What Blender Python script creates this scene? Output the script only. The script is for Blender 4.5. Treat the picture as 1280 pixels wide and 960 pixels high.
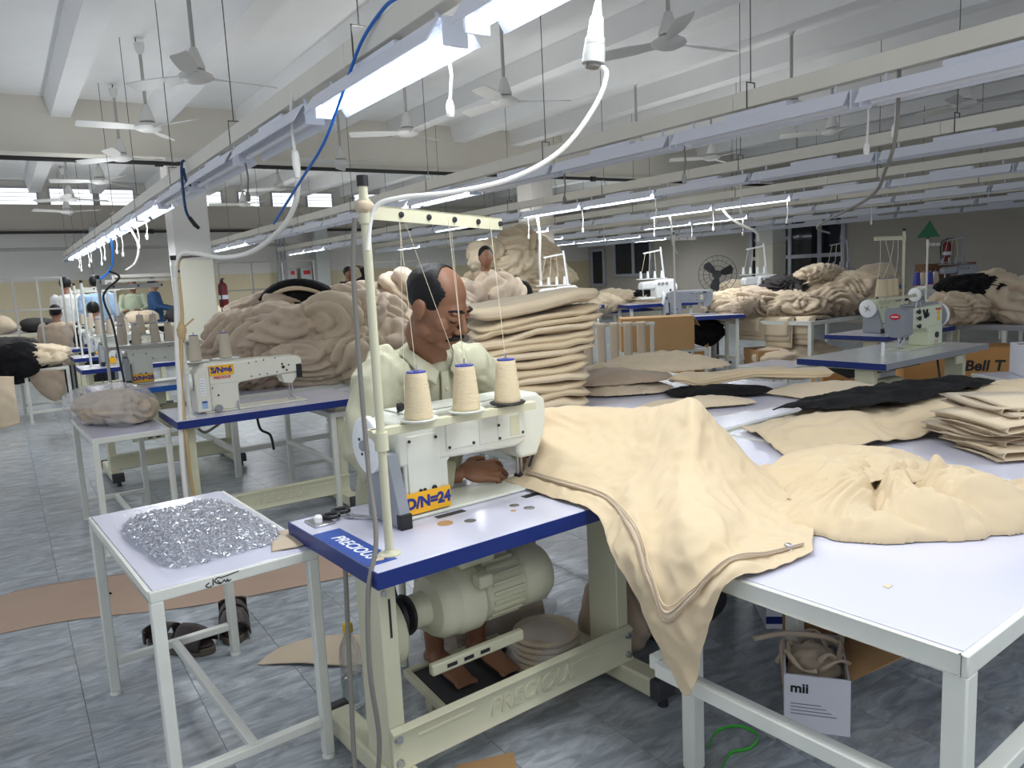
import bpy, bmesh, math, random
from mathutils import Vector, Matrix, Euler, noise
from math import sin, cos, pi, radians, sqrt

SC = bpy.context.scene
COL = SC.collection
for _o in list(bpy.data.objects):
    bpy.data.objects.remove(_o, do_unlink=True)

# ------------------------------------------------------------------ camera
CAM_H = 1.42
_yaw, _pitch, _roll = radians(33.3), radians(-8.0), radians(2.79)
_F = Vector((sin(_yaw) * cos(_pitch), cos(_yaw) * cos(_pitch), sin(_pitch)))
_R0 = Vector((cos(_yaw), -sin(_yaw), 0)); _U0 = _R0.cross(_F)
_R = cos(_roll) * _R0 - sin(_roll) * _U0
_U = cos(_roll) * _U0 + sin(_roll) * _R0
_cd = bpy.data.cameras.new('camera')
_cd.sensor_width = 36.0
_cd.lens = 36.0 * 960.0 / 1280.0
_cd.clip_start = 0.05
_cam = bpy.data.objects.new('camera', _cd)
COL.objects.link(_cam)
_m = Matrix((_R, _U, -_F)).transposed().to_4x4()
_m.translation = Vector((0, 0, CAM_H))
_cam.matrix_world = _m
SC.camera = _cam

# ------------------------------------------------------------------ world, exposure
_w = bpy.data.worlds.new('world'); SC.world = _w
_w.use_nodes = True
_w.node_tree.nodes['Background'].inputs[0].default_value = (0.75, 0.80, 0.9, 1)
_w.node_tree.nodes['Background'].inputs[1].default_value = 0.58
SC.view_settings.view_transform = 'Standard'
SC.view_settings.look = 'None'
SC.view_settings.gamma = 1.0
SC.view_settings.use_curve_mapping = False
SC.view_settings.exposure = 0.46
LAMP_W = 5.2          # radiant power of one lit tube fitting

# ------------------------------------------------------------------ materials
MAT = {}
def srgb(r, g, b):
    f = lambda c: (c / 255 / 12.92) if c / 255 <= 0.04045 else ((c / 255 + 0.055) / 1.055) ** 2.4
    return (f(r), f(g), f(b), 1)

def mat(name, col, rough=0.5, metal=0.0, var=0.0, vscale=8.0, bump=0.0, bscale=60.0, spec=None,
        emit=None, estr=0.0, alpha=1.0, trans=0.0, coat=0.0, sheen=0.0, col2=None, stretch=(1, 1, 1), detail=4.0):
    m = bpy.data.materials.new(name); m.use_nodes = True
    nt = m.node_tree; b = nt.nodes['Principled BSDF']
    c = srgb(*col)
    b.inputs['Base Color'].default_value = c
    b.inputs['Roughness'].default_value = rough
    b.inputs['Metallic'].default_value = metal
    if spec is not None: b.inputs['Specular IOR Level'].default_value = spec
    if coat: b.inputs['Coat Weight'].default_value = coat; b.inputs['Coat Roughness'].default_value = 0.08
    if sheen: b.inputs['Sheen Weight'].default_value = sheen
    if trans: b.inputs['Transmission Weight'].default_value = trans
    if alpha < 1: b.inputs['Alpha'].default_value = alpha
    if emit:
        b.inputs['Emission Color'].default_value = srgb(*emit); b.inputs['Emission Strength'].default_value = estr
    tc = None
    if var or bump:
        tc = nt.nodes.new('ShaderNodeTexCoord')
        mp = nt.nodes.new('ShaderNodeMapping'); mp.inputs['Scale'].default_value = stretch
        nt.links.new(tc.outputs['Object'], mp.inputs['Vector'])
    if var:
        n = nt.nodes.new('ShaderNodeTexNoise'); n.inputs['Scale'].default_value = vscale; n.inputs['Detail'].default_value = detail
        nt.links.new(mp.outputs[0], n.inputs['Vector'])
        r = nt.nodes.new('ShaderNodeValToRGB')
        c2 = srgb(*col2) if col2 else tuple(x * (1 - var) for x in c[:3]) + (1,)
        r.color_ramp.elements[0].position = 0.32; r.color_ramp.elements[1].position = 0.62
        r.color_ramp.elements[0].color = c2; r.color_ramp.elements[1].color = c
        nt.links.new(n.outputs['Fac'], r.inputs['Fac']); nt.links.new(r.outputs['Color'], b.inputs['Base Color'])
    if bump:
        n2 = nt.nodes.new('ShaderNodeTexNoise'); n2.inputs['Scale'].default_value = bscale; n2.inputs['Detail'].default_value = 3
        nt.links.new(mp.outputs[0], n2.inputs['Vector'])
        bp = nt.nodes.new('ShaderNodeBump'); bp.inputs['Strength'].default_value = bump; bp.inputs['Distance'].default_value = 0.01
        nt.links.new(n2.outputs['Fac'], bp.inputs['Height']); nt.links.new(bp.outputs['Normal'], b.inputs['Normal'])
    MAT[name] = m
    return m

mat('ceiling', (234, 234, 232), 0.8, var=0.06, vscale=1.2)
mat('beam_paint', (216, 211, 198), 0.7, var=0.05, vscale=1.0)
mat('wall_upper', (222, 219, 212), 0.7, var=0.06, vscale=0.8)
mat('wall_lower', (214, 201, 166), 0.55, var=0.06, vscale=0.8)
mat('column_cream', (222, 219, 200), 0.5, var=0.04, vscale=1)
mat('wall_shaded', (176, 170, 158), 0.7, var=0.08, vscale=0.7)  # wall paint darkened: shade of the unlit right wall and far beam
mat('trunk_white', (226, 222, 208), 0.45, var=0.05, vscale=3)
mat('lamp_white', (225, 228, 238), 0.35)
mat('lamp_tube', (240, 245, 255), 0.3, emit=(232, 242, 255), estr=9.0)
mat('tube_off', (228, 230, 235), 0.3)
mat('lamp_cap', (225, 230, 240), 0.35)
mat('wire', (70, 68, 66), 0.6)
mat('rod', (168, 166, 160), 0.45)
mat('fan_white', (214, 213, 208), 0.4)
mat('fan_brown', (140, 100, 86), 0.5)
mat('pipe_black', (38, 36, 36), 0.5)
mat('cable_white', (232, 230, 222), 0.5)
mat('cable_grey', (128, 124, 116), 0.5)
mat('cable_black', (30, 30, 32), 0.5)
mat('cable_blue', (30, 105, 190), 0.45)
mat('cable_navy', (32, 66, 112), 0.45)
mat('cable_tan', (196, 168, 122), 0.6)
mat('plug_grey', (158, 158, 155), 0.45)
mat('top_white', (206, 206, 221), 0.18, spec=0.5, var=0.025, vscale=2.0)
mat('top_grey', (206, 210, 214), 0.2, var=0.04, vscale=3)
mat('blue_edge', (20, 42, 112), 0.35)
mat('blue_edge_light', (28, 92, 178), 0.35)
mat('blue_plate', (36, 74, 158), 0.3)
mat('cream_metal', (206, 203, 174), 0.4, var=0.04, vscale=6)
mat('white_metal', (218, 219, 209), 0.4, var=0.05, vscale=9)
mat('grey_metal', (150, 152, 156), 0.38, metal=0.35)
mat('steel', (190, 190, 192), 0.25, metal=0.9)
mat('dark_metal', (52, 52, 56), 0.4, metal=0.5)
mat('black', (22, 22, 24), 0.5)
mat('rubber', (58, 58, 60), 0.7)
mat('machine_white', (214, 216, 204), 0.32, var=0.03, vscale=8)
mat('machine_cream', (224, 222, 206), 0.32, var=0.03, vscale=8)
mat('machine_grey', (142, 146, 152), 0.35)
mat('machine_green', (214, 219, 192), 0.34, var=0.03, vscale=8)
mat('wheel_white', (236, 238, 236), 0.35)
mat('label_yellow', (240, 178, 32), 0.5)
mat('label_blue', (26, 46, 128), 0.5)
mat('print_red', (196, 40, 44), 0.5)
mat('print_white', (235, 238, 245), 0.5)
mat('print_black', (24, 22, 22), 0.6)
mat('emblem_red', (205, 34, 56), 0.4)
mat('thread', (226, 208, 172), 0.85, bump=0.5, bscale=220, stretch=(0.15, 0.15, 3.0))
mat('thread_grey', (196, 184, 164), 0.85, bump=0.5, bscale=220, stretch=(0.15, 0.15, 3.0))
mat('thread_line', (232, 222, 196), 0.8)
mat('cone_blue', (44, 52, 140), 0.5)
mat('cloth', (206, 186, 152), 0.85, sheen=0.15, var=0.05, vscale=4, bump=0.12, bscale=500)
mat('cloth_pale', (212, 194, 164), 0.85, sheen=0.15, var=0.06, vscale=4, bump=0.12, bscale=400)
mat('cloth_tan', (198, 180, 154), 0.88, sheen=0.15, var=0.08, vscale=3, bump=0.12, bscale=400)
mat('cloth_taupe', (200, 181, 158), 0.88, sheen=0.15, var=0.10, vscale=3, bump=0.15, bscale=300)
mat('cloth_brown', (174, 155, 134), 0.88, sheen=0.15, var=0.10, vscale=3, bump=0.15, bscale=300)
mat('cloth_black', (14, 13, 15), 0.8, spec=0.25)
mat('cloth_dark', (46, 43, 42), 0.85)
mat('shirt', (184, 182, 156), 0.85, var=0.05, vscale=6, bump=0.12, bscale=300)
mat('shirt_white', (222, 222, 216), 0.8)
mat('shirt_blue', (150, 178, 206), 0.8)
mat('shirt_teal', (30, 66, 104), 0.8)
mat('shirt_sage', (164, 172, 146), 0.8)
mat('shirt_taupe', (176, 158, 132), 0.8)
mat('shirt_black', (24, 26, 34), 0.8)
mat('trouser_dark', (44, 44, 52), 0.85)
mat('skin', (132, 92, 68), 0.5, var=0.10, vscale=14, spec=0.4)
mat('skin_far', (140, 100, 78), 0.55)
mat('lips', (128, 72, 58), 0.5)
mat('hair', (10, 8, 8), 0.5, spec=0.3, bump=0.25, bscale=260)
mat('eye_white', (215, 205, 196), 0.3)
mat('iris', (38, 24, 18), 0.2)
mat('cardboard', (176, 138, 92), 0.8, var=0.06, vscale=5)
mat('cardboard_orange', (190, 138, 78), 0.75, var=0.06, vscale=5)
mat('cardboard_dark', (118, 88, 62), 0.85)
mat('kraft', (178, 152, 132), 0.75, var=0.05, vscale=3)
mat('carton_white', (230, 230, 236), 0.5)
mat('bottle_plastic', (235, 240, 240), 0.06, trans=0.9, alpha=0.45)
mat('cap_yellow', (226, 190, 30), 0.4)
mat('water', (225, 235, 235), 0.02, trans=1.0)
mat('film', (238, 240, 245), 0.08, alpha=0.13, spec=0.9)
mat('film_dense', (226, 224, 222), 0.12, alpha=0.28, spec=0.9)
mat('rivet_metal', (206, 208, 214), 0.24, metal=0.9)
mat('leather', (44, 34, 30), 0.45, bump=0.2, bscale=120)
mat('sole', (96, 86, 74), 0.7)
mat('strap_green', (60, 168, 52), 0.45)
mat('extinguisher', (120, 18, 28), 0.35)
mat('green_flag', (28, 92, 56), 0.7)
mat('window_frame', (172, 176, 184), 0.4, metal=0.2)
mat('glass_dark', (26, 30, 40), 0.06, spec=0.6)
mat('window_bright', (245, 248, 250), 0.4, emit=(236, 240, 242), estr=0.9)
mat('panel_grey', (176, 180, 176), 0.5)
mat('table_red', (170, 70, 58), 0.5)
mat('table_teal', (40, 116, 156), 0.45)
mat('ware_blue', (36, 78, 140), 0.5)
mat('grout', (96, 98, 98), 0.8)

def marble(name, far=False):
    m = bpy.data.materials.new(name); m.use_nodes = True
    nt = m.node_tree; b = nt.nodes['Principled BSDF']
    g = nt.nodes.new('ShaderNodeNewGeometry')
    oi = nt.nodes.new('ShaderNodeObjectInfo')
    mp = nt.nodes.new('ShaderNodeMapping'); mp.inputs['Scale'].default_value = (1.0, 3.2, 1.0)
    mp.inputs['Rotation'].default_value = (0, 0, radians(24))
    ad = nt.nodes.new('ShaderNodeVectorMath'); ad.operation = 'MULTIPLY_ADD'
    ad.inputs[1].default_value = (1, 1, 1)
    cmb = nt.nodes.new('ShaderNodeCombineXYZ')
    mu = nt.nodes.new('ShaderNodeMath'); mu.operation = 'MULTIPLY'; mu.inputs[1].default_value = 0.0 if far else 40.0
    nt.links.new(oi.outputs['Random'], mu.inputs[0])
    nt.links.new(mu.outputs[0], cmb.inputs['Z'])
    nt.links.new(g.outputs['Position'], ad.inputs[0]); nt.links.new(cmb.outputs[0], ad.inputs[2])
    nt.links.new(ad.outputs[0], mp.inputs['Vector'])
    n1 = nt.nodes.new('ShaderNodeTexNoise'); n1.inputs['Scale'].default_value = 5.5; n1.inputs['Detail'].default_value = 9
    n1.inputs['Roughness'].default_value = 0.66; n1.inputs['Distortion'].default_value = 1.1
    nt.links.new(mp.outputs[0], n1.inputs['Vector'])
    r = nt.nodes.new('ShaderNodeValToRGB')
    e = r.color_ramp.elements
    e[0].position = 0.30; e[0].color = srgb(120, 126, 130)
    e[1].position = 0.74; e[1].color = srgb(202, 207, 210)
    x = e.new(0.47); x.color = srgb(150, 156, 160)
    x = e.new(0.58); x.color = srgb(172, 178, 182)
    nt.links.new(n1.outputs['Fac'], r.inputs['Fac'])
    # light dirt patches
    n2 = nt.nodes.new('ShaderNodeTexNoise'); n2.inputs['Scale'].default_value = 2.3; n2.inputs['Detail'].default_value = 6
    nt.links.new(g.outputs['Position'], n2.inputs['Vector'])
    r2 = nt.nodes.new('ShaderNodeValToRGB'); r2.color_ramp.elements[0].position = 0.56; r2.color_ramp.elements[1].position = 0.74
    nt.links.new(n2.outputs['Fac'], r2.inputs['Fac'])
    mx = nt.nodes.new('ShaderNodeMix'); mx.data_type = 'RGBA'
    ms = nt.nodes.new('ShaderNodeMath'); ms.operation = 'MULTIPLY'; ms.inputs[1].default_value = 0.35
    nt.links.new(r2.outputs['Color'], ms.inputs[0]); nt.links.new(ms.outputs[0], mx.inputs['Factor'])
    nt.links.new(r.outputs['Color'], mx.inputs['A']); mx.inputs['B'].default_value = srgb(150, 144, 130)
    out = mx.outputs['Result']
    if far:
        bk = nt.nodes.new('ShaderNodeTexBrick'); bk.offset = 0.0
        bk.inputs['Scale'].default_value = 1.0; bk.inputs['Brick Width'].default_value = 0.34; bk.inputs['Row Height'].default_value = 0.68
        bk.inputs['Mortar Size'].default_value = 0.004
        bk.inputs['Color1'].default_value = (1, 1, 1, 1); bk.inputs['Color2'].default_value = (0.86, 0.86, 0.86, 1); bk.inputs['Mortar'].default_value = (0.72, 0.72, 0.72, 1)
        mp2 = nt.nodes.new('ShaderNodeMapping'); mp2.inputs['Location'].default_value = (-0.09, -0.02, 0)
        nt.links.new(g.outputs['Position'], mp2.inputs['Vector']); nt.links.new(mp2.outputs[0], bk.inputs['Vector'])
        ml = nt.nodes.new('ShaderNodeMix'); ml.data_type = 'RGBA'; ml.blend_type = 'MULTIPLY'; ml.inputs['Factor'].default_value = 1
        nt.links.new(out, ml.inputs['A']); nt.links.new(bk.outputs['Color'], ml.inputs['B']); out = ml.outputs['Result']
    nt.links.new(out, b.inputs['Base Color'])
    b.inputs['Roughness'].default_value = 0.28
    b.inputs['Specular IOR Level'].default_value = 0.35
    MAT[name] = m
marble('marble'); marble('marble_far', True)

# ------------------------------------------------------------------ mesh helpers
class MB:
    def __init__(s):
        s.v = []; s.f = []
    def add(s, vs, fs):
        k = len(s.v); s.v += [tuple(p) for p in vs]; s.f += [tuple(i + k for i in f) for f in fs]; return s
    def box(s, x0, x1, y0, y1, z0, z1, M=None):
        vs = [Vector(p) for p in ((x0, y0, z0), (x1, y0, z0), (x1, y1, z0), (x0, y1, z0), (x0, y0, z1), (x1, y0, z1), (x1, y1, z1), (x0, y1, z1))]
        if M is not None: vs = [M @ p for p in vs]
        return s.add(vs, [(0, 3, 2, 1), (4, 5, 6, 7), (0, 1, 5, 4), (1, 2, 6, 5), (2, 3, 7, 6), (3, 0, 4, 7)])
    def hexa(s, bottom, top):            # two quads, counterclockwise from above
        return s.add(list(bottom) + list(top), [(0, 3, 2, 1), (4, 5, 6, 7), (0, 1, 5, 4), (1, 2, 6, 5), (2, 3, 7, 6), (3, 0, 4, 7)])
    def bar(s, p0, p1, w, h=None, up=(0, 0, 1)):   # rectangular bar between two points
        h = h or w; p0 = Vector(p0); p1 = Vector(p1); d = (p1 - p0).normalized()
        u = Vector(up)
        if abs(d.dot(u)) > 0.97: u = Vector((1, 0, 0)) if abs(d.x) < 0.9 else Vector((0, 1, 0))
        a = d.cross(u).normalized(); c = a.cross(d).normalized()
        q = lambda p: [p + a * (-w / 2) + c * (-h / 2), p + a * (w / 2) + c * (-h / 2), p + a * (w / 2) + c * (h / 2), p + a * (-w / 2) + c * (h / 2)]
        return s.add(q(p0) + q(p1), [(0, 1, 2, 3), (7, 6, 5, 4), (0, 4, 5, 1), (1, 5, 6, 2), (2, 6, 7, 3), (3, 7, 4, 0)])
    def cyl(s, p0, p1, r0, r1=None, n=14, cap=True):
        return s.tube([p0, p1], [r0, r0 if r1 is None else r1], n, cap)
    def tube(s, pts, r, n=8, cap=True):
        pts = [Vector(p) for p in pts]; m = len(pts)
        rs = r if isinstance(r, (list, tuple)) else [r] * m
        t0 = (pts[1] - pts[0]).normalized()
        u = Vector((0, 0, 1)) if abs(t0.z) < 0.9 else Vector((1, 0, 0))
        a = t0.cross(u).normalized(); vs = []; fs = []
        for i, p in enumerate(pts):
            t = (pts[min(i + 1, m - 1)] - pts[max(i - 1, 0)])
            t = t.normalized() if t.length > 1e-9 else t0
            a = (a - t * a.dot(t)); a = a.normalized() if a.length > 1e-6 else t.orthogonal().normalized()
            b = t.cross(a)
            for k in range(n):
                an = 2 * pi * k / n; vs.append(p + (a * cos(an) + b * sin(an)) * rs[i])
        for i in range(m - 1):
            for k in range(n):
                k2 = (k + 1) % n; fs.append((i * n + k, i * n + k2, (i + 1) * n + k2, (i + 1) * n + k))
        if cap:
            fs.append(tuple(reversed(range(n)))); fs.append(tuple((m - 1) * n + k for k in range(n)))
        return s.add(vs, fs)
    def lathe(s, prof, n=20, o=(0, 0, 0), axis='z'):
        vs = []; fs = []; o = Vector(o)
        for r, z in prof:
            for k in range(n):
                a = 2 * pi * k / n; x, y = r * cos(a), r * sin(a)
                p = {'z': (x, y, z), 'x': (z, x, y), 'y': (y, z, x)}[axis]; vs.append(o + Vector(p))
        m = len(prof)
        for i in range(m - 1):
            for k in range(n):
                k2 = (k + 1) % n; fs.append((i * n + k, i * n + k2, (i + 1) * n + k2, (i + 1) * n + k))
        fs.append(tuple(reversed(range(n)))); fs.append(tuple((m - 1) * n + k for k in range(n)))
        return s.add(vs, fs)
    def prism(s, poly, a, d0, d1):       # polygon in the plane across axis a, extruded from d0 to d1
        n = len(poly); mk = {'x': lambda p, d: (d, p[0], p[1]), 'y': lambda p, d: (p[0], d, p[1]), 'z': lambda p, d: (p[0], p[1], d)}[a]
        vs = [mk(p, d0) for p in poly] + [mk(p, d1) for p in poly]
        fs = [tuple(reversed(range(n))), tuple(range(n, 2 * n))] + [(i, (i + 1) % n, n + (i + 1) % n, n + i) for i in range(n)]
        return s.add(vs, fs)
    def ball(s, c, r, n=12, m=8, M=None):
        c = Vector(c); rr = r if isinstance(r, (tuple, list)) else (r, r, r); vs = []; fs = []
        for i in range(m + 1):
            th = pi * i / m
            for k in range(n):
                ph = 2 * pi * k / n
                p = Vector((rr[0] * sin(th) * cos(ph), rr[1] * sin(th) * sin(ph), rr[2] * cos(th)))
                vs.append(c + (M @ p if M is not None else p))
        for i in range(m):
            for k in range(n):
                k2 = (k + 1) % n; fs.append((i * n + k, (i + 1) * n + k, (i + 1) * n + k2, i * n + k2))
        return s.add(vs, fs)
    def mesh(s, name, sharp=35, merge=True):
        me = bpy.data.meshes.new(name); me.from_pydata(s.v, [], s.f)
        bm = bmesh.new(); bm.from_mesh(me)
        if merge: bmesh.ops.remove_doubles(bm, verts=bm.verts, dist=1e-6)
        bmesh.ops.recalc_face_normals(bm, faces=bm.faces)
        bm.to_mesh(me); bm.free()
        me.shade_smooth()
        if sharp < 180: me.set_sharp_from_angle(angle=radians(sharp))
        return me
    def build(s, name, m, parent=None, sharp=35, bevel=0, seg=2, solid=0, label=None):
        me = s.mesh(name, sharp)
        o = bpy.data.objects.new(name, me); COL.objects.link(o)
        me.materials.append(MAT[m] if isinstance(m, str) else m)
        if parent is not None: o.parent = parent
        if solid:
            md = o.modifiers.new('solid', 'SOLIDIFY'); md.thickness = solid; md.offset = 0
        if bevel:
            md = o.modifiers.new('bevel', 'BEVEL'); md.width = bevel; md.segments = seg; md.limit_method = 'ANGLE'; md.angle_limit = radians(40)
            md.harden_normals = False
        if label: o['label'] = label
        return o

def tag(o, label=None, cat=None, group=None, kind=None):
    if label: o['label'] = label
    if cat: o['category'] = cat
    if group: o['group'] = group
    if kind: o['kind'] = kind
    return o

def thing(name, label, cat, loc=(0, 0, 0), rz=0.0, group=None):
    o = bpy.data.objects.new(name, None); COL.objects.link(o)
    o.empty_display_size = 0.1
    o.location = loc; o.rotation_euler = (0, 0, rz)
    return tag(o, label, cat, group)

def kids(o):
    return [c for c in bpy.data.objects if c.parent == o]

def copy_tree(o, parent=None):
    c = o.copy(); COL.objects.link(c)
    if parent is not None: c.parent = parent
    for ch in list(o.children): copy_tree(ch, c)
    return c

def at(fr, x, y, z=0.0):      # local frame (ox, oy, yaw) to world
    ox, oy, a = fr
    return Vector((ox + x * cos(a) - y * sin(a), oy + x * sin(a) + y * cos(a), z))

def cat_rom(P, n):            # smooth polyline through points
    P = [Vector(p) for p in P]; out = []
    for i in range(len(P) - 1):
        p0, p1, p2, p3 = P[max(i - 1, 0)], P[i], P[i + 1], P[min(i + 2, len(P) - 1)]
        for k in range(n):
            t = k / n
            out.append(0.5 * ((2 * p1) + (p2 - p0) * t + (2 * p0 - 5 * p1 + 4 * p2 - p3) * t * t + (3 * p1 - p0 - 3 * p2 + p3) * t ** 3))
    out.append(P[-1]); return out

def cable(name, pts, r, m, label=None, cat=None, parent=None, sub=8, n=8, group=None):
    o = MB().tube(cat_rom(pts, sub), r, n).build(name, m, parent, 60)
    if label: tag(o, label, cat or 'cable', group)
    return o

_TXT = {}
def text(name, s, size, m, parent, M, depth=0.0005, shear=0.0, bold=0.0, label=None):
    key = (s, size, depth, shear, bold)
    if key not in _TXT:
        cu = bpy.data.curves.new('t', 'FONT'); cu.body = s; cu.size = size; cu.extrude = depth; cu.shear = shear; cu.offset = bold
        cu.align_x = 'CENTER'; cu.align_y = 'CENTER'; cu.resolution_u = 3
        ob = bpy.data.objects.new('t', cu); COL.objects.link(ob)
        dg = bpy.context.evaluated_depsgraph_get()
        me = bpy.data.meshes.new_from_object(ob.evaluated_get(dg))
        bpy.data.objects.remove(ob, do_unlink=True); me.name = 'lettering'
        me.materials.clear(); _TXT[key] = me
    me = _TXT[key].copy(); me.materials.append(MAT[m])
    o = bpy.data.objects.new(name, me); COL.objects.link(o)
    if parent is not None: o.parent = parent
    o.matrix_local = M
    if label: o['label'] = label
    return o

def face_M(origin, right, up):     # matrix that lays text with given right/up directions
    r = Vector(right).normalized(); u = Vector(up).normalized(); n = r.cross(u)
    M = Matrix((r, u, n)).transposed().to_4x4(); M.translation = Vector(origin); return M

# ---- fabric helpers
def crumple(name, c, size, seed, m, freq=2.2, amp=0.22, sub=4, flat=None, rz=0.0, parent=None, aniso=2.2, sharp=1.0):
    """heaped cloth: long rounded folds with tight valleys, running along wandering directions"""
    rnd = random.Random(seed)
    bm = bmesh.new(); bmesh.ops.create_icosphere(bm, subdivisions=sub, radius=1.0)
    off = Vector((rnd.uniform(-50, 50), rnd.uniform(-50, 50), rnd.uniform(-50, 50)))
    def rdir(zs=0.6):
        v = Vector((rnd.uniform(-1, 1), rnd.uniform(-1, 1), rnd.uniform(-1, 1) * zs)); return v.normalized()
    D = [rdir(), rdir(1.2), rdir(0.3)]
    Rz = Matrix.Rotation(rz, 3, 'Z'); S = Vector(size); smin = min(S); sm = Vector((S.x / smin, S.y / smin, S.z / smin)) * 0.75
    for v in bm.verts:
        p = v.co.copy(); w = Vector((p.x * sm.x, p.y * sm.y, p.z * sm.z))
        g = noise.noise(p * 1.15 + off)
        wv = Vector((noise.noise(w * 0.8 + off), noise.noise(w * 0.8 + off + Vector((9, 2, 4))), noise.noise(w * 0.8 + off + Vector((3, 7, 1)))))
        q = w + wv * 0.85
        f = []
        for k, d in enumerate(D):
            s = q.dot(d) * freq * (1.5, 2.3, 1.1)[k]
            f.append(abs(sin(s * pi * 0.62)) ** 0.62)
        mk = 0.5 + 0.5 * max(-1, min(1, noise.noise(w * 0.9 + off * 0.7) * 3.2))
        mk2 = 0.5 + 0.5 * max(-1, min(1, noise.noise(w * 0.7 + off * 1.3) * 3.0))
        d = (f[0] * mk + f[1] * (1 - mk)) * (0.45 + 0.55 * mk2) + f[2] * 0.45 * (1 - mk2)
        r = 1 + g * 0.30 + amp * (d - 0.55) + amp * 0.12 * noise.noise(w * 5 + off)
        p = Vector((p.x * S.x, p.y * S.y, p.z * S.z)) * r
        if flat is not None and p.z < -flat * S.z: p.z = -flat * S.z + (p.z + flat * S.z) * 0.04
        v.co = Rz @ p
    me = bpy.data.meshes.new(name); bm.to_mesh(me); bm.free(); me.shade_smooth()
    me.materials.append(MAT[m])
    o = bpy.data.objects.new(name, me); COL.objects.link(o); o.location = c
    if parent is not None: o.parent = parent
    return o

def heap_field(name, c, L, W, rz, hmax, seed, m, label, freq=5.0, depth=0.5, nx=110, ny=80, cat='cloth', group=None, lop=0.25, base=0.0015):
    """cloth lying in a loose heap on a surface: an irregular outline with long folds, as one closed skin"""
    rnd = random.Random(seed); off = Vector((rnd.uniform(-40, 40), rnd.uniform(-40, 40), 0))
    a0 = rnd.uniform(0, pi); vs = []; fs = []
    def H(u, v):
        x, y = u * L / 2, v * W / 2; P = Vector((x, y, 0)) * freq
        rr = (abs(u) ** 2.6 + abs(v) ** 2.6) ** (1 / 2.6)
        ang = math.atan2(v, u)
        edge = 1 - lop * (0.5 + 0.5 * noise.noise(Vector((cos(ang) * 1.6, sin(ang) * 1.6, seed)))) - 0.07 * noise.noise(Vector((cos(ang) * 6, sin(ang) * 6, seed)))
        e = max(0.0, 1 - (rr / edge) ** 2)
        w = Vector((noise.noise(P * 0.45 + off), noise.noise(P * 0.45 + off + Vector((5, 5, 5))), 0)) * 1.5
        q = P + w
        aa = a0 + 1.3 * noise.noise(P * 0.25 + off)
        s1 = q.x * cos(aa) + q.y * sin(aa); s2 = -q.x * sin(aa * 0.7 + 1) + q.y * cos(aa * 0.7 + 1)
        f1 = abs(sin(s1 * 1.5)) ** 0.8; f2 = abs(sin(s2 * 2.2 + 1)) ** 0.8
        mk = 0.5 + 0.5 * max(-1, min(1, 3 * noise.noise(P * 0.4 + off * 0.6)))
        f = f1 * mk + f2 * (1 - mk)
        big = 0.75 + 0.5 * noise.noise(P * 0.3 + off * 0.3)
        fine = (abs(noise.noise(q * 1.7 + off)) - 0.25) * 0.28 + (abs(noise.noise(q * 3.6 + off)) - 0.25) * 0.10
        return e, hmax * (e ** 0.58) * max(0.12, big * (1 - depth) + depth * f * big + fine)
    Rz = Matrix.Rotation(rz, 3, 'Z'); C0 = Vector(c); idx = {}
    grid = [[H(-1 + 2 * i / nx, -1 + 2 * j / ny) for i in range(nx + 1)] for j in range(ny + 1)]
    def vert(i, j, top):
        k = (i, j, top)
        if k not in idx:
            e, h = grid[j][i]; idx[k] = len(vs)
            vs.append(C0 + Rz @ Vector(((-1 + 2 * i / nx) * L / 2, (-1 + 2 * j / ny) * W / 2, base + (h if top else 0.0))))
        return idx[k]
    ins = lambda i, j: all(grid[j + b][i + a][0] > 0 for a in (0, 1) for b in (0, 1))
    cells = {(i, j) for j in range(ny) for i in range(nx) if ins(i, j)}
    for i, j in cells:
        fs.append((vert(i, j, 1), vert(i + 1, j, 1), vert(i + 1, j + 1, 1), vert(i, j + 1, 1)))
        for (di, dj, a, b) in ((0, -1, (0, 0), (1, 0)), (1, 0, (1, 0), (1, 1)), (0, 1, (1, 1), (0, 1)), (-1, 0, (0, 1), (0, 0))):
            if (i + di, j + dj) not in cells:
                fs.append((vert(i + a[0], j + a[1], 0), vert(i + b[0], j + b[1], 0), vert(i + b[0], j + b[1], 1), vert(i + a[0], j + a[1], 1)))
    bb = MB(); bb.v = [tuple(p) for p in vs]; bb.f = fs
    o = bb.build(name, m, None, 180)
    md = o.modifiers.new('s', 'SMOOTH'); md.factor = 0.5; md.iterations = 2
    return tag(o, label, cat, group)

def bicubic(G, nu, nv):
    rows = [cat_rom(r, nu) for r in G]
    cols = list(zip(*rows)); cols = [cat_rom(c, nv) for c in cols]
    return [list(r) for r in zip(*cols)]

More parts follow.
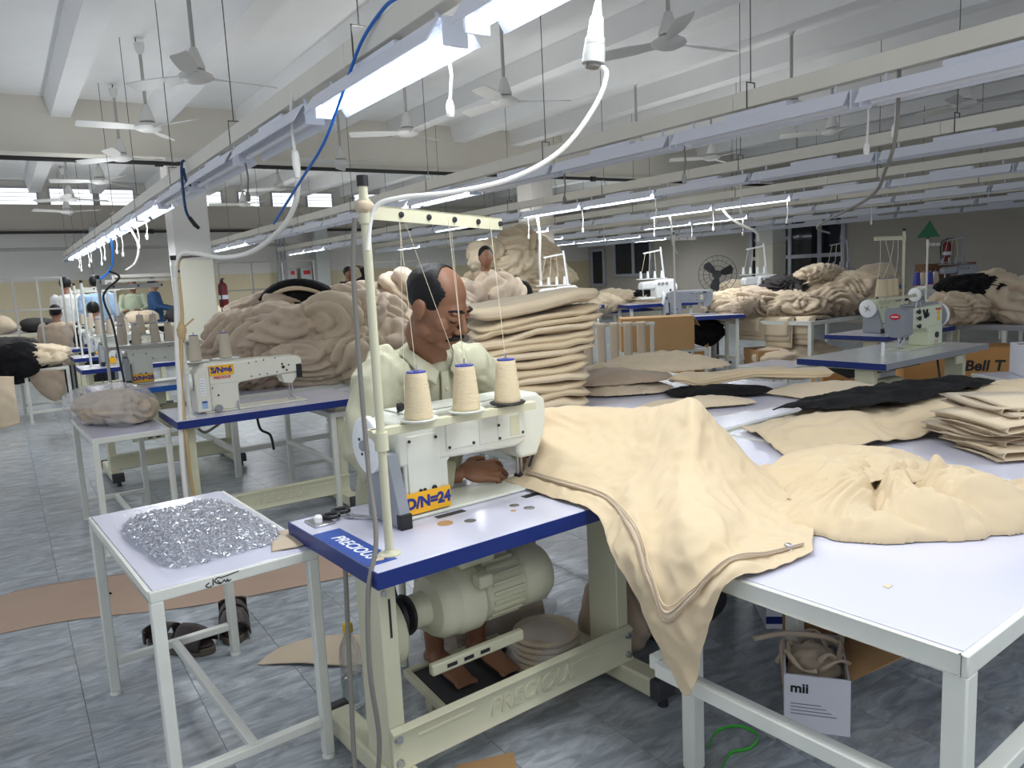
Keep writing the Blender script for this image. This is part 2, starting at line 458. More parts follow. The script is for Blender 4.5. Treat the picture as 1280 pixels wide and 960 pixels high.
def sheet(name, G, nu, nv, m, parent=None, wr=0.0, wf=6.0, seed=0, thick=0.003, stretch=(1, 1, 1), floor_z=None, fine=0.3):
    P = bicubic(G, nu, nv); H, W = len(P), len(P[0]); vs = []
    off = Vector((seed * 3.7, seed * 1.3, seed * 2.1))
    for j in range(H):
        for i in range(W):
            p = P[j][i]
            if wr:
                du = P[j][min(i + 1, W - 1)] - P[j][max(i - 1, 0)]; dv = P[min(j + 1, H - 1)][i] - P[max(j - 1, 0)][i]
                nrm = du.cross(dv); nrm = nrm.normalized() if nrm.length > 1e-9 else Vector((0, 0, 1))
                q = Vector((p.x * stretch[0], p.y * stretch[1], p.z * stretch[2])) * wf + off
                w = Vector((noise.noise(q * 0.6), noise.noise(q * 0.6 + Vector((4, 4, 4))), 0))
                d = noise.noise(q + w) + fine * (abs(noise.noise(q * 2.3 + w)) * 2 - 0.6)
                p = p + nrm * d * wr
            if floor_z is not None and p.z < floor_z: p = Vector((p.x, p.y, floor_z))
            vs.append(p)
    fs = [(j * W + i, j * W + i + 1, (j + 1) * W + i + 1, (j + 1) * W + i) for j in range(H - 1) for i in range(W - 1)]
    b = MB(); b.v = [tuple(p) for p in vs]; b.f = fs
    o = b.build(name, m, parent, 180, solid=thick)
    return o, P
# ================================================================== the room
CEIL = 3.9
def structure(name, mb, m, bevel=0, sharp=35):
    o = mb.build(name, m, None, sharp, bevel); o['kind'] = 'structure'; return o

fl = structure('floor', MB().box(-2.0, 16.2, -2.0, 19.8, -0.20, -0.003), 'marble_far')
fl['label'] = 'grey streaked marble tile floor of the sewing hall'
_tile = MB().hexa([(0.0006, 0.0006, -0.003), (0.3394, 0.0006, -0.003), (0.3394, 0.6794, -0.003), (0.0006, 0.6794, -0.003)],
                  [(0.0012, 0.0012, 0), (0.3388, 0.0012, 0), (0.3388, 0.6788, 0), (0.0012, 0.6788, 0)]).mesh('floor_tile')
_tile.materials.append(MAT['marble'])
_cells = []
for i in range(-2, 24):
    for j in range(0, 24):
        x, y = 0.09 + 0.34 * i, 0.02 + 0.68 * j
        d = Vector((x + 0.17, y + 0.34, -CAM_H)); dz = d.dot(_F)
        if dz < 0.3: continue
        px, py = 640 + 960 * d.dot(_R) / dz, 480 - 960 * d.dot(_U) / dz
        if -60 < px < 1340 and py < 1080: _cells.append((dz, x, y))
_cells.sort()
for _, x, y in _cells[:296]:
    o = bpy.data.objects.new('floor_tile', _tile); COL.objects.link(o); o.location = (x, y, 0); o.parent = fl

structure('ceiling', MB().box(-2.0, 16.2, -2.0, 19.8, CEIL, CEIL + 0.2), 'ceiling')
for k in range(16):
    xr = -1.24 + 1.15 * k
    structure('ceiling_rib', MB().prism([(xr - 0.30, CEIL + 0.01), (xr - 0.25, CEIL - 0.24), (xr - 0.03, CEIL - 0.24), (xr, CEIL + 0.01)], 'y', -2.0, 19.5), 'ceiling')
structure('ceiling_beam', MB().box(-2.0, 16.2, 11.4, 11.85, 3.22, CEIL + 0.02), 'beam_paint', 0.01)
structure('ceiling_beam', MB().box(-2.0, 16.2, 19.15, 19.52, 2.86, 3.38), 'wall_shaded', 0.01)
structure('ceiling_beam', MB().box(15.7, 16.05, -2.0, 19.5, 2.55, CEIL + 0.02), 'beam_paint', 0.01)
for cx, cy, ww in ((2.09, 11.38, 0.48), (8.1, 11.38, 0.46), (14.7, 11.38, 0.46)):
    structure('column', MB().box(cx, cx + ww, cy, cy + 0.48, 1.86, 3.23), 'wall_upper', 0.012)
    structure('column_base', MB().box(cx - 0.004, cx + ww + 0.004, cy - 0.004, cy + 0.484, 0, 1.86), 'column_cream', 0.012)
for cx in (1.8, 6.75):
    structure('column', MB().box(cx, cx + 0.34, 18.9, 19.3, 0, 2.9), 'panel_grey', 0.012)

wf = structure('wall_far', MB().box(-2.0, 16.2, 19.5, 19.8, 0, CEIL), 'wall_upper')
w2 = MB().box(-2.0, 16.0, 19.49, 19.502, 0, 1.79).build('wainscot', 'wall_lower', wf)
wr = structure('wall_right', MB().box(16.0, 16.3, -2.0, 19.5, 0, CEIL), 'wall_shaded')

# clerestory windows above the far beam
nwin = 0
for x0, x1 in ((0.05, 0.94), (1.19, 2.0), (2.13, 2.81), (3.3, 4.05), (4.26, 4.72), (5.14, 5.62), (5.95, 6.5), (6.84, 7.48), (8.1, 8.8), (9.3, 10.0)):
    nwin += 1
    p = structure('window_%d' % nwin, MB().box(x0, x1, 19.47, 19.5, 3.40, 3.74), 'window_bright')
    f = MB()
    f.box(x0 - 0.03, x0, 19.44, 19.5, 3.37, 3.77); f.box(x1, x1 + 0.03, 19.44, 19.5, 3.37, 3.77)
    f.box(x0, x1, 19.44, 19.5, 3.74, 3.77); f.box(x0, x1, 19.44, 19.5, 3.37, 3.40)
    f.build('window_frame', 'window_frame', p)
    for q in range(1, 4):
        MB().box(x0, x1, 19.45, 19.47, 3.40 + q * 0.085 - 0.004, 3.40 + q * 0.085 + 0.004).build('louvre', 'window_frame', p)

def wall_window(n, y0, y1, z0, z1, ys, zs, label):
    p = structure('window_%d' % n, MB().box(15.97, 16.0, y0, y1, z0, z1), 'glass_dark')
    p['label'] = label
    w = 0.09
    for y in [y0] + ys + [y1]: MB().box(15.92, 15.99, y - w / 2, y + w / 2, z0, z1).build('mullion', 'window_frame', p, bevel=0.006)
    for z in [z0] + zs + [z1]: MB().box(15.925, 15.985, y0, y1, z - w / 2, z + w / 2).build('rail', 'window_frame', p, bevel=0.006)
    return p
wall_window(21, 10.45, 13.0, 0.35, 2.50, [11.05, 11.85, 12.72], [1.55], 'tall dark glazed window with grey aluminium frame')
wall_window(22, 10.45, 13.1, 2.85, 3.60, [11.4, 12.3], [], 'dark transom panes above the tall window')
wall_window(23, 16.6, 18.2, 1.27, 2.28, [17.35], [], 'small dark sliding window of two panes')
wall_window(24, 18.7, 19.3, 1.0, 2.1, [], [], 'narrow dark window near the room corner')

# black service pipes across the hall
for yy, zz, r in ((11.25, 3.12, 0.028), (19.1, 2.80, 0.03)):
    p = tag(MB().cyl((-1.9, yy, zz), (15.9, yy, zz), r, n=10).build('service_pipe', 'pipe_black'),
            'black pipe below the near cross beam' if yy < 12 else 'black pipe below the far wall beam', 'pipe')
    for x in (-2.0, 1.98, 3.05, 6.9, 9.4, 12.4):
        MB().cyl((x - 0.05, yy, zz), (x + 0.05, yy, zz), r * 1.7, n=10).build('coupling', 'pipe_black', p)
tag(MB().cyl((-1.9, 19.0, 2.45), (15.9, 19.0, 2.45), 0.035, n=10).build('service_pipe', 'rod'), 'pale pipe running along the far wall', 'pipe')

# ================================================================== ceiling fans
ORD = ['first', 'second', 'third', 'fourth', 'fifth', 'sixth', 'seventh', 'eighth', 'ninth', 'tenth', 'eleventh', 'twelfth', 'thirteenth', 'fourteenth', 'fifteenth', 'sixteenth', 'seventeenth']
def make_fan(name):
    t = thing(name, 'fan', 'fan')
    MB().cyl((0, 0, 0.14), (0, 0, 0.72), 0.016, n=10).build('rod', 'rod', t)
    MB().lathe([(0.012, 0.80), (0.05, 0.80), (0.045, 0.74), (0.018, 0.69)], 14).build('canopy', 'fan_white', t)
    MB().lathe([(0.018, 0.22), (0.03, 0.21), (0.075, 0.07), (0.07, 0.055), (0.02, 0.055)], 16).build('bell', 'fan_white', t)
    MB().lathe([(0.02, 0.055), (0.06, 0.05), (0.125, 0.015), (0.132, 0.0), (0.12, -0.018), (0.07, -0.04), (0.02, -0.045)], 22).build('motor', 'fan_white', t)
    for k in range(3):
        M = Matrix.Rotation(2 * pi * k / 3, 4, 'Z')
        b = MB(); prof = [(0.11, 0.035), (0.2, 0.045), (0.28, 0.066), (0.45, 0.070), (0.60, 0.066), (0.635, 0.05)]
        top = []; bot = []
        for x, w in prof:
            for s, lst in ((1, top), (-1, bot)): lst.append((x, s * w, s * 0.016))
        vs = []; fs = []
        for i in range(len(prof)):
            for s in (0.003, -0.003):
                vs.append(M @ (Vector(top[i]) + Vector((0, 0, s)))); vs.append(M @ (Vector(bot[i]) + Vector((0, 0, s))))
        n = len(prof)
        for i in range(n - 1):
            a, c = 4 * i, 4 * (i + 1)
            fs += [(a, a + 1, c + 1, c), (a + 2, c + 2, c + 3, a + 3), (a, c, c + 2, a + 2), (a + 1, a + 3, c + 3, c + 1)]
        fs += [(0, 2, 3, 1), (4 * n - 4, 4 * n - 3, 4 * n - 1, 4 * n - 2)]
        b.add(vs, fs).build('blade', 'fan_white', t, 60)
    MB().tube([(0.0, 0.03, 0.76), (0.01, 0.03, 0.85), (0, 0, 0.90)], 0.006, 6).build('supply_wire', 'wire', t)
    return t
fan0 = make_fan('ceiling_fan')
_fans = [(1.47, 6.45, 8, 'ceiling fan nearest the camera in the left column of fans'), (1.44, 8.54, 62, 'second ceiling fan of the left column'),
         (1.43, 10.49, 10, 'third ceiling fan of the left column, before the cross beam'), (1.42, 12.66, 50, 'fourth ceiling fan of the left column, just past the cross beam'),
         (1.2, 15.0, 20, 'ceiling fan before the clerestory windows, fifth in the left column'), (1.3, 17.2, 85, 'ceiling fan closest to the far wall in the left column'),
         (4.3, 4.24, -5, 'ceiling fan at top right centre with a blade pointing at the viewer'), (4.19, 6.27, 95, 'ceiling fan behind the white plug connector, second of the middle column'),
         (4.0, 7.96, 30, 'ceiling fan above the lit left tube lamp, third of the middle column'), (4.1, 10.2, 70, 'fourth ceiling fan of the middle column near the cross beam'),
         (4.1, 13.0, 15, 'fifth ceiling fan of the middle column beyond the cross beam'), (4.2, 15.6, 48, 'sixth ceiling fan of the middle column near the clerestory'),
         (7.15, 5.3, 80, 'ceiling fan on a long rod over the second light row on the right'), (7.1, 7.6, 33, 'ceiling fan half hidden behind the second light row'),
         (9.16, 6.18, 12, 'ceiling fan with a broad white blade under the right trunking'), (9.28, 8.3, 25, 'ceiling fan left of the dark transom panes'),
         (9.12, 4.53, 75, 'ceiling fan at the right edge between two light rows'), (12.3, 9.0, 40, 'small distant ceiling fan before the tall window')]
for i, (x, y, a, lb) in enumerate(_fans):
    f = fan0 if i == 0 else copy_tree(fan0)
    f.location = (x, y, 3.05); f.rotation_euler = (0, 0, radians(a)); tag(f, lb, 'fan', 'ceiling fans')

# ================================================================== light rows
ROWX = [-0.95, 1.28, 3.56, 5.75, 7.95, 10.1, 12.3, 14.3]  # first row is out of view, added to light the foreground
ROWN = ['unseen row behind the camera', 'leftmost row', 'second row', 'third row', 'fourth row', 'fifth row', 'sixth row', 'farthest right row']
def trunk(ri, x, y0, y1):
    t = thing('light_trunking', 'long white trunking that carries the %s of tube lights' % ROWN[ri], 'trunking', (x, 0, 0), 0, 'light trunking')
    y = y0
    k = 0
    while y < y1 - 0.1:
        e = min(y + 2.4, y1)
        MB().box(-0.03, 0.03, y + 0.0015, e - 0.0015, 2.27, 2.36).build('duct', 'trunk_white', t, bevel=0.003)
        y = e; k += 1
    y = y0 + 0.9
    while y < y1:
        MB().cyl((0, y, 2.40), (0, y, CEIL), 0.0032, n=5).build('hanger_rod', 'wire', t)
        b = MB(); b.box(-0.034, -0.0305, y - 0.003, y + 0.003, 2.265, 2.405); b.box(0.0305, 0.034, y - 0.003, y + 0.003, 2.265, 2.405); b.box(-0.034, 0.034, y - 0.003, y + 0.003, 2.40, 2.405)
        b.build('hanger_bracket', 'wire', t)
        y += 1.9
    return t
for ri, x in enumerate(ROWX): trunk(ri, x, -1.8, 18.7)

LL = 1.14
def lamp_parts(lit):
    t = thing('tube_light', 'x', 'light')
    h = LL / 2
    prof = [(-0.10, -0.085), (-0.052, -0.012), (0.052, -0.012), (0.10, -0.085), (0.095, -0.088), (0.05, -0.018), (-0.05, -0.018), (-0.095, -0.088)]
    MB().prism(prof, 'y', -h, h).build('reflector', 'lamp_white', t)
    MB().box(-0.022, 0.022, -h + 0.02, h - 0.02, -0.05, -0.018).build('batten', 'lamp_white', t)
    MB().cyl((0, -h + 0.03, -0.075), (0, h - 0.03, -0.075), 0.0145, n=10).build('tube', 'lamp_tube' if lit else 'tube_off', t)
    for s in (-1, 1):
        MB().box(-0.045, 0.045, s * (h + 0.004) - 0.006, s * (h + 0.004) + 0.006, -0.10, -0.01).build('end_plate', 'lamp_cap', t, bevel=0.004)
        MB().cyl((0, s * (h - 0.10), 0.0), (0, s * (h - 0.10), 0.034), 0.008, n=6).build('bracket', 'lamp_cap', t)
    MB().box(-0.028, 0.028, -0.20, 0.20, -0.015, 0.02).build('driver_box', 'lamp_white', t)
    return t
lamp_on = lamp_parts(True); lamp_off = lamp_parts(False)
used = {True: False, False: False}
LIT = {0: {1, 3}, 1: {1, 2, 3, 7, 8, 9, 10, 11, 12, 13, 14}, 2: {0, 1, 6, 7, 12, 13}, 3: {6, 7, 9, 14, 15}, 4: {6, 7, 10, 11, 14}, 5: {8, 9, 12, 13}, 6: {12, 13, 14}, 7: {13}}
_ld = bpy.data.lights.new('tube_glow', 'AREA'); _ld.shape = 'RECTANGLE'; _ld.size = 0.10; _ld.size_y = 1.0
_lu = bpy.data.lights.new('ceiling_fill', 'AREA'); _lu.shape = 'RECTANGLE'; _lu.size = 0.06; _lu.size_y = 1.0; _lu.energy = LAMP_W * 0.30; _lu.color = (0.95, 0.98, 1.0)  # added fill light above each lit fitting, brightens the ceiling
_ld.energy = LAMP_W; _ld.color = (0.95, 0.98, 1.0)
for ri, x in enumerate(ROWX):
    pitch = 1.28 if ri == 1 else 1.2
    ys = -1.09 if ri == 1 else (1.65 - 1.2 * 4 if ri == 0 else 1.65 - 1.2 * 2)
    for k in range(17):
        y = ys + pitch * k
        if y > 18.3 or (ri == 0 and k > 5): break
        if y < (-1.2 if ri < 3 else 0.5): continue
        lit = k in LIT[ri] if ri in (0, 1) else (k - 2) in {j - 2 for j in LIT[ri]}
        src = lamp_on if lit else lamp_off
        if not used[lit]: o = src; used[lit] = True
        else: o = copy_tree(src)
        o.location = (x, y, 2.235)
        tag(o, '%s tube light, %s along the %s of trunking' % ('glowing' if lit else 'unlit', ORD[min(k, 16)], ROWN[ri]), 'light', 'tube lights in the ' + ROWN[ri])
        if lit:
            lu = bpy.data.objects.new('ceiling_fill', _lu); COL.objects.link(lu); lu.parent = o; lu.location = (0, 0, 0.14); lu.rotation_euler = (pi, 0, 0)
            lo = bpy.data.objects.new('tube_glow', _ld); COL.objects.link(lo); lo.parent = o; lo.location = (0, 0, -0.093)
# ================================================================== sewing stations
HERO = (0.697, 1.708, radians(4.0))     # front left corner of the near table
TZ = 0.71

def sewing_table(fr, L, W, label, edge='blue_edge', top='top_white', motor=True, fancy=False, zt=TZ, flip=False, text_on=False, legs=True):
    """table with blue edge band, two columns on T feet, stretcher and clutch motor; origin = front left corner on the floor"""
    t = thing('sewing_table', label, 'table', at(fr, 0, 0), fr[2], 'sewing tables')
    th = 0.042
    tp = MB().box(0.004, L - 0.004, 0.004, W - 0.004, zt - th, zt).build('table_top', top, t, bevel=0.002)
    e = MB()
    e.box(0, L, 0, 0.004, zt - th - 0.002, zt - 0.001); e.box(0, 0.004, 0.004, W - 0.004, zt - th - 0.002, zt - 0.001)
    e.box(L - 0.004, L, 0.004, W - 0.004, zt - th - 0.002, zt - 0.001); e.box(0, L, W - 0.004, W, zt - th - 0.002, zt - 0.001)
    e.build('edge_band', edge, t)
    if legs:
        for k, xc in enumerate((0.085, L - 0.135)):
            c = MB(); c.box(xc - 0.025, xc + 0.025, 0.12, 0.15, 0.09, zt - th - 0.002); c.box(xc - 0.025, xc - 0.018, 0.15, 0.24, 0.09, zt - th - 0.002)
            c.box(xc + 0.018, xc + 0.025, 0.15, 0.24, 0.09, zt - th - 0.002); c.box(xc - 0.025, xc + 0.025, 0.24, 0.26, 0.09, zt - th - 0.002)
            col = c.build('column', 'cream_metal', t, bevel=0.004)
            if fancy:
                MB().box(xc + 0.0, xc + 0.006, 0.118, 0.1195, 0.47, 0.58).build('slot', 'dark_metal', col)
                MB().lathe([(0.0085, -0.006), (0.0085, 0), (0.005, 0.001)], 8, (xc - 0.012, 0.119, 0.60), 'y').build('bolt', 'steel', col)
            f = MB().box(xc - 0.038, xc + 0.038, -0.035, W - 0.06, 0.03, 0.095).build('foot', 'cream_metal', t, bevel=0.008)
            for y0, y1 in ((-0.075, -0.033), (W - 0.062, W - 0.02)):
                MB().prism([(y0, 0.03), (y1, 0.03), (y1, 0.097), (y0 + 0.012, 0.097), (y0, 0.08)], 'x', xc - 0.041, xc + 0.041).build('foot_cap', 'rubber', f, bevel=0.004)
                MB().cyl((xc, (y0 + y1) / 2, 0.0), (xc, (y0 + y1) / 2, 0.03), 0.018, 0.014).build('leveller', 'dark_metal', f)
            MB().box(xc - 0.04, xc + 0.04, 0.04, W - 0.06, zt - th - 0.018, zt - th - 0.002).build('support', 'cream_metal', t, bevel=0.003)
        x0, x1 = 0.06, L - 0.11
        s = MB().prism([(0.118, 0.085), (0.095, 0.095), (0.105, 0.115), (0.105, 0.185), (0.095, 0.205), (0.118, 0.215)], 'x', x0, x1)
        st = s.build('stretcher', 'cream_metal', t, bevel=0.003)
        if fancy or text_on:
            text('embossed_lettering', 'PRECIOUS', 0.075, 'cream_metal', st, face_M(((x0 + x1) / 2 + 0.03, 0.1045, 0.150), (1, 0, 0), (0, 0, 1)), 0.003, 0.25, 0.001)
            for a, b in ((x0 + 0.08, x0 + 0.27), (x1 - 0.27, x1 - 0.06)):
                MB().box(a, b, 0.1025, 0.106, 0.168, 0.176).build('rib', 'cream_metal', st, bevel=0.001)
        if fancy:
            for xx in (x0 + 0.018, x1 - 0.02):
                for zz in (0.115, 0.185):
                    MB().lathe([(0.0095, -0.012), (0.0095, -0.004), (0.0125, -0.004), (0.0125, 0)], 10, (xx, 0.1045, zz), 'y').build('bolt', 'steel', st)
    if motor:
        zc = 0.43; yc = 0.30
        m = MB().lathe([(0.02, 0.50), (0.085, 0.50), (0.098, 0.52), (0.10, 0.60), (0.088, 0.62), (0.03, 0.625)], 26, (0.125, yc, zc), 'x').build('motor_end_bell', 'cream_metal', t)
        mb = MB().lathe([(0.04, 0.25), (0.105, 0.25), (0.112, 0.27), (0.112, 0.33), (0.098, 0.345), (0.094, 0.36), (0.094, 0.50), (0.04, 0.50)], 26, (0.125, yc, zc), 'x').build('motor_body', 'cream_metal', t)
        for k in range(22):
            a = 2 * pi * k / 22
            M = Matrix.Translation((0.125, yc, zc)) @ Matrix.Rotation(a, 4, 'X')
            MB().box(0.37, 0.49, -0.004, 0.004, 0.092, 0.102, M).build('cooling_fin', 'cream_metal', mb)
        MB().lathe([(0.03, 0.12), (0.05, 0.12), (0.055, 0.17), (0.09, 0.185), (0.105, 0.21), (0.105, 0.25), (0.04, 0.25)], 26, (0.125, yc, zc), 'x').build('clutch_housing', 'cream_metal', t)
        MB().lathe([(0.02, 0.075), (0.058, 0.075), (0.062, 0.085), (0.048, 0.095), (0.062, 0.105), (0.058, 0.115), (0.02, 0.115)], 22, (0.125, yc, zc), 'x').build('pulley', 'dark_metal', t)
        MB().lathe([(0.02, 0.02), (0.098, 0.02), (0.106, 0.03), (0.106, 0.062), (0.10, 0.07), (0.02, 0.07)], 26, (0.115, yc, zc - 0.03), 'x').build('belt_cover', 'cream_metal', t)
        MB().box(0.42, 0.47, yc - 0.13, yc - 0.085, zc + 0.06, zc + 0.10).build('terminal_box', 'cream_metal', t, bevel=0.006)
        MB().box(0.40, 0.53, yc - 0.06, yc + 0.06, zc + 0.105, zt - th - 0.003).build('motor_mount', 'cream_metal', t, bevel=0.01)
        MB().box(0.24, 0.58, yc - 0.125, yc - 0.10, zc - 0.155, zc - 0.12).build('clutch_lever', 'cream_metal', t, bevel=0.006)
        for xx in (0.29, 0.35, 0.41):
            MB().box(xx, xx + 0.035, yc - 0.1265, yc - 0.1235, zc - 0.143, zc - 0.132).build('lever_slot', 'dark_metal', t)
        for dx in (0.0, 0.012):
            MB().bar((0.215 + dx, yc + 0.02, zc - 0.0), (0.19 + dx, 0.37, zt - th), 0.009, 0.005).build('drive_belt', 'rubber', t)
    return t

def thread_cone(loc, label, rz=0, m='thread', h=0.128, r=0.041, group='thread cones', pin=True):
    t = thing('thread_cone', label, 'thread cone', loc, rz, group)
    prof = [(r * 0.97, 0.0), (r, 0.006)]
    n = 12
    for i in range(n + 1):
        z = 0.006 + (h - 0.012) * i / n
        prof.append((r + (r * 0.74 - r) * i / n + (0.0006 if i % 2 else -0.0002), z))
    prof.append((r * 0.7, h))
    MB().lathe(prof, 22).build('thread', m, t, 50)
    MB().lathe([(r * 0.6, h - 0.001), (r * 0.68, h), (r * 0.66, h + 0.004), (r * 0.25, h + 0.004), (r * 0.22, h - 0.01)], 18).build('cone_core', 'cone_blue', t)
    if pin: MB().cyl((0, 0, h - 0.012), (0, 0, h + 0.022), 0.0035, n=8).build('spindle', 'steel', t)
    return t

def thread_stand(fr, x, y, label, ztop, arm_len, plate=None, m='cream_metal', arm_dir=8.0, r=0.0115, z0=TZ, fancy=False, droop=0.0):
    """pole on a base flange with a thread guide arm at the top and an optional spool shelf"""
    t = thing('thread_stand', label, 'thread stand', at(fr, x, y, z0), fr[2], 'thread stands')
    MB().lathe([(0.03, 0), (0.03, 0.004), (0.016, 0.007), (0.0125, 0.014)], 18).build('base_flange', m, t)
    MB().cyl((0, 0, 0.004), (0, 0, ztop - z0), r, n=16).build('pole', m, t)
    MB().cyl((0, 0, ztop - z0 - 0.004), (0, 0, ztop - z0 + 0.022), r * 1.25, n=14).build('pole_cap', 'black', t)
    M = Matrix.Rotation(radians(arm_dir), 4, 'Z')
    za = ztop - z0 - 0.065
    if droop: M = M @ Matrix.Translation((0, 0, za)) @ Matrix.Rotation(droop, 4, 'Y') @ Matrix.Translation((0, 0, -za))
    a = MB(); a.box(0.0, arm_len, -0.003, 0.003, za - 0.018, za + 0.018, M); a.box(0.0, arm_len, -0.003, 0.02, za + 0.014, za + 0.018, M)
    arm = a.build('guide_arm', m, t)
    MB().cyl((0, 0, za - 0.03), (0, 0, za + 0.03), r * 1.35, n=14).build('arm_clamp', m, t)
    for k in range(5 if fancy else 3):
        q = M @ Vector((arm_len * (0.22 + 0.76 * k / (4 if fancy else 2)), -0.004, za))
        MB().lathe([(0.004, -0.004), (0.008, -0.003), (0.008, 0.001), (0.004, 0.003)], 10, q, 'y').build('eyelet', 'dark_metal', arm)
    if plate:
        (x0, x1, y0, y1, zp) = plate
        sh = MB(); zz = zp - z0
        sh.box(x0, x1, y0, y0 + 0.028, zz - 0.028, zz - 0.004)
        shf = sh.build('spool_rail', m, t, bevel=0.002)
        MB().cyl((0, 0, zz - 0.04), (0, 0, zz + 0.008), r * 1.6, n=14).build('rail_clamp', m, t)
        MB().bar((0, 0, zz - 0.016), (x0 + 0.02, y0 + 0.014, zz - 0.016), 0.024, 0.024).build('rail_link', m, t)
    return t

def machine_walk(fr, x, y, label, plate=None, rz=0.0, body='machine_white', z0=TZ, fancy=False, guard=True, mirror=False, red=None):
    """walking foot machine seen from its rear; origin under the column, arm towards +x"""
    t = thing('sewing_machine', label, 'sewing machine', at(fr, x, y, z0), fr[2] + rz, 'sewing machines')
    b = bev = 0.006
    MB().box(-0.02, 0.60, -0.085, 0.09, 0.001, 0.012).build('bed', body, t, bevel=0.004)
    MB().prism([(0.0, 0.012), (0.155, 0.012), (0.155, 0.155), (0.172, 0.172), (0.0, 0.172)], 'y', -0.075, 0.08).build('column', body, t, bevel=b)
    arm = MB().prism([(-0.02, 0.165), (0.16, 0.165), (0.42, 0.155), (0.46, 0.165), (0.46, 0.30), (0.44, 0.318), (0.02, 0.318), (-0.02, 0.295)], 'y', -0.078, 0.078)
    arm = arm.build('arm', body, t, bevel=0.01, seg=3)
    h = MB().prism([(0.44, 0.13), (0.455, 0.105), (0.525, 0.105), (0.56, 0.175), (0.57, 0.23), (0.57, 0.29), (0.535, 0.318), (0.44, 0.318)], 'y', -0.058, 0.07)
    h.build('needle_head', body, t, bevel=0.01, seg=3)
    c = MB().box(0.012, 0.125, -0.0795, -0.0745, 0.03, 0.255).build('rear_cover', body, t, bevel=0.0025)
    MB().box(0.150, 0.262, -0.0815, -0.077, 0.19, 0.300).build('rear_cover', body, t, bevel=0.002)
    MB().box(0.275, 0.36, -0.0805, -0.076, 0.185, 0.300).build('rear_cover', body, t, bevel=0.002)
    MB().box(0.345, 0.455, -0.0825, -0.076, 0.185, 0.290).build('lever_plate', body, t, bevel=0.003)
    MB().box(0.395, 0.435, -0.0835, -0.0805, 0.195, 0.262).build('inspection_window', 'cream_metal', t, bevel=0.002)
    for px_, pz_ in ((0.025, 0.045), (0.112, 0.045), (0.112, 0.24), (0.02, 0.24), (0.16, 0.198), (0.25, 0.198), (0.352, 0.195), (0.352, 0.28), (0.447, 0.20), (0.29, 0.285), (0.35, 0.238), (0.40, 0.285)):
        MB().lathe([(0.005, -0.003), (0.005, 0), (0.003, 0.001)], 8, (px_, -0.0815, pz_), 'y').build('screw', 'dark_metal', t)
    MB().lathe([(0.0085, -0.004), (0.0085, 0)], 10, (0.098, -0.080, 0.085), 'y').build('port', 'black', t)
    for q in (0.05, 0.064): MB().lathe([(0.0055, -0.004), (0.0055, 0)], 8, (q, -0.080, 0.085), 'y').build('port', 'black', t)
    MB().cyl((0.27, -0.088, 0.292), (0.44, -0.088, 0.292), 0.0045, n=8).build('lifter_shaft', 'steel', t)
    MB().cyl((0.43, -0.10, 0.292), (0.47, -0.10, 0.292), 0.013, 0.011, n=12).build('lifter_sleeve', 'dark_metal', t)
    # needle end
    MB().cyl((0.505, 0.01, 0.03), (0.505, 0.01, 0.12), 0.0065, n=8).build('presser_bar', 'steel', t)
    MB().cyl((0.49, 0.01, 0.02), (0.49, 0.01, 0.12), 0.005, n=8).build('needle_bar', 'steel', t)
    MB().box(0.484, 0.525, -0.006, 0.028, 0.014, 0.034).build('presser_foot', 'dark_metal', t, bevel=0.003)
    MB().cyl((0.545, 0.02, 0.05), (0.545, 0.02, 0.17), 0.004, n=6).build('walking_foot_rod', 'dark_metal', t)
    MB().bar((0.515, -0.02, 0.06), (0.545, -0.045, 0.16), 0.012, 0.008).build('lift_lever', 'dark_metal', t)
    # handwheel
    MB().lathe([(0.02, -0.085), (0.078, -0.085), (0.086, -0.08), (0.086, -0.062), (0.078, -0.058), (0.06, -0.064), (0.02, -0.066)], 30, (0, 0.0, 0.235), 'x').build('handwheel', 'wheel_white', t)
    MB().lathe([(0.012, -0.097), (0.016, -0.094), (0.016, -0.083)], 14, (0, 0.0, 0.235), 'x').build('wheel_bolt', 'grey_metal', t)
    for k in range(4):
        a = k * pi / 2 + 0.5
        MB().lathe([(0.0045, -0.088), (0.0045, -0.084)], 8, (0, 0.032 * cos(a), 0.235 + 0.032 * sin(a)), 'x').build('screw', 'dark_metal', t)
    MB().cyl((-0.07, 0, 0.235), (0.0, 0, 0.235), 0.022, n=14).build('shaft_boss', body, t)
    if guard:
        g = MB().prism([(-0.085, 0.003), (-0.145, 0.003), (-0.065, 0.30), (-0.02, 0.30)], 'x', -0.052, -0.028)
        g = MB().prism([(0.06, 0.002), (-0.13, 0.002), (-0.145, 0.02), (-0.085, 0.215), (0.06, 0.215)], 'x', -0.058, -0.022).build('belt_guard', 'machine_grey', t, bevel=0.003)
        MB().box(-0.0585, -0.0215, -0.146, -0.118, 0.0, 0.045).build('guard_foot', 'black', t, bevel=0.002)
    MB().box(0.02, 0.44, -0.06, 0.06, 0.3185, 0.3235).build('top_cover', body, t, bevel=0.002)
    MB().cyl((0.30, 0.02, 0.32), (0.30, 0.02, 0.37), 0.004, n=8).build('thread_pin', 'steel', t)
    te = MB(); te.lathe([(0.004, 0), (0.014, 0.004), (0.014, 0.006), (0.004, 0.01)], 12, (0.02, -0.05, 0.34), 'y')
    te.cyl((0.02, -0.03, 0.322), (0.02, -0.03, 0.35), 0.004, n=6)
    te.build('tension_disc', 'dark_metal', t)
    if plate:
        p = MB().box(-0.005, 0.152, -0.0845, -0.0815, 0.018, 0.083).build('number_plate', 'label_yellow', t)
        text('plate_lettering', plate, 0.046, 'label_blue', p, face_M((0.073, -0.0852, 0.050), (1, 0, 0), (0, 0, 1)), 0.0004, 0, 0.0022)
    return t

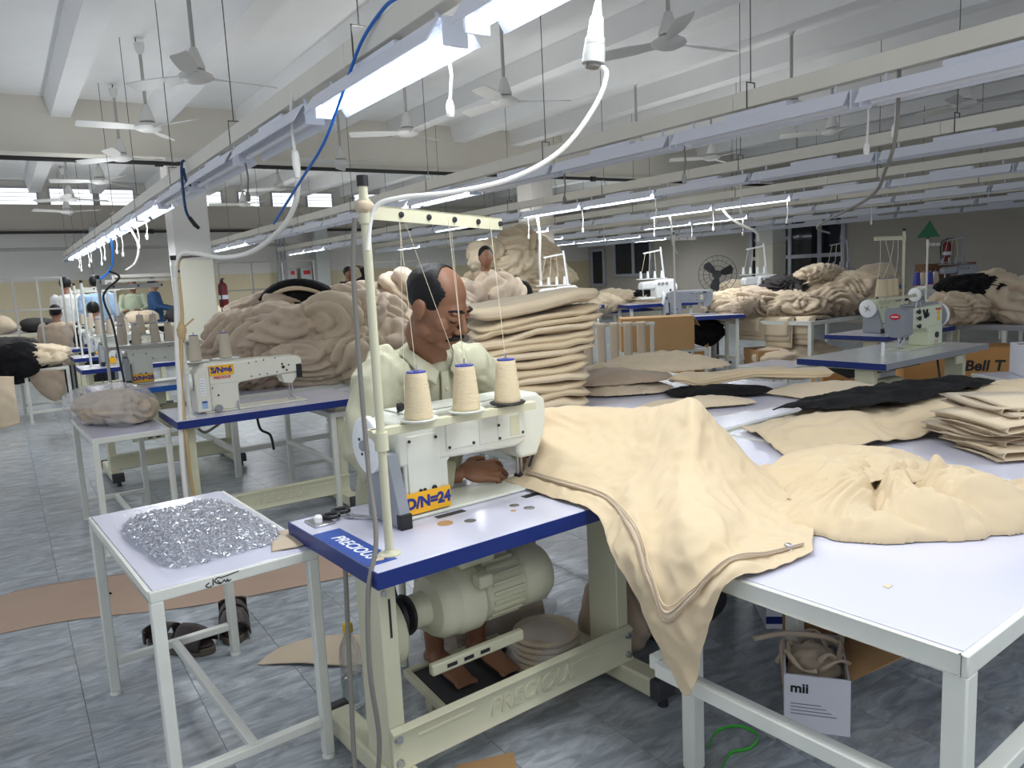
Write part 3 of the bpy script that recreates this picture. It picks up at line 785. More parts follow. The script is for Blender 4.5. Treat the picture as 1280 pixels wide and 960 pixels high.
# ------------------------------------------------------------------ the near station
tb = sewing_table(HERO, 1.10, 0.577, 'blue edged sewing table in the foreground where the man works', motor=True, fancy=True)
bp = MB().box(0.02, 0.115, 0.02, 0.40, TZ + 0.0004, TZ + 0.0014)
bp = MB().hexa([(0.004, 0.055, TZ + 0.0003), (0.088, 0.055, TZ + 0.0003), (0.088, 0.40, TZ + 0.0003), (0.004, 0.40, TZ + 0.0003)],
               [(0.004, 0.055, TZ + 0.001), (0.088, 0.055, TZ + 0.001), (0.088, 0.40, TZ + 0.001), (0.004, 0.40, TZ + 0.001)]).build('name_strip', 'blue_plate', tb)
text('strip_lettering', 'PRECIOUS', 0.05, 'print_white', bp, face_M((0.046, 0.22, TZ + 0.0014), (0, -1, 0), (1, 0, 0)), 0.0003, 0.2, 0.001)
for q, (hx, hy, hr, mm) in enumerate(((0.335, 0.21, 0.024, 'cardboard'), (0.40, 0.175, 0.018, 'steel'), (0.585, 0.20, 0.016, 'steel'), (0.60, 0.145, 0.018, 'steel'), (0.55, 0.16, 0.009, 'cardboard'))):
    MB().lathe([(hr, 0), (hr, 0.0012), (hr * 0.6, 0.0022)], 18, (hx, hy, TZ)).build('hole_cover', mm, tb)
for (x0, x1, y0, y1) in ((0.345, 0.445, 0.262, 0.286), (0.66, 0.75, 0.235, 0.262), (0.63, 0.72, 0.31, 0.325)):
    MB().box(x0, x1, y0, y1, TZ, TZ + 0.0015).build('slide_plate', 'dark_metal', tb)
MB().box(0.035, 0.10, 0.45, 0.535, TZ, TZ + 0.006).build('switch_tray', 'steel', tb, bevel=0.002)
MB().lathe([(0.012, 0), (0.013, 0.014), (0.008, 0.02)], 12, (0.062, 0.49, TZ + 0.006)).build('switch_knob', 'wheel_white', tb)
tbw = MB(); tbw.box(0.0, 0.07, 0, 0.17, 0, 0.002)

hm = machine_walk(HERO, 0.265, 0.385, 'white walking foot sewing machine with yellow D/N=24 plate', 'D/N=24', fancy=True)
machine_hero = hm
stand = thread_stand(HERO, 0.09, 0.099, 'cream thread stand pole rising beside the D/N=24 machine', 1.66, 0.56, (0.02, 0.60, 0.10, 0.13, 1.03), arm_dir=16, droop=0.03, fancy=True)
_spots = [(0.264, 0.20, 'large cream thread cone nearest the pole on the D/N=24 stand'), (0.43, 0.205, 'cream thread cone in the middle of the D/N=24 stand'), (0.590, 0.215, 'cream thread cone on the black saucer, rightmost on the D/N=24 stand')]
for q, (x, y, lb) in enumerate(_spots):
    dish = MB().lathe([(0.006, -0.004), (0.052, -0.003), (0.056, 0.002), (0.054, 0.004), (0.006, 0.001)], 24, (x - 0.09, y - 0.099, 1.034 - TZ)).build('spool_dish', 'black' if q == 2 else 'machine_white', stand)
    thread_cone(at(HERO, x, y, 1.038), lb)
# threads from the guide arm down to the cones and over to the machine
_za = 1.59
def arm_pt(s): return at(HERO, 0.09 + s * cos(radians(16)), 0.099 + s * sin(radians(16)) - 0.004, _za)
for q, (s, cone) in enumerate(((0.115, 0), (0.31, 1), (0.50, 2))):
    x, y, _ = _spots[cone]
    MB().tube([arm_pt(s), at(HERO, x, y, 1.165)], 0.0009, 5).build('thread_line', 'thread_line', None)
    o = bpy.data.objects['thread_line' if q == 0 else 'thread_line.%03d' % q]
    tag(o, ['thread from the left cone up to the guide arm', 'thread from the middle cone up to the guide arm', 'thread from the right cone up to the guide arm'][q], 'thread', 'threads of the near stand')
for q, (s, e) in enumerate(((0.12, (0.30, 0.34, 1.06)), (0.13, (0.57, 0.405, 1.05)), (0.32, (0.565, 0.405, 1.05)))):
    o = MB().tube([arm_pt(s), at(HERO, *e)], 0.0009, 5).build('thread_line', 'thread_line', None)
    tag(o, ['thread falling beside the pole to the machine top', 'thread crossing the face of the man', 'thread falling from the arm centre to the machine'][q], 'thread', 'threads of the near stand')

# treadle under the table
tr = thing('treadle', 'grey foot treadle under the foreground sewing table', 'pedal', at(HERO, 0.37, 0.34), HERO[2])
MB().box(0, 0.36, 0, 0.22, 0.05, 0.062, Matrix.Rotation(radians(8), 4, 'X')).build('plate', 'rubber', tr, bevel=0.004)
b = MB(); M8 = Matrix.Rotation(radians(8), 4, 'X')
b.box(-0.02, 0.0, -0.02, 0.24, 0.046, 0.07, M8); b.box(0.36, 0.38, -0.02, 0.24, 0.046, 0.07, M8); b.box(0, 0.36, -0.02, 0, 0.046, 0.07, M8); b.box(0, 0.36, 0.22, 0.24, 0.046, 0.07, M8)
b.build('frame', 'cream_metal', tr, bevel=0.002)
for xx in (0.01, 0.35): MB().box(xx - 0.012, xx + 0.012, 0.08, 0.12, 0, 0.06).build('pivot', 'cream_metal', tr)

# scissors on the table
sc = thing('scissors', 'black handled thread scissors lying on the foreground table', 'scissors', at(HERO, 0.135, 0.505, TZ), HERO[2] + radians(-60))
for s in (-1, 1):
    ring = [(-0.01 + 0.026 * cos(a), s * 0.026 + 0.021 * sin(a), 0.012) for a in [2 * pi * k / 18 for k in range(19)]]
    MB().tube(ring, 0.0065, 8).build('handle', 'black', sc)
    MB().prism([(0.015, s * 0.006), (0.05, s * 0.01 - 0.004), (0.16, 0.0), (0.05, s * -0.004 - 0.004)], 'z', 0.008 + s * 0.0015, 0.0105 + s * 0.0015).build('blade', 'steel', sc)
MB().cyl((0.05, -0.002, 0.0), (0.05, -0.002, 0.015), 0.005, n=10).build('pivot', 'steel', sc)
chip = tag(MB().hexa([(0, 0, 0), (0.02, -0.006, 0), (0.07, 0.05, 0), (0.05, 0.06, 0)], [(0, 0, 0.001), (0.02, -0.006, 0.001), (0.07, 0.05, 0.001), (0.05, 0.06, 0.001)]).build('cloth_scrap', 'cloth_tan'), 'small beige cloth scrap beside the pole base', 'scrap')
chip.location = at(HERO, 0.035, 0.075, TZ + 0.002); chip.rotation_euler[2] = HERO[2]
# ================================================================== white steel frame tables
def frame_table(name, fr, L, W, z, label, cat='table', tube=0.04, rails=(), top='top_white', group=None, thick=0.028, frame='white_metal'):
    t = thing(name, label, cat, at(fr, 0, 0), fr[2], group)
    MB().box(tube * 0.3, L - tube * 0.3, tube * 0.3, W - tube * 0.3, z - 0.014, z).build('table_top', top, t, bevel=0.0015)
    e = MB(); zf0 = z - tube
    e.box(0, L, 0, tube * 0.3, zf0, z - 0.002); e.box(0, L, W - tube * 0.3, W, zf0, z - 0.002)
    e.box(0, tube * 0.3, tube * 0.3, W - tube * 0.3, zf0, z - 0.002); e.box(L - tube * 0.3, L, tube * 0.3, W - tube * 0.3, zf0, z - 0.002)
    e.build('top_frame', frame, t, bevel=0.003)
    for xx in (0, L - tube):
        for yy in (0, W - tube):
            lg = MB().box(xx, xx + tube, yy, yy + tube, 0.012, zf0 + 0.001).build('leg', frame, t, bevel=0.004)
            MB().lathe([(tube * 0.62, 0), (tube * 0.62, 0.006), (tube * 0.5, 0.012)], 12, (xx + tube / 2, yy + tube / 2, 0)).build('foot_pad', frame, lg)
    for r in rails:
        k, zr = r[0], r[1]; h = tube * 0.42
        if k == 'x0': q = (tube, L - tube, tube / 2 - h, tube / 2 + h)
        elif k == 'x1': q = (tube, L - tube, W - tube / 2 - h, W - tube / 2 + h)
        elif k == 'y0': q = (tube / 2 - h, tube / 2 + h, tube, W - tube)
        elif k == 'y1': q = (L - tube / 2 - h, L - tube / 2 + h, tube, W - tube)
        else: q = (L / 2 - h, L / 2 + h, tube / 2 + h, W - tube / 2 - h)
        MB().box(q[0], q[1], q[2], q[3], zr - h, zr + h).build('rail', frame, t, bevel=0.003)
    return t

A4 = radians(4.0)
WT = [('white topped steel table in the right foreground with a bare front corner', (1.366, 0.639, A4), 1.22, 0.80),
      ('white topped steel table that carries the tall folded stack', (2.045, 1.49, A4), 0.50, 2.48),
      ('white topped steel table under the fanned bundle of cut panels', (2.605, 0.73, A4), 1.72, 1.48),
      ('white topped steel table under the folded trousers beyond the near cloth', (2.545, 2.25, A4), 1.36, 1.75)]
for _q, (lb, fr, L, W) in enumerate(WT):
    _t = frame_table('work_table', fr, L, W, TZ, lb, 'table', 0.045, (('y0', 0.38), ('x0', 0.38), ('y1', 0.38)), group='white work tables')
    if _q == 0:                       # its back left leg stands further in, behind the drape
        _l = [c for c in _t.children if c.name.startswith('leg')][1]; _l.location = (0.16, 0.0, 0)
        MB().bar((0.03, 0.778, 0.38), (0.165, 0.778, 0.38), 0.036, 0.036).build('rail', 'white_metal', _t)

S_H = frame_table('side_table', (0.235, 2.10, A4), 0.46, 0.90, 0.66, 'small white side table with a bag of rivets on it', 'table', 0.032, (('x0', 0.12), ('x1', 0.12), ('c', 0.12)), group='small side tables')
# handwriting on the front rail: a word in Urdu script
_ink = [[(0.36, 0.642), (0.352, 0.638), (0.350, 0.645), (0.345, 0.638), (0.340, 0.645), (0.334, 0.640), (0.326, 0.641), (0.32, 0.648)],
        [(0.334, 0.652), (0.322, 0.656), (0.312, 0.648), (0.320, 0.640), (0.33, 0.637)], [(0.308, 0.656), (0.306, 0.638)], [(0.296, 0.648), (0.286, 0.642), (0.292, 0.636), (0.303, 0.637)],
        [(0.335, 0.6545), (0.35, 0.655), (0.365, 0.657), (0.385, 0.659)]]
for q, st in enumerate(_ink):
    MB().tube(cat_rom([(0.44 - (0.62 - x * 1.0) * 0.9 + 0.0, -0.0006, z - 0.004) for x, z in st], 4), 0.0016, 5).build('ink_stroke', 'print_black', S_H)
frame_table('side_table', (0.33, 4.64, radians(2)), 0.40, 0.92, 0.66, 'white side table under the bagged fabric left of the S/N=6 machine', 'table', 0.032, (('x0', 0.12), ('x1', 0.12), ('c', 0.12)), group='small side tables')
frame_table('side_table', (0.15, 10.4, radians(3)), 0.46, 0.85, 0.62, 'distant white side table under black and beige garments', 'table', 0.035, (('x0', 0.12), ('x1', 0.12)), group='small side tables')
frame_table('side_table', (1.66, 4.62, radians(2)), 0.5, 0.9, 0.62, 'white side table right of the S/N=6 table', 'table', 0.034, (('y0', 0.3), ('x1', 0.12)), group='small side tables')

# ================================================================== other stations
def machine_direct(fr, x, y, label, plate, rz=0.0, z0=TZ, body='machine_cream'):
    t = thing('sewing_machine', label, 'sewing machine', at(fr, x, y, z0), fr[2] + rz, 'sewing machines')
    MB().box(-0.03, 0.58, -0.085, 0.095, 0.001, 0.010).build('bed', body, t, bevel=0.003)
    MB().prism([(0.0, 0.01), (0.17, 0.01), (0.17, 0.150), (0.185, 0.165), (0.185, 0.20), (0.0, 0.20)], 'y', -0.07, 0.08).build('column', body, t, bevel=0.006)
    MB().prism([(-0.03, 0.16), (0.18, 0.16), (0.30, 0.172), (0.42, 0.182), (0.50, 0.186), (0.555, 0.19), (0.565, 0.215), (0.565, 0.262), (0.545, 0.285), (0.30, 0.292), (-0.01, 0.288), (-0.03, 0.27)], 'y', -0.072, 0.075).build('arm', body, t, bevel=0.01, seg=3)
    MB().prism([(0.43, 0.19), (0.45, 0.125), (0.50, 0.115), (0.535, 0.16), (0.54, 0.19)], 'y', -0.055, 0.06).build('needle_head', body, t, bevel=0.006)
    cb = MB().prism([(-0.075, 0.012), (0.005, 0.012), (0.005, 0.268), (-0.045, 0.268), (-0.075, 0.235)], 'y', -0.092, 0.07).build('motor_box', body, t, bevel=0.008, seg=3)
    MB().box(-0.048, -0.022, -0.0935, -0.091, 0.11, 0.21).build('instruction_label', 'print_white', cb)
    for k in range(6): MB().box(-0.046, -0.026, -0.0942, -0.0934, 0.12 + 0.015 * k, 0.123 + 0.015 * k).build('label_line', 'machine_grey', cb)
    MB().box(-0.05, -0.018, -0.0935, -0.091, 0.032, 0.078).build('rating_label', 'shirt_blue', cb)
    MB().box(-0.048, -0.020, -0.0942, -0.0934, 0.066, 0.075).build('label_line', 'label_blue', cb)
    p = MB().box(0.012, 0.150, -0.0765, -0.0735, 0.215, 0.275).build('number_plate', 'label_yellow', t)
    text('plate_lettering', plate, 0.046, 'label_blue', p, face_M((0.08, -0.0772, 0.246), (1, 0, 0), (0, 0, 1)), 0.0004, 0, 0.0022)
    text('red_lettering', 'PRECIOUS', 0.021, 'print_red', t, face_M((0.078, -0.0752, 0.202), (1, 0, 0), (0, 0, 1)), 0.0003, 0.3, 0.0006)
    MB().box(0.006, 0.0085, -0.0735, -0.07, 0.012, 0.27).build('panel_gap', 'dark_metal', t)
    for px_, pz_, r in ((0.02, 0.145, .004), (0.05, 0.10, .005), (0.24, 0.27, .004), (0.25, 0.19, .004), (0.285, 0.275, .004), (0.33, 0.28, .004), (0.30, 0.195, .004), (0.345, 0.195, .004), (0.40, 0.285, .004), (0.405, 0.20, .004), (0.44, 0.245, .006), (0.445, 0.225, .010), (0.48, 0.235, .005), (0.465, 0.205, .006), (0.02, 0.265, .004)):
        MB().lathe([(r, -0.003), (r, 0)], 8, (px_, -0.0735, pz_), 'y').build('screw', 'dark_metal', t)
    MB().box(0.525, 0.56, -0.078, -0.071, 0.15, 0.235).build('take_up_guard', 'black', t, bevel=0.003)
    MB().cyl((0.515, 0, 0.02), (0.515, 0, 0.13), 0.0055, n=8).build('needle_bar', 'steel', t)
    MB().cyl((0.50, 0.01, 0.02), (0.50, 0.01, 0.13), 0.0055, n=8).build('presser_bar', 'steel', t)
    MB().box(0.49, 0.525, -0.02, 0.02, 0.01, 0.022).build('presser_foot', 'steel', t, bevel=0.002)
    MB().lathe([(0.018, -0.01), (0.022, -0.006), (0.022, 0.004), (0.012, 0.012)], 14, (0.04, -0.10, 0.026), 'y').build('bobbin_winder', 'grey_metal', t)
    MB().cyl((0.155, -0.085, 0), (0.155, -0.085, 0.055), 0.006, n=8).build('post', 'steel', t)
    MB().lathe([(0.02, -0.135), (0.05, -0.135), (0.055, -0.12), (0.055, -0.08), (0.02, -0.075)], 22, (0, 0.0, 0.19), 'x').build('handwheel', 'wheel_white', t)
    return t

S2 = (0.745, 4.52, radians(0.5))
sewing_table(S2, 1.12, 0.58, 'blue edged sewing table carrying the white S/N=6 machine', motor=False, text_on=True, fancy=False)
machine_direct(S2, 0.22, 0.24, 'white lockstitch sewing machine with yellow S/N=6 plate', 'S/N=6')
st2 = thread_stand(S2, 0.09, 0.10, 'white pole beside the S/N=6 machine wrapped with tied cables', 1.60, 0.02, (0.02, 0.50, 0.24, 0.26, 1.00), m='white_metal', r=0.013)
for q, (x, y, lb) in enumerate(((0.20, 0.34, 'beige thread cone at left above the S/N=6 machine'), (0.38, 0.36, 'beige thread cone at right above the S/N=6 machine'))):
    MB().lathe([(0.008, -0.004), (0.075, -0.003), (0.082, 0.003), (0.078, 0.004), (0.03, 0.001), (0.008, 0.001)], 24, (x - 0.09, y - 0.10, 1.005 - TZ)).build('spool_dish', 'wheel_white', st2)
    thread_cone(at(S2, x, y, 1.009), lb, m='thread_grey', h=0.15, r=0.036)

S3 = (0.51, 6.39, radians(1))
sewing_table(S3, 1.12, 0.6, 'light blue edged sewing table carrying the D/N=28 machine', edge='blue_edge_light', motor=True)
machine_walk(S3, 0.31, 0.36, 'white sewing machine with a yellow plate on the light blue edged table', 'D/N=28')
st3 = thread_stand(S3, 0.13, 0.13, 'steel thread stand pole beside the D/N=28 machine', 1.55, 0.48, (0.02, 0.60, 0.10, 0.13, 1.03), m='rod', arm_dir=14)
for q, x in enumerate((0.26, 0.36, 0.50, 0.60)):
    thread_cone(at(S3, x, 0.245, 1.036), 'grey thread cone, %s from the left in front above the D/N=28 machine' % ORD[q], m='thread_grey', h=0.15, r=0.036, group='cones over the D/N=28 machine')
for q, x in enumerate((0.30, 0.44, 0.54)):
    thread_cone(at(S3, x, 0.50, 1.10), 'grey thread cone, %s from the left behind the front cones of D/N=28' % ORD[q], m='thread_grey', h=0.15, r=0.036, group='cones over the D/N=28 machine')
MB().box(0.05, 0.50, 0.33, 0.45, 1.092 - TZ, 1.098 - TZ).build('spool_shelf', 'rod', st3)
for k, (yy, xx, lb) in enumerate(((8.55, 0.60, 'third machine row'), (10.25, 0.66, 'fourth machine row'), (12.2, 0.75, 'fifth machine row'))):
    F = (xx, yy, radians(1))
    sewing_table(F, 1.1, 0.6, 'distant blue edged sewing table of the %s on the left' % lb, motor=(k == 0))
    machine_walk(F, 0.26, 0.36, 'distant white sewing machine of the %s on the left' % lb, ('D/N=30', 'D/N=31', 'D/N=32')[k] if False else None)
    mm = bpy.data.objects[-1] if False else None
    thread_stand(F, 0.10, 0.12, 'distant thread stand of the %s on the left' % lb, 1.56, 0.5, (0.02, 0.60, 0.10, 0.13, 1.03), m='white_metal', arm_dir=10)
    for q, x in enumerate((0.22, 0.32, 0.46)):
        thread_cone(at(F, x, 0.23, 1.036), 'small %s cone from the left on the stand of the %s' % (ORD[q], lb), m='thread_grey', h=0.15, r=0.04, group='cones of the distant left stands')
    plate = tag(MB().box(0, 0.15, -0.002, 0.0, 0, 0.06).build('number_plate', 'label_yellow'), 'plain yellow number plate on the machine of the %s' % lb, 'plate')
    plate.location = at(F, 0.26, 0.278, TZ + 0.02); plate.rotation_euler[2] = F[2]

# right hand machine, needle end towards the camera
S6 = (4.93, 2.90, radians(2.5))
t6 = sewing_table(S6, 1.55, 0.68, 'grey topped sewing table with blue end on the right', top='top_grey', edge='grey_metal', motor=False)
MB().box(-0.002, 0.0, 0.0, 0.68, TZ - 0.046, TZ - 0.002).build('end_band', 'blue_edge', t6)
MB().prism([(0.25, TZ - 0.05), (0.62, TZ - 0.05), (0.60, TZ - 0.12), (0.45, TZ - 0.17), (0.28, TZ - 0.13)], 'x', 0.30, 1.05).build('oil_pan', 'black', t6, bevel=0.01)
MB().lathe([(0.03, 0.42), (0.10, 0.42), (0.11, 0.45), (0.11, 0.6), (0.09, 0.66), (0.03, 0.66)], 20, (0.1, 0.3, 0.42), 'x').build('motor_body', 'cream_metal', t6)
kn = MB(); kn.cyl((0.92, 0.10, TZ - 0.05), (0.90, 0.06, TZ - 0.24), 0.008, n=8); kn.lathe([(0.01, -0.012), (0.05, -0.008), (0.05, 0.008), (0.01, 0.012)], 16, (0.90, 0.05, TZ - 0.27), 'y')
kn.build('knee_lifter', 'black', t6)
MB().box(1.02, 1.12, 0.0, 0.02, TZ - 0.11, TZ - 0.05).build('switch_box', 'cream_metal', t6, bevel=0.004)

def machine_front(fr, x, y, label, z0=TZ):
    """boxy heavy machine, needle end at -x with grey face plate, handwheel at +x"""
    t = thing('sewing_machine', label, 'sewing machine', at(fr, x, y, z0), fr[2], 'sewing machines')
    MB().box(-0.10, 0.50, -0.09, 0.09, 0.001, 0.01).build('bed', 'machine_green', t, bevel=0.003)
    MB().prism([(0.24, 0.01), (0.46, 0.01), (0.46, 0.30), (0.20, 0.30), (0.20, 0.15), (0.24, 0.12)], 'y', -0.08, 0.08).build('column', 'machine_green', t, bevel=0.008)
    MB().prism([(-0.02, 0.16), (0.24, 0.15), (0.44, 0.16), (0.44, 0.315), (0.42, 0.33), (0.0, 0.32), (-0.02, 0.30)], 'y', -0.082, 0.08).build('arm', 'machine_green', t, bevel=0.01, seg=3)
    fp = MB().prism([(-0.085, 0.125), (-0.085, 0.30), (-0.06, 0.325), (0.065, 0.325), (0.08, 0.30), (0.08, 0.15), (0.03, 0.105), (-0.05, 0.10)], 'x', -0.135, -0.02).build('face_cover', 'machine_grey', t, bevel=0.008, seg=3)
    fr_ = MB().prism([(-0.135, 0.125), (-0.02, 0.125), (-0.02, 0.32), (-0.135, 0.32)], 'y', -0.084, -0.08).build('side_cover', 'machine_grey', t)
    em = MB().lathe([(0.036, -0.002), (0.042, 0.0), (0.042, 0.002)], 20, (0, 0, 0), 'x').build('emblem', 'emblem_red', t); em.location = (-0.1372, -0.005, 0.262); em.scale = (1.0, 1, 0.55)
    e2 = MB().box(-0.003, -0.002, -0.026, 0.026, -0.008, 0.008).build('emblem_band', 'print_white', em)
    MB().cyl((-0.07, 0.0, 0.02), (-0.07, 0.0, 0.12), 0.006, n=8).build('needle_bar', 'steel', t)
    MB().cyl((-0.045, 0.0, 0.02), (-0.045, 0.0, 0.12), 0.006, n=8).build('presser_bar', 'steel', t)
    MB().bar((-0.10, -0.03, 0.06), (-0.05, -0.05, 0.125), 0.02, 0.01).build('foot_link', 'steel', t)
    MB().box(-0.09, -0.03, -0.02, 0.02, 0.01, 0.022).build('presser_foot', 'steel', t, bevel=0.002)
    for q, (xx, zz) in enumerate(((0.04, 0.29), (0.05, 0.24), (0.05, 0.18), (0.17, 0.26))):
        te = MB(); te.lathe([(0.005, -0.03), (0.018, -0.026), (0.018, -0.018), (0.008, -0.014), (0.008, 0.0)], 12, (xx, -0.08, zz), 'y'); te.build('tension_disc', 'dark_metal', t)
    MB().tube([(0.0, -0.09, 0.32), (0.01, -0.095, 0.37), (0.06, -0.095, 0.37), (0.065, -0.09, 0.31)], 0.005, 6).build('thread_guide', 'steel', t)
    MB().bar((0.13, -0.085, 0.30), (0.16, -0.09, 0.235), 0.018, 0.01).build('tension_lever', 'dark_metal', t)
    MB().bar((0.19, -0.085, 0.30), (0.16, -0.09, 0.235), 0.018, 0.01).build('tension_lever', 'dark_metal', t)
    for q in range(2): MB().box(0.36, 0.40, -0.0835, -0.08, 0.20 + 0.045 * q, 0.235 + 0.045 * q).build('caution_label', 'label_yellow', t)
    MB().box(0.33, 0.42, -0.0835, -0.08, 0.285, 0.30).build('name_label', 'print_red', t)
    MB().lathe([(0.006, -0.012), (0.024, -0.01), (0.024, 0.0)], 14, (0.36, -0.08, 0.09), 'y').build('stitch_dial', 'dark_metal', t)
    MB().box(0.335, 0.385, -0.083, -0.08, 0.02, 0.055).build('label', 'cloth_tan', t)
    MB().lathe([(0.02, 0.47), (0.09, 0.47), (0.10, 0.485), (0.10, 0.53), (0.085, 0.54), (0.02, 0.535)], 26, (0, 0, 0.235), 'x').build('handwheel', 'wheel_white', t)
    MB().lathe([(0.03, 0.44), (0.105, 0.445), (0.105, 0.475), (0.03, 0.475)], 26, (0, 0, 0.235), 'x').build('wheel_guard', 'machine_grey', t)
    MB().box(0.05, 0.40, -0.06, 0.06, 0.325, 0.345).build('top_box', 'grey_metal', t, bevel=0.004)
    return t
machine_front(S6, 0.86, 0.33, 'cream heavy sewing machine with grey face cover and red emblem')
th6 = MB(); _t = tag(MB().cyl((0, 0, 0), (0, 0, 0.10), 0.012, n=10).build('spool_pin', 'wheel_white'), 'short white pin standing on the grey topped table', 'pin'); _t.location = at(S6, 0.40, 0.24, TZ)

# second machine behind it with a tall stand and three cones
S7 = (6.66, 3.92, radians(2))
sewing_table(S7, 1.3, 0.62, 'dark blue edged sewing table behind the cream heavy machine', motor=False)
machine_walk(S7, 0.35, 0.34, 'pale sewing machine below a rack of three cream cones', None, body='machine_green')
thread_stand(S7, 0.42, 0.08, 'tall cream thread stand behind the heavy machine', 1.66, 0.42, (-0.30, 0.30, 0.02, 0.05, 1.06), arm_dir=172)
for q, x in enumerate((0.18, 0.29, 0.40)):
    thread_cone(at(S7, x, 0.16, 1.066), 'cream cone, %s from the left on the rack behind the heavy machine' % ORD[q], h=0.16, r=0.05, group='cones of the right rack')
for q, (dx, e) in enumerate(((-0.36, -0.30), (-0.28, 0.02), (-0.12, -0.22), (-0.05, 0.0))):
    tag(MB().tube(cat_rom([at(S7, 0.42 + dx, 0.11, 1.59), at(S7, 0.42 + dx + (e - dx) * 0.4, 0.12, 1.40), at(S7, 0.42 + e, 0.16, 1.22)], 4), 0.0022, 5).build('thread_line', 'thread_line'), '%s thread from the left below the guide arm behind the heavy machine' % ORD[q], 'thread', 'threads of the right rack')

# small far machines -------------------------------------------------
def overlock(loc, rz, label, m='wheel_white', stand=True):
    t = thing('overlock_machine', label, 'sewing machine', loc, rz, 'distant overlock machines')
    MB().prism([(0.0, 0.0), (0.30, 0.0), (0.32, 0.05), (0.32, 0.24), (0.28, 0.28), (0.05, 0.27), (0.0, 0.22)], 'y', -0.11, 0.10).build('body', m, t, bevel=0.02, seg=3)
    MB().prism([(-0.20, 0.14), (-0.02, 0.14), (0.02, 0.17), (0.02, 0.26), (-0.17, 0.25), (-0.20, 0.22)], 'y', -0.08, 0.08).build('head', m, t, bevel=0.02, seg=3)
    MB().cyl((-0.15, 0, 0.02), (-0.15, 0, 0.15), 0.010, n=8).build('needle_bar', 'steel', t)
    MB().box(-0.22, 0.02, -0.09, 0.09, 0.0, 0.03).build('bed', m, t, bevel=0.006)
    MB().lathe([(0.02, 0.32), (0.07, 0.325), (0.07, 0.355), (0.02, 0.36)], 18, (0, 0, 0.15), 'x').build('handwheel', m, t)
    for q in range(4): MB().lathe([(0.022, 0.30), (0.022, 0.31), (0.015, 0.40), (0.005, 0.40)], 10, (-0.16 + 0.11 * q, 0.05, 0.0)).build('spool', m, t)
    MB().box(-0.22, 0.24, 0.02, 0.08, 0.285, 0.295).build('spool_shelf', m, t)
    for q in range(3): MB().lathe([(0.004, -0.02), (0.018, -0.016), (0.018, 0.0)], 10, (0.05 + 0.06 * q, -0.11, 0.22), 'y').build('dial', 'machine_grey', t)
    if stand:
        MB().cyl((0.22, 0.08, 0.27), (0.17, 0.08, 0.74), 0.014, n=8).build('stand_pole', m, t)
        MB().bar((0.18, 0.08, 0.70), (-0.10, 0.08, 0.66), 0.02, 0.02).build('stand_arm', m, t)
        for q in range(3): MB().cyl((-0.07 + 0.07 * q, 0.07, 0.67), (-0.14 + 0.11 * q, 0.05, 0.40), 0.003, n=4).build('thread', 'thread_line', t)
    return t
def far_table(x, y, rz, L, W, z, label, top='top_white', edge='blue_edge'):
    t = thing('distant_table', label, 'table', (x, y, 0), rz, 'distant tables')
    MB().box(0, L, 0, W, z - 0.03, z).build('table_top', top, t)
    e = MB(); e.box(-0.004, L + 0.004, -0.006, 0, z - 0.05, z - 0.002); e.box(-0.006, 0, 0, W, z - 0.05, z - 0.002); e.build('edge_band', edge, t)
    for xx in (0.06, L - 0.10):
        for yy in (0.05, W - 0.09): MB().box(xx, xx + 0.04, yy, yy + 0.04, 0, z - 0.03).build('leg', 'white_metal', t)
    return t
# ================================================================== fabrics
def folded(name, loc, L, W, T, rz, tilt, seed, m, label, group=None, wob=0.018, layers=3, tiltx=0.0):
    rnd = random.Random(seed); n, k = 56, 18; vs = []; fs = []
    off = Vector((seed * 1.71, seed * 0.37, seed * 2.3))
    sg = lambda c, e: math.copysign(abs(c) ** e, c)
    for i in range(k + 1):
        th = -pi / 2 + pi * i / k
        for j in range(n):
            ph = 2 * pi * j / n
            cz = sg(sin(th), 0.75); cr = abs(cos(th)) ** 0.33
            x = sg(cos(ph), 0.32) * cr; y = sg(sin(ph), 0.32) * cr
            side = cr ** 3
            rip = 0.014 * abs(sin((cz * 0.5 + 0.5) * pi * layers)) * side
            p = Vector((x * (L / 2 - 0.012 + rip), y * (W / 2 - 0.012 + rip), cz * T / 2))
            d = noise.noise(Vector((p.x * 5, p.y * 5, 0)) + off); d2 = noise.noise(Vector((p.x * 13, p.y * 9, p.z * 6)) + off)
            p.z += wob * d + wob * 0.4 * d2
            p.x += 0.012 * noise.noise(Vector((p.y * 6, p.z * 10, 3)) + off); p.y += 0.012 * noise.noise(Vector((p.x * 6, p.z * 10, 8)) + off)
            vs.append(p)
    for i in range(k):
        for j in range(n):
            j2 = (j + 1) % n; fs.append((i * n + j, i * n + j2, (i + 1) * n + j2, (i + 1) * n + j))
    b = MB(); b.v = [tuple(v) for v in vs]; b.f = fs
    o = b.build(name, m, None, 180)
    o.location = loc; o.rotation_euler = (tiltx, tilt, rz)
    return tag(o, label, 'folded cloth', group)

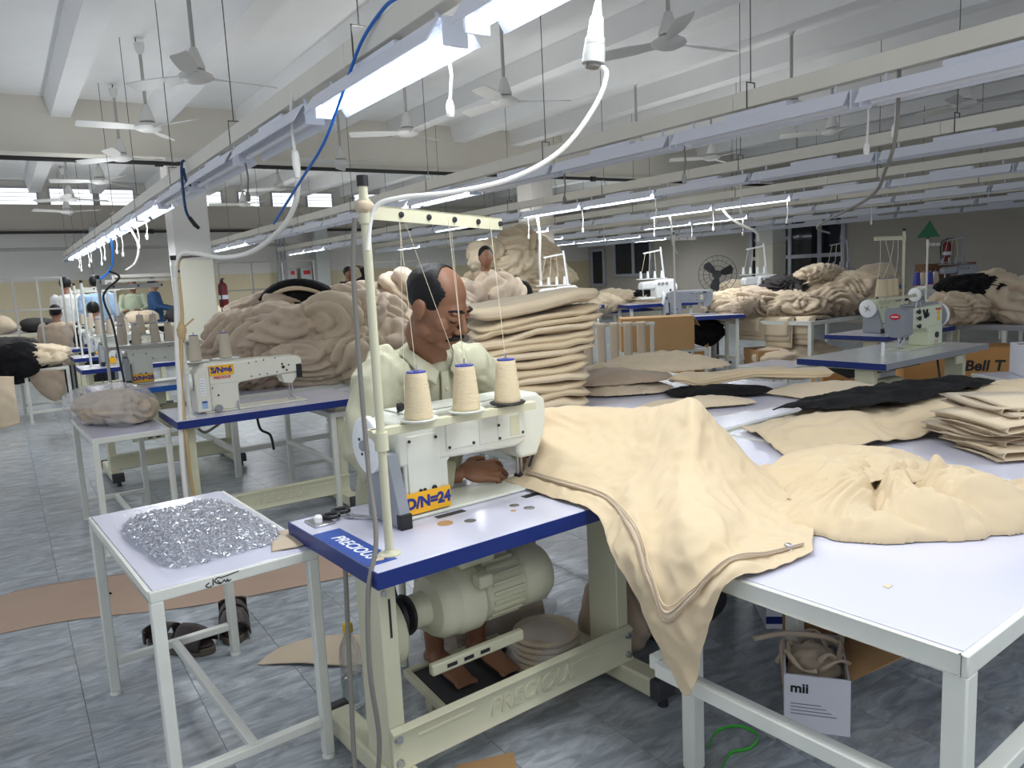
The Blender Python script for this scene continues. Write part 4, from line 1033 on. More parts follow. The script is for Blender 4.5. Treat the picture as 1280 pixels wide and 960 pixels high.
# --- tall stack of folded trousers behind the man
zz = TZ + 0.004
_rs = random.Random(5)
for i in range(13):
    T = 0.050 - 0.0008 * i if i < 12 else 0.085
    z = zz + T * 0.46
    dx = -0.05 * sin(i * 0.55) * 0.5 + _rs.uniform(-0.02, 0.02)
    wd = 0.70 + _rs.uniform(-0.03, 0.03) + (0.02 * (i - 6) / 6)
    lb = 'bottom folded trousers of the tall stack' if i == 0 else ('top folded trousers crowning the tall stack' if i == 12 else '%s folded trousers from the bottom of the tall stack' % ORD[i])
    folded('folded_trousers', (2.30 + dx * 0.6 + 0.016 * i, 3.44 + 0.010 * i, z + (0.02 if i == 12 else 0)), wd, 0.52, T, radians(-24 + _rs.uniform(-4, 4)), radians(-2.5 - 0.38 * i), 20 + i, 'cloth' if i % 3 else 'cloth_pale', lb, 'trousers of the tall stack', wob=0.024)
    zz += T * 0.90

# --- folded pieces on the table beyond the near cloth
_fp = [((3.02, 3.40, 0.745), 0.62, 0.42, 0.05, -28, 'cloth_tan', 'flat folded tan trousers at the bottom left of the far table'),
       ((3.05, 3.46, 0.795), 0.66, 0.40, 0.05, -18, 'cloth_brown', 'crumpled brown folded piece under the olive folded piece'),
       ((3.36, 3.52, 0.835), 0.98, 0.46, 0.075, -24, 'cloth_pale', 'large smooth folded piece on top of the far table pile'),
       ((3.28, 2.90, 0.745), 0.60, 0.34, 0.04, -32, 'cloth_black', 'flat black folded garment on the far white table'),
       ((3.50, 2.86, 0.792), 0.92, 0.16, 0.055, -34, 'cloth', 'long rolled beige trouser leg across the black garment'),
       ((2.92, 2.72, 0.735), 0.62, 0.20, 0.028, -30, 'cloth_pale', 'flat beige piece in front of the black folded garment')]
for q, (p, L, W, T, a, m, lb) in enumerate(_fp):
    if q != 4:
        heap_field('folded_garment', (p[0], p[1], p[2] - T / 2), L * 1.06, W * 1.1, radians(a), T * 1.5, 160 + q, m, lb, 5.0, 0.30, 90, 50, 'folded cloth', 'folded garments on the far white table', lop=0.16)
        continue
    folded('folded_garment', p, L, W, T, radians(a), radians(-1), 60 + q, m, lb, 'folded garments on the far white table', wob=0.03, layers=3)

# --- the big beige cloth being sewn
CL = [
    [(1.743, 2.514, 0.722), (1.882, 2.484, 0.722), (1.995, 2.289, 0.722), (1.984, 2.097, 0.750), (1.962, 1.995, 0.775), (1.948, 1.934, 0.788), (2.014, 1.915, 0.722), (2.071, 1.836, 0.722), (2.103, 1.740, 0.722), (1.999, 1.542, 0.722)],
    [(1.578, 2.263, 0.925), (1.717, 2.233, 0.931), (1.830, 2.038, 0.929), (1.819, 1.846, 0.970), (1.797, 1.744, 0.995), (1.784, 1.683, 1.008), (1.850, 1.665, 0.942), (1.906, 1.585, 0.834), (1.939, 1.490, 0.750), (1.834, 1.291, 0.729)],
    [(1.515, 2.198, 0.870), (1.612, 2.134, 0.864), (1.695, 1.932, 0.853), (1.666, 1.748, 0.860), (1.603, 1.605, 0.845), (1.589, 1.516, 0.840), (1.646, 1.475, 0.814), (1.720, 1.418, 0.764), (1.755, 1.343, 0.735), (1.756, 1.229, 0.729)],
    [(1.487, 2.182, 0.805), (1.520, 2.040, 0.809), (1.564, 1.826, 0.786), (1.526, 1.640, 0.785), (1.424, 1.455, 0.772), (1.345, 1.300, 0.765), (1.384, 1.251, 0.765), (1.485, 1.237, 0.732), (1.564, 1.206, 0.729), (1.675, 1.172, 0.727)],
    [(1.444, 2.151, 0.745), (1.441, 1.961, 0.753), (1.468, 1.736, 0.740), (1.335, 1.482, 0.752), (1.272, 1.361, 0.668), (1.262, 1.284, 0.575), (1.272, 1.205, 0.645), (1.318, 1.139, 0.742), (1.457, 1.138, 0.727), (1.603, 1.126, 0.725)],
    [(1.379, 2.190, 0.718), (1.390, 1.917, 0.719), (1.389, 1.706, 0.719), (1.278, 1.499, 0.675), (1.258, 1.383, 0.585), (1.262, 1.230, 0.405), (1.268, 1.173, 0.555), (1.286, 1.118, 0.712), (1.417, 1.100, 0.719), (1.575, 1.105, 0.719)],
]
hero_cloth, HP = sheet('beige_cloth', CL, 18, 26, 'cloth', None, 0.0075, 7.0, 3, 0.0022, fine=0.9)
def seg_d(p, a, b):
    a, b = Vector(a), Vector(b); d = b - a; t = max(0, min(1, (p - a).dot(d) / d.length_squared)); return (p - a - d * t).length
_cre = [((1.74, 1.64, 0.95), (1.40, 1.22, 0.75)), ((1.47, 1.50, 0.79), (1.80, 1.46, 0.80)), ((1.70, 1.95, 0.88), (1.45, 1.60, 0.76)), ((1.80, 1.80, 0.94), (1.50, 1.85, 0.78))]
for v in hero_cloth.data.vertices:          # pressed fold lines
    for a_, b_ in _cre:
        dd = seg_d(v.co, a_, b_)
        if dd < 0.06: v.co += v.normal * (0.007 * math.exp(-(dd / 0.014) ** 2)) * (1 if v.normal.z > 0 else -1)
tag(hero_cloth, 'large pale beige cloth fed under the needle and draped over the white table', 'cloth')
H_, W_ = len(HP), len(HP[0])
def hp_pt(i, v, up=0.003):        # point on the cloth; v in rows, lifted towards the viewer
    j = min(max(v * 26, 0), H_ - 1.001); j0 = int(j); f = j - j0
    p = HP[j0][i] * (1 - f) + HP[j0 + 1][i] * f
    du = HP[j0][min(i + 1, W_ - 1)] - HP[j0][max(i - 1, 0)]; dv = HP[min(j0 + 1, H_ - 1)][i] - HP[max(j0 - 1, 0)][i]
    n = du.cross(dv).normalized()
    if n.dot(Vector((0, 0, CAM_H)) - p) < 0: n = -n
    return p + n * up
def ribbon(name, i0, i1, va, vb, m, up, parent):
    b = MB(); top = []; bot = []
    for i in range(i0, i1 + 1):
        top.append(hp_pt(i, va(i), up)); bot.append(hp_pt(i, vb(i), up))
    n = len(top); b.add(top + bot, [(k, k + 1, n + k + 1, n + k) for k in range(n - 1)])
    return b.build(name, m, parent, 180, solid=0.002)
_vs = lambda i: 3.92 + 0.10 * sin(i * 0.04)
ribbon('seam_binding', 4, W_ - 6, lambda i: _vs(i), lambda i: _vs(i) + 0.16, 'cloth_tan', 0.0095, hero_cloth)
for q in (0.03, 0.13):
    MB().tube([hp_pt(i, _vs(i) + q, 0.0115) for i in range(4, W_ - 5)], 0.0013, 5).build('stitch_line', 'cloth_brown', hero_cloth)
MB().tube([hp_pt(i, _vs(i) - 0.05, 0.0105) for i in range(4, W_ - 5)], 0.0022, 5).build('stitch_line', 'cloth_pale', hero_cloth)
zp = hp_pt(W_ - 12, _vs(W_ - 12) - 0.02, 0.012)
MB().ball(zp, (0.010, 0.012, 0.008)).build('zip_slider', 'steel', hero_cloth)
MB().bar(zp, zp + Vector((0.0, -0.012, -0.014)), 0.008, 0.003).build('zip_pull', 'steel', hero_cloth)
# pressed crease crossing at the tent side
for a, b_ in (((1.62, 1.475, 0.85), (1.45, 1.25, 0.745)),):
    pass

# --- crumpled beige cloth at the right foreground
heap_field('crumpled_cloth', (2.02, 1.14, TZ), 0.78, 0.50, radians(-36), 0.19, 31, 'cloth', 'crumpled beige cloth heap on the front white table', 8.5, 0.62, 170, 120, lop=0.22)
heap_field('crumpled_cloth', (2.36, 0.88, TZ), 0.66, 0.34, radians(-30), 0.16, 33, 'cloth', 'crumpled beige cloth tail at the right picture edge', 8.5, 0.6, 140, 90, lop=0.2)
heap_field('crumpled_cloth', (2.10, 1.52, TZ), 0.46, 0.22, radians(-38), 0.10, 36, 'cloth', 'flat rumpled beige fold between the draped cloth and the black garment', 7.0, 0.5, 90, 60, lop=0.25)

G = [[(1.84, 1.56, 0.73), (1.98, 1.58, 0.80), (2.14, 1.50, 0.865), (2.30, 1.40, 0.84), (2.42, 1.38, 0.79)],
     [(1.86, 1.44, 0.735), (1.99, 1.42, 0.85), (2.12, 1.34, 0.915), (2.26, 1.26, 0.875), (2.38, 1.24, 0.80)],
     [(1.84, 1.34, 0.74), (1.97, 1.30, 0.86), (2.10, 1.20, 0.895), (2.24, 1.13, 0.85), (2.37, 1.12, 0.79)],
     [(1.86, 1.25, 0.745), (1.98, 1.20, 0.84), (2.09, 1.09, 0.85), (2.25, 1.02, 0.815), (2.38, 1.02, 0.77)]]
G = [[(x, y, 0.72 + (z - 0.72) * 0.62) for x, y, z in r] for r in G]
o, _ = sheet('crumpled_cloth', G, 14, 14, 'cloth', None, 0.020, 8, 5, 0.003, floor_z=0.7225, fine=0.8); tag(o, 'peaked open fold of beige cloth on top of the crumpled heap', 'cloth')

# --- spread garment and black garment on the right table
G = [[(2.62, 2.20, 0.722), (2.96, 2.10, 0.76), (3.40, 2.05, 0.775), (3.76, 1.95, 0.775), (4.20, 1.82, 0.77)],
     [(2.50, 2.00, 0.724), (2.82, 1.92, 0.80), (3.15, 1.88, 0.79), (3.55, 1.78, 0.80), (4.1, 1.66, 0.80)],
     [(2.40, 1.86, 0.724), (2.68, 1.76, 0.775), (2.98, 1.72, 0.775), (3.30, 1.62, 0.79), (3.85, 1.50, 0.78)],
     [(2.33, 1.75, 0.722), (2.55, 1.64, 0.726), (2.80, 1.60, 0.728), (3.10, 1.52, 0.76), (3.7, 1.42, 0.74)]]
o, _ = sheet('spread_garment', G, 14, 12, 'cloth', None, 0.030, 5, 9, 0.004, floor_z=0.7225, fine=0.5); tag(o, 'beige garment spread in waves across the right white tables', 'cloth')
G = [[(2.84, 2.20, 0.765), (3.12, 2.20, 0.79), (3.42, 2.15, 0.80), (3.70, 2.07, 0.815), (3.86, 1.92, 0.82)],
     [(2.80, 2.04, 0.800), (3.02, 1.99, 0.825), (3.32, 1.93, 0.825), (3.58, 1.86, 0.838), (3.82, 1.82, 0.84)],
     [(2.80, 1.90, 0.815), (2.90, 1.78, 0.822), (3.14, 1.75, 0.824), (3.42, 1.68, 0.836), (3.74, 1.68, 0.838)]]
o, _ = sheet('black_garment', G, 14, 14, 'cloth_black', None, 0.022, 8, 4, 0.006); tag(o, 'black garment lying along the spread beige garment', 'cloth')
G = [[(3.40, 2.70, 0.722), (3.62, 2.66, 0.75), (3.86, 2.60, 0.74)], [(3.40, 2.50, 0.722), (3.60, 2.46, 0.775), (3.84, 2.38, 0.76)], [(3.42, 2.30, 0.722), (3.60, 2.26, 0.74), (3.80, 2.22, 0.73)]]
o, _ = sheet('cloth_piece', G, 12, 12, 'cloth_pale', None, 0.012, 8, 14, 0.004, floor_z=0.7225); tag(o, 'pale cloth piece behind the black garment', 'cloth')
MB_w = MB()
# --- fanned bundle of cut panels with looped ends
_rb = random.Random(8)
for i in range(16):
    Lp = 0.62 + _rb.uniform(-0.08, 0.05); r = _rb.uniform(0.008, 0.014); wdt = 0.30 + _rb.uniform(-0.05, 0.05)
    prof = [(Lp, 2 * r - 0.003)] + [(r - r * sin(a), r + r * cos(a)) for a in [pi * k / 8 for k in range(9)]] + [(Lp * _rb.uniform(0.82, 0.97), 0.0)]
    pl = cat_rom([Vector((x, 0, z)) for x, z in prof], 2)
    b = MB(); n = len(pl); vs = []
    for k, p in enumerate(pl):
        for y in (0, wdt * 0.33, wdt * 0.66, wdt):
            sag = 0.010 * sin(p.x * 9 + i) + 0.006 * sin(y * 14 + i * 2)
            vs.append((p.x, y, p.z + sag))
    b.add(vs, [(4 * k + q, 4 * k + q + 1, 4 * k + q + 5, 4 * k + q + 4) for k in range(n - 1) for q in range(3)])
    o = b.build('cut_panel', 'cloth_tan' if i % 3 else 'cloth_pale', None, 180, solid=0.003)
    o.location = (2.78 + 0.05 * (i % 4) + _rb.uniform(-0.03, 0.03), 1.22 + _rb.uniform(-0.04, 0.04), TZ + 0.012 + 0.0086 * i)
    o.rotation_euler = (0, radians(_rb.uniform(-3, 0)), radians(-26 + _rb.uniform(-9, 9)))
    tag(o, 'folded cut panel, %s from the bottom of the fanned bundle' % ORD[i], 'cut panel', 'cut panels of the fanned bundle')

# --- big taupe heap behind the S/N=6 machine, on its own table
frame_table('work_table', (1.36, 5.95, radians(3)), 1.75, 1.35, 0.62, 'white steel table buried under the big taupe heap', 'table', 0.045, (('y0', 0.2), ('x0', 0.2)), group='white work tables')
HE = [((1.66, 6.62, 0.98), (0.34, 0.36, 0.24), 'cloth_taupe', 'drooping taupe garment at the left end of the big heap'),
      ((2.00, 6.48, 1.06), (0.40, 0.34, 0.24), 'cloth_taupe', 'broad smooth taupe garment left of centre in the big heap'),
      ((2.36, 6.36, 1.10), (0.36, 0.34, 0.26), 'cloth_tan', 'crinkled tan garment in the centre of the big heap'),
      ((2.68, 6.42, 1.10), (0.34, 0.34, 0.28), 'cloth_taupe', 'taupe garment at the right shoulder of the big heap'),
      ((1.72, 6.30, 0.80), (0.38, 0.30, 0.18), 'cloth_brown', 'brownish garment low at the left of the big heap'),
      ((2.10, 6.16, 0.82), (0.38, 0.28, 0.20), 'cloth_taupe', 'taupe garment low in the middle of the big heap'),
      ((2.48, 6.12, 0.84), (0.40, 0.28, 0.22), 'cloth_tan', 'smooth tan garment hanging low on the right of the big heap'),
      ((2.84, 6.24, 0.86), (0.34, 0.32, 0.24), 'cloth_taupe', 'taupe garment low at the far right of the big heap'),
      ((2.00, 6.95, 1.20), (0.34, 0.30, 0.16), 'cloth_brown', 'brown garment along the back of the big heap'),
      ((2.66, 6.86, 1.24), (0.32, 0.28, 0.16), 'cloth_taupe', 'taupe garment on the back right of the big heap')]
for i, (c, s, m, lb) in enumerate(HE):
    o = crumple('heaped_garment', c, s, 40 + i, m, 2.3, 0.40, 5, None, i * 0.7, aniso=2.0); tag(o, lb, 'garment', 'garments of the big heap')
# black lined garment thrown on top: an arched band over dark lining
ar = thing('black_lined_garment', 'black and cream lined garment arched on top of the big heap', 'garment', (2.27, 6.86, 1.22), radians(-30))
cr = crumple('lining', (0, 0, 0.06), (0.26, 0.20, 0.17), 71, 'cloth_black', 1.6, 0.25, 4, 0.3, 0, ar)
for rr, w, m, yy in ((0.31, 0.045, 'cloth_black', -0.16), (0.265, 0.025, 'cloth_pale', -0.18), (0.335, 0.03, 'cloth_dark', -0.10)):
    pts = [(rr * 1.1 * cos(a), yy + 0.03 * sin(a * 3), rr * 0.72 * sin(a)) for a in [pi * k / 16 for k in range(17)]]
    MB().tube(pts, [w * (0.5 + 0.5 * sin(pi * k / 16)) for k in range(17)], 10).build('collar_band', m, ar, 180)
crumple('pale_roll', (0.16, -0.22, -0.02), (0.13, 0.09, 0.06), 72, 'cloth_pale', 1.5, 0.25, 4, None, 0.3, ar)
# heap behind the man and the tall pale heap by the column
HB = [((3.12, 7.30, 1.14), (0.42, 0.34, 0.30), 'cloth_brown', 'brown garment mound left of the man'), ((3.48, 7.20, 1.26), (0.40, 0.34, 0.24), 'cloth_taupe', 'taupe garment arched behind the head of the man'),
      ((3.70, 7.0, 1.05), (0.42, 0.34, 0.30), 'cloth_brown', 'brown garment low behind the man'), ((3.25, 6.9, 0.85), (0.45, 0.34, 0.28), 'cloth_taupe', 'taupe garment low behind the shoulder of the man'),
      ((4.15, 7.35, 1.12), (0.40, 0.34, 0.26), 'cloth_brown', 'brown garment right of the man behind the folded stack')]
for i, (c, s, m, lb) in enumerate(HB):
    o = crumple('heaped_garment', c, s, 80 + i, m, 2.0, 0.36, 5, None, i * 1.1); tag(o, lb, 'garment', 'garments behind the man')
frame_table('work_table', (2.75, 6.75, radians(3)), 1.7, 0.95, 0.62, 'white table hidden behind the man under brown garments', 'table', 0.045, (('y0', 0.2),), group='white work tables')
HC = [((7.35, 10.80, 1.86), (0.46, 0.40, 0.30)), ((7.75, 10.70, 1.62), (0.48, 0.40, 0.28)), ((7.15, 10.55, 1.55), (0.48, 0.40, 0.28)), ((7.55, 10.55, 1.28), (0.62, 0.44, 0.28)), ((7.30, 10.6, 0.95), (0.70, 0.46, 0.30)), ((7.75, 10.6, 0.85), (0.60, 0.46, 0.30)), ((7.5, 10.6, 0.42), (0.85, 0.5, 0.42)), ((6.75, 10.75, 1.75), (0.36, 0.30, 0.26))]
for i, (c, s) in enumerate(HC):
    o = crumple('heaped_garment', c, s, 100 + i, 'cloth_pale', 3.0, 0.40, 5 if i < 5 else 4, None, i * 0.9)
    tag(o, ['topmost', 'upper right', 'upper left', 'middle', 'lower left', 'lower right', 'lowest', 'leftmost upper'][i] + ' pale garment in the tall heap beside the column', 'garment', 'garments of the tall pale heap')
# ================================================================== people
def etube(b, pts, rad, side=(1, 0, 0), n=20):
    """loft of ellipses (ra along side, rb across) through points"""
    pts = [Vector(p) for p in pts]; m = len(pts); vs = []; fs = []; sd = Vector(side)
    for i, p in enumerate(pts):
        t = (pts[min(i + 1, m - 1)] - pts[max(i - 1, 0)]).normalized()
        a = (sd - t * sd.dot(t)).normalized(); c = t.cross(a)
        ra, rb = rad[i] if isinstance(rad[i], tuple) else (rad[i], rad[i])
        for k in range(n):
            an = 2 * pi * k / n; vs.append(p + a * cos(an) * ra + c * sin(an) * rb)
    for i in range(m - 1):
        for k in range(n):
            k2 = (k + 1) % n; fs.append((i * n + k, i * n + k2, (i + 1) * n + k2, (i + 1) * n + k))
    fs.append(tuple(reversed(range(n)))); fs.append(tuple((m - 1) * n + k for k in range(n)))
    return b.add(vs, fs)

def fuse(b, name, m, voxel, smooth=4, parent=None, wrinkle=0.0, wf=9.0, stretch=(1, 1, 1), seed=0):
    """weld overlapping solids into one continuous skin"""
    me = b.mesh('tmp', 180, merge=False)
    ob = bpy.data.objects.new('tmp', me); COL.objects.link(ob)
    md = ob.modifiers.new('r', 'REMESH'); md.mode = 'VOXEL'; md.voxel_size = voxel
    if smooth:
        ms = ob.modifiers.new('s', 'SMOOTH'); ms.factor = 0.5; ms.iterations = smooth
    dg = bpy.context.evaluated_depsgraph_get()
    me2 = bpy.data.meshes.new_from_object(ob.evaluated_get(dg)); me2.name = name
    bpy.data.objects.remove(ob, do_unlink=True)
    if wrinkle:
        me2.update(); nr = [v.normal.copy() for v in me2.vertices]
        for i, v in enumerate(me2.vertices):
            q = Vector((v.co.x * stretch[0], v.co.y * stretch[1], v.co.z * stretch[2])) * wf + Vector((seed, seed * 2, seed * 3))
            w = Vector((noise.noise(q * 0.5), noise.noise(q * 0.5 + Vector((3, 3, 3))), noise.noise(q * 0.5 + Vector((7, 7, 7)))))
            d = abs(noise.noise(q + w * 1.4)) * 2 - 0.5 + 0.4 * noise.noise(q * 2.1 + w)
            v.co += nr[i] * d * wrinkle
    me2.shade_smooth(); me2.materials.clear(); me2.materials.append(MAT[m])
    o = bpy.data.objects.new(name, me2); COL.objects.link(o)
    if parent is not None: o.parent = parent
    return o

# ---- the operator at the near machine (coordinates in the table frame)
def HM():        # head frame: x to his left, y forward, z up
    M = Matrix.Translation((0.560, 0.535, 1.335)) @ Matrix.Rotation(radians(-163 + 8), 4, 'Z') @ Matrix.Rotation(radians(4), 4, 'Y') @ Matrix.Rotation(radians(-27), 4, 'X') @ Matrix.Scale(1.13, 4)
    return M
HMx = HM(); H3 = HMx.to_3x3()
def hp(x, y, z): return HMx @ Vector((x, y, z))
b = MB()
def hb(c, r, n=20, m=14): b.ball(hp(*c), r, n, m, H3)
hb((0, -0.018, 0.036), (0.074, 0.094, 0.080), 28, 20)
hb((0, 0.012, -0.005), (0.066, 0.078, 0.085)); hb((0, 0.030, -0.050), (0.056, 0.054, 0.060))
hb((0, 0.058, -0.098), (0.030, 0.026, 0.020)); hb((0, 0.020, -0.085), (0.050, 0.040, 0.026))
for s in (-1, 1):
    hb((s * 0.038, 0.052, -0.028), (0.026, 0.026, 0.026)); hb((s * 0.048, 0.0, -0.070), (0.018, 0.034, 0.024))
    hb((s * 0.076, -0.012, -0.012), (0.011, 0.020, 0.032)); hb((s * 0.081, -0.020, -0.004), (0.007, 0.016, 0.024))
    hb((s * 0.028, 0.080, 0.018), (0.024, 0.013, 0.009)); hb((s * 0.014, 0.094, -0.040), (0.011, 0.012, 0.010))
    hb((s * 0.032, 0.070, -0.003), (0.017, 0.015, 0.012))
etube(b, [hp(0, 0.080, 0.016), hp(0, 0.094, -0.008), hp(0, 0.110, -0.032), hp(0, 0.104, -0.043)], [(0.010, 0.008), (0.011, 0.011), (0.015, 0.012), (0.012, 0.008)], H3 @ Vector((1, 0, 0)), 12)
hb((0, 0.086, -0.066), (0.026, 0.012, 0.007)); hb((0, 0.084, -0.078), (0.022, 0.012, 0.008))
etube(b, [hp(0, -0.02, -0.05), hp(0, -0.03, -0.10), (0.575, 0.635, 1.165), (0.58, 0.67, 1.10)], [0.054, 0.056, 0.062, 0.085], (1, 0, 0))
# trunk, arms and legs below the clothes
etube(b, [(0.58, 0.66, 1.13), (0.58, 0.70, 1.02), (0.58, 0.77, 0.86), (0.58, 0.83, 0.72), (0.58, 0.86, 0.60)], [(0.17, 0.08), (0.17, 0.10), (0.15, 0.10), (0.16, 0.11), (0.16, 0.11)])
def arm(pts, rad): etube(b, pts, rad, (0, 1, 0), 14)
R_ARM = [(0.43, 0.665, 1.12), (0.345, 0.66, 1.00), (0.295, 0.635, 0.86), (0.36, 0.57, 0.79), (0.50, 0.505, 0.765), (0.575, 0.475, 0.760)]
L_ARM = [(0.76, 0.665, 1.10), (0.86, 0.68, 0.98), (0.92, 0.66, 0.84), (0.905, 0.56, 0.78), (0.885, 0.50, 0.765), (0.875, 0.455, 0.760)]
arm(R_ARM, [0.055, 0.048, 0.042, 0.038, 0.030, 0.026]); arm(L_ARM, [0.055, 0.048, 0.042, 0.038, 0.030, 0.026])
def hand(wrist, fwd, up, side, sc=1.0):
    f = Vector(fwd).normalized(); u = Vector(up).normalized(); s = f.cross(u).normalized() * side; u = (s * side).cross(f).normalized()
    w = Vector(wrist); P = lambda a, c, d: w + (f * a + s * c + u * d) * sc
    M3 = Matrix((f, s, u)).transposed()
    b.ball(P(0.045, 0, 0), (0.050 * sc, 0.038 * sc, 0.017 * sc), 16, 10, M3)
    b.ball(P(0.028, 0.014, -0.004), (0.034 * sc, 0.024 * sc, 0.019 * sc), 14, 8, M3)
    for k, (c, L, sp) in enumerate(((0.027, 0.072, 0.16), (0.009, 0.082, 0.04), (-0.010, 0.076, -0.06), (-0.027, 0.058, -0.18))):
        p0 = P(0.070, c, 0.004); p1 = P(0.070 + L * 0.42, c + L * 0.42 * sp, 0.006); p2 = P(0.070 + L * 0.74, c + L * 0.7 * sp, -0.006 - 0.004 * k); p3 = P(0.070 + L * 0.96, c + L * 0.85 * sp, -0.024 - 0.003 * k)
        b.tube([P(0.045, c * 0.9, 0.0), p0, p1, p2, p3, p3 + (p3 - p2) * 0.25], [0.0100 * sc, 0.0105 * sc, 0.0095 * sc, 0.0088 * sc, 0.0072 * sc, 0.003 * sc], 10)
    b.tube([P(0.015, 0.020, -0.004), P(0.040, 0.046, -0.008), P(0.066, 0.060, -0.014), P(0.088, 0.064, -0.020), P(0.094, 0.065, -0.022)], [0.013 * sc, 0.0125 * sc, 0.0105 * sc, 0.0085 * sc, 0.003 * sc], 10)
hand((0.575, 0.468, 0.772), (0.93, -0.20, -0.14), (-0.10, -0.62, 0.78), -1, 1.22)
hand((0.875, 0.455, 0.758), (-0.25, -0.5, -0.12), (0, 0, 1), 1, 0.95)
for sx, kx, fx, fy, fz in ((-1, 0.44, 0.47, 0.50, 0.10), (1, 0.70, 0.62, 0.46, 0.105)):
    etube(b, [(0.58 + sx * 0.08, 0.86, 0.60), (0.58 + sx * 0.11, 0.66, 0.60), (kx, 0.50, 0.575), (kx - 0.02 * sx, 0.50, 0.44), (fx, fy + 0.05, 0.20), (fx, fy + 0.05, fz + 0.03)], [0.085, 0.075, 0.055, 0.052, 0.036, 0.032], (1, 0, 0), 16)
    etube(b, [(fx, fy + 0.09, fz + 0.01), (fx, fy + 0.03, fz + 0.02), (fx, fy - 0.06, fz + 0.008), (fx, fy - 0.135, fz - 0.004)], [(0.028, 0.024), (0.034, 0.034), (0.042, 0.022), (0.038, 0.012)], (1, 0, 0), 14)
    for k in range(5): b.ball((fx + (-0.032 + 0.016 * k), fy - 0.140 - (0.004 if (k == 0) == (sx > 0) and k in (0, 4) else 0), fz - 0.006), (0.0095, 0.016, 0.009), 10, 6)
man = fuse(b, 'person', 'skin', 0.0042, 3)
man.location = (HERO[0], HERO[1], 0); man.rotation_euler = (0, 0, HERO[2])
tag(man, 'balding man with moustache and pale khaki shirt bent over the machine', 'person')
# hair: fringe around a bald crown
def hair_cap(parent, fn, keep, m, th, name='hair', nu=150, nv=100, seed=1):
    vs = {}; bb = MB(); idx = {}
    for i in range(nv + 1):
        for j in range(nu):
            th_, ph = pi * i / nv, 2 * pi * j / nu
            vs[(i, j)] = Vector((sin(th_) * cos(ph), sin(th_) * sin(ph), cos(th_)))
    fs = []
    for i in range(nv):
        for j in range(nu):
            q = [(i, j), (i + 1, j), (i + 1, (j + 1) % nu), (i, (j + 1) % nu)]
            c = sum((vs[k] for k in q), Vector()) / 4
            if keep(fn(c)): fs.append(q)
    used_ = sorted({k for f in fs for k in f}); mp = {k: n for n, k in enumerate(used_)}
    bb.v = [tuple(HMx @ (fn(vs[k]) * (1 + 0.012 * noise.noise(fn(vs[k]) * 60)))) for k in used_]; bb.f = [tuple(mp[k] for k in f) for f in fs]
    return bb.build(name, m, parent, 180, solid=th)
ell = lambda c: Vector((c.x * 0.0762, c.y * 0.0962 - 0.018, c.z * 0.0822 + 0.036))
jag = lambda p: 0.0035 * noise.noise(p * 120)
hair_cap(man, ell, lambda p: (p.z > -0.040 + jag(p)) and ((p.y < -0.018 + 0.030 * (abs(p.x) / 0.07) ** 2 + jag(p)) or (abs(p.x) > 0.056 + jag(p) and p.y < 0.030 + 0.2 * p.z + jag(p))) and not (abs(p.x) > 0.055 and -0.035 < p.y < 0.01 and p.z < 0.0), 'hair', 0.003)
for s in (-1, 1):
    MB().tube([hp(s * x, y, z) for x, y, z in ((0.012, 0.094, 0.022), (0.028, 0.094, 0.028), (0.046, 0.078, 0.024), (0.054, 0.066, 0.018))], [0.004, 0.0055, 0.0045, 0.002], 8).build('eyebrow', 'hair', man, 180)
    MB().tube([hp(s * x, y, z) for x, y, z in ((0.0, 0.101, -0.056), (0.014, 0.101, -0.057), (0.028, 0.092, -0.063), (0.038, 0.080, -0.072))], [0.007, 0.0085, 0.0065, 0.0025], 10).build('moustache', 'hair', man, 180)
    MB().ball(hp(s * 0.032, 0.0735, -0.004), (0.0135 * 1.13, 0.0135 * 1.13, 0.012 * 1.13), 16, 12).build('eye', 'eye_white', man, 180)
    MB().tube([hp(s * (0.032 + 0.016 * cos(a)), 0.0885 - 0.010 * abs(cos(a)) ** 2, -0.008 + 0.003 * sin(a)) for a in [pi + pi * k / 8 for k in range(9)]], 0.0022, 6).build('eyelash', 'hair', man, 180)
    lid = MB(); lid.ball(hp(s * 0.032, 0.0735, 0.000), (0.0165 * 1.13, 0.0165 * 1.13, 0.0115 * 1.13), 16, 12, H3); lid.build('eyelid', 'skin', man, 180)
etb = MB(); etube(etb, [hp(-0.024, 0.086, -0.073), hp(-0.01, 0.0955, -0.0715), hp(0.01, 0.0955, -0.0715), hp(0.024, 0.086, -0.073)], [(0.002, 0.003), (0.004, 0.0055), (0.004, 0.0055), (0.002, 0.003)], H3 @ Vector((0, 1, 0)), 10); etb.build('lips', 'lips', man, 180)
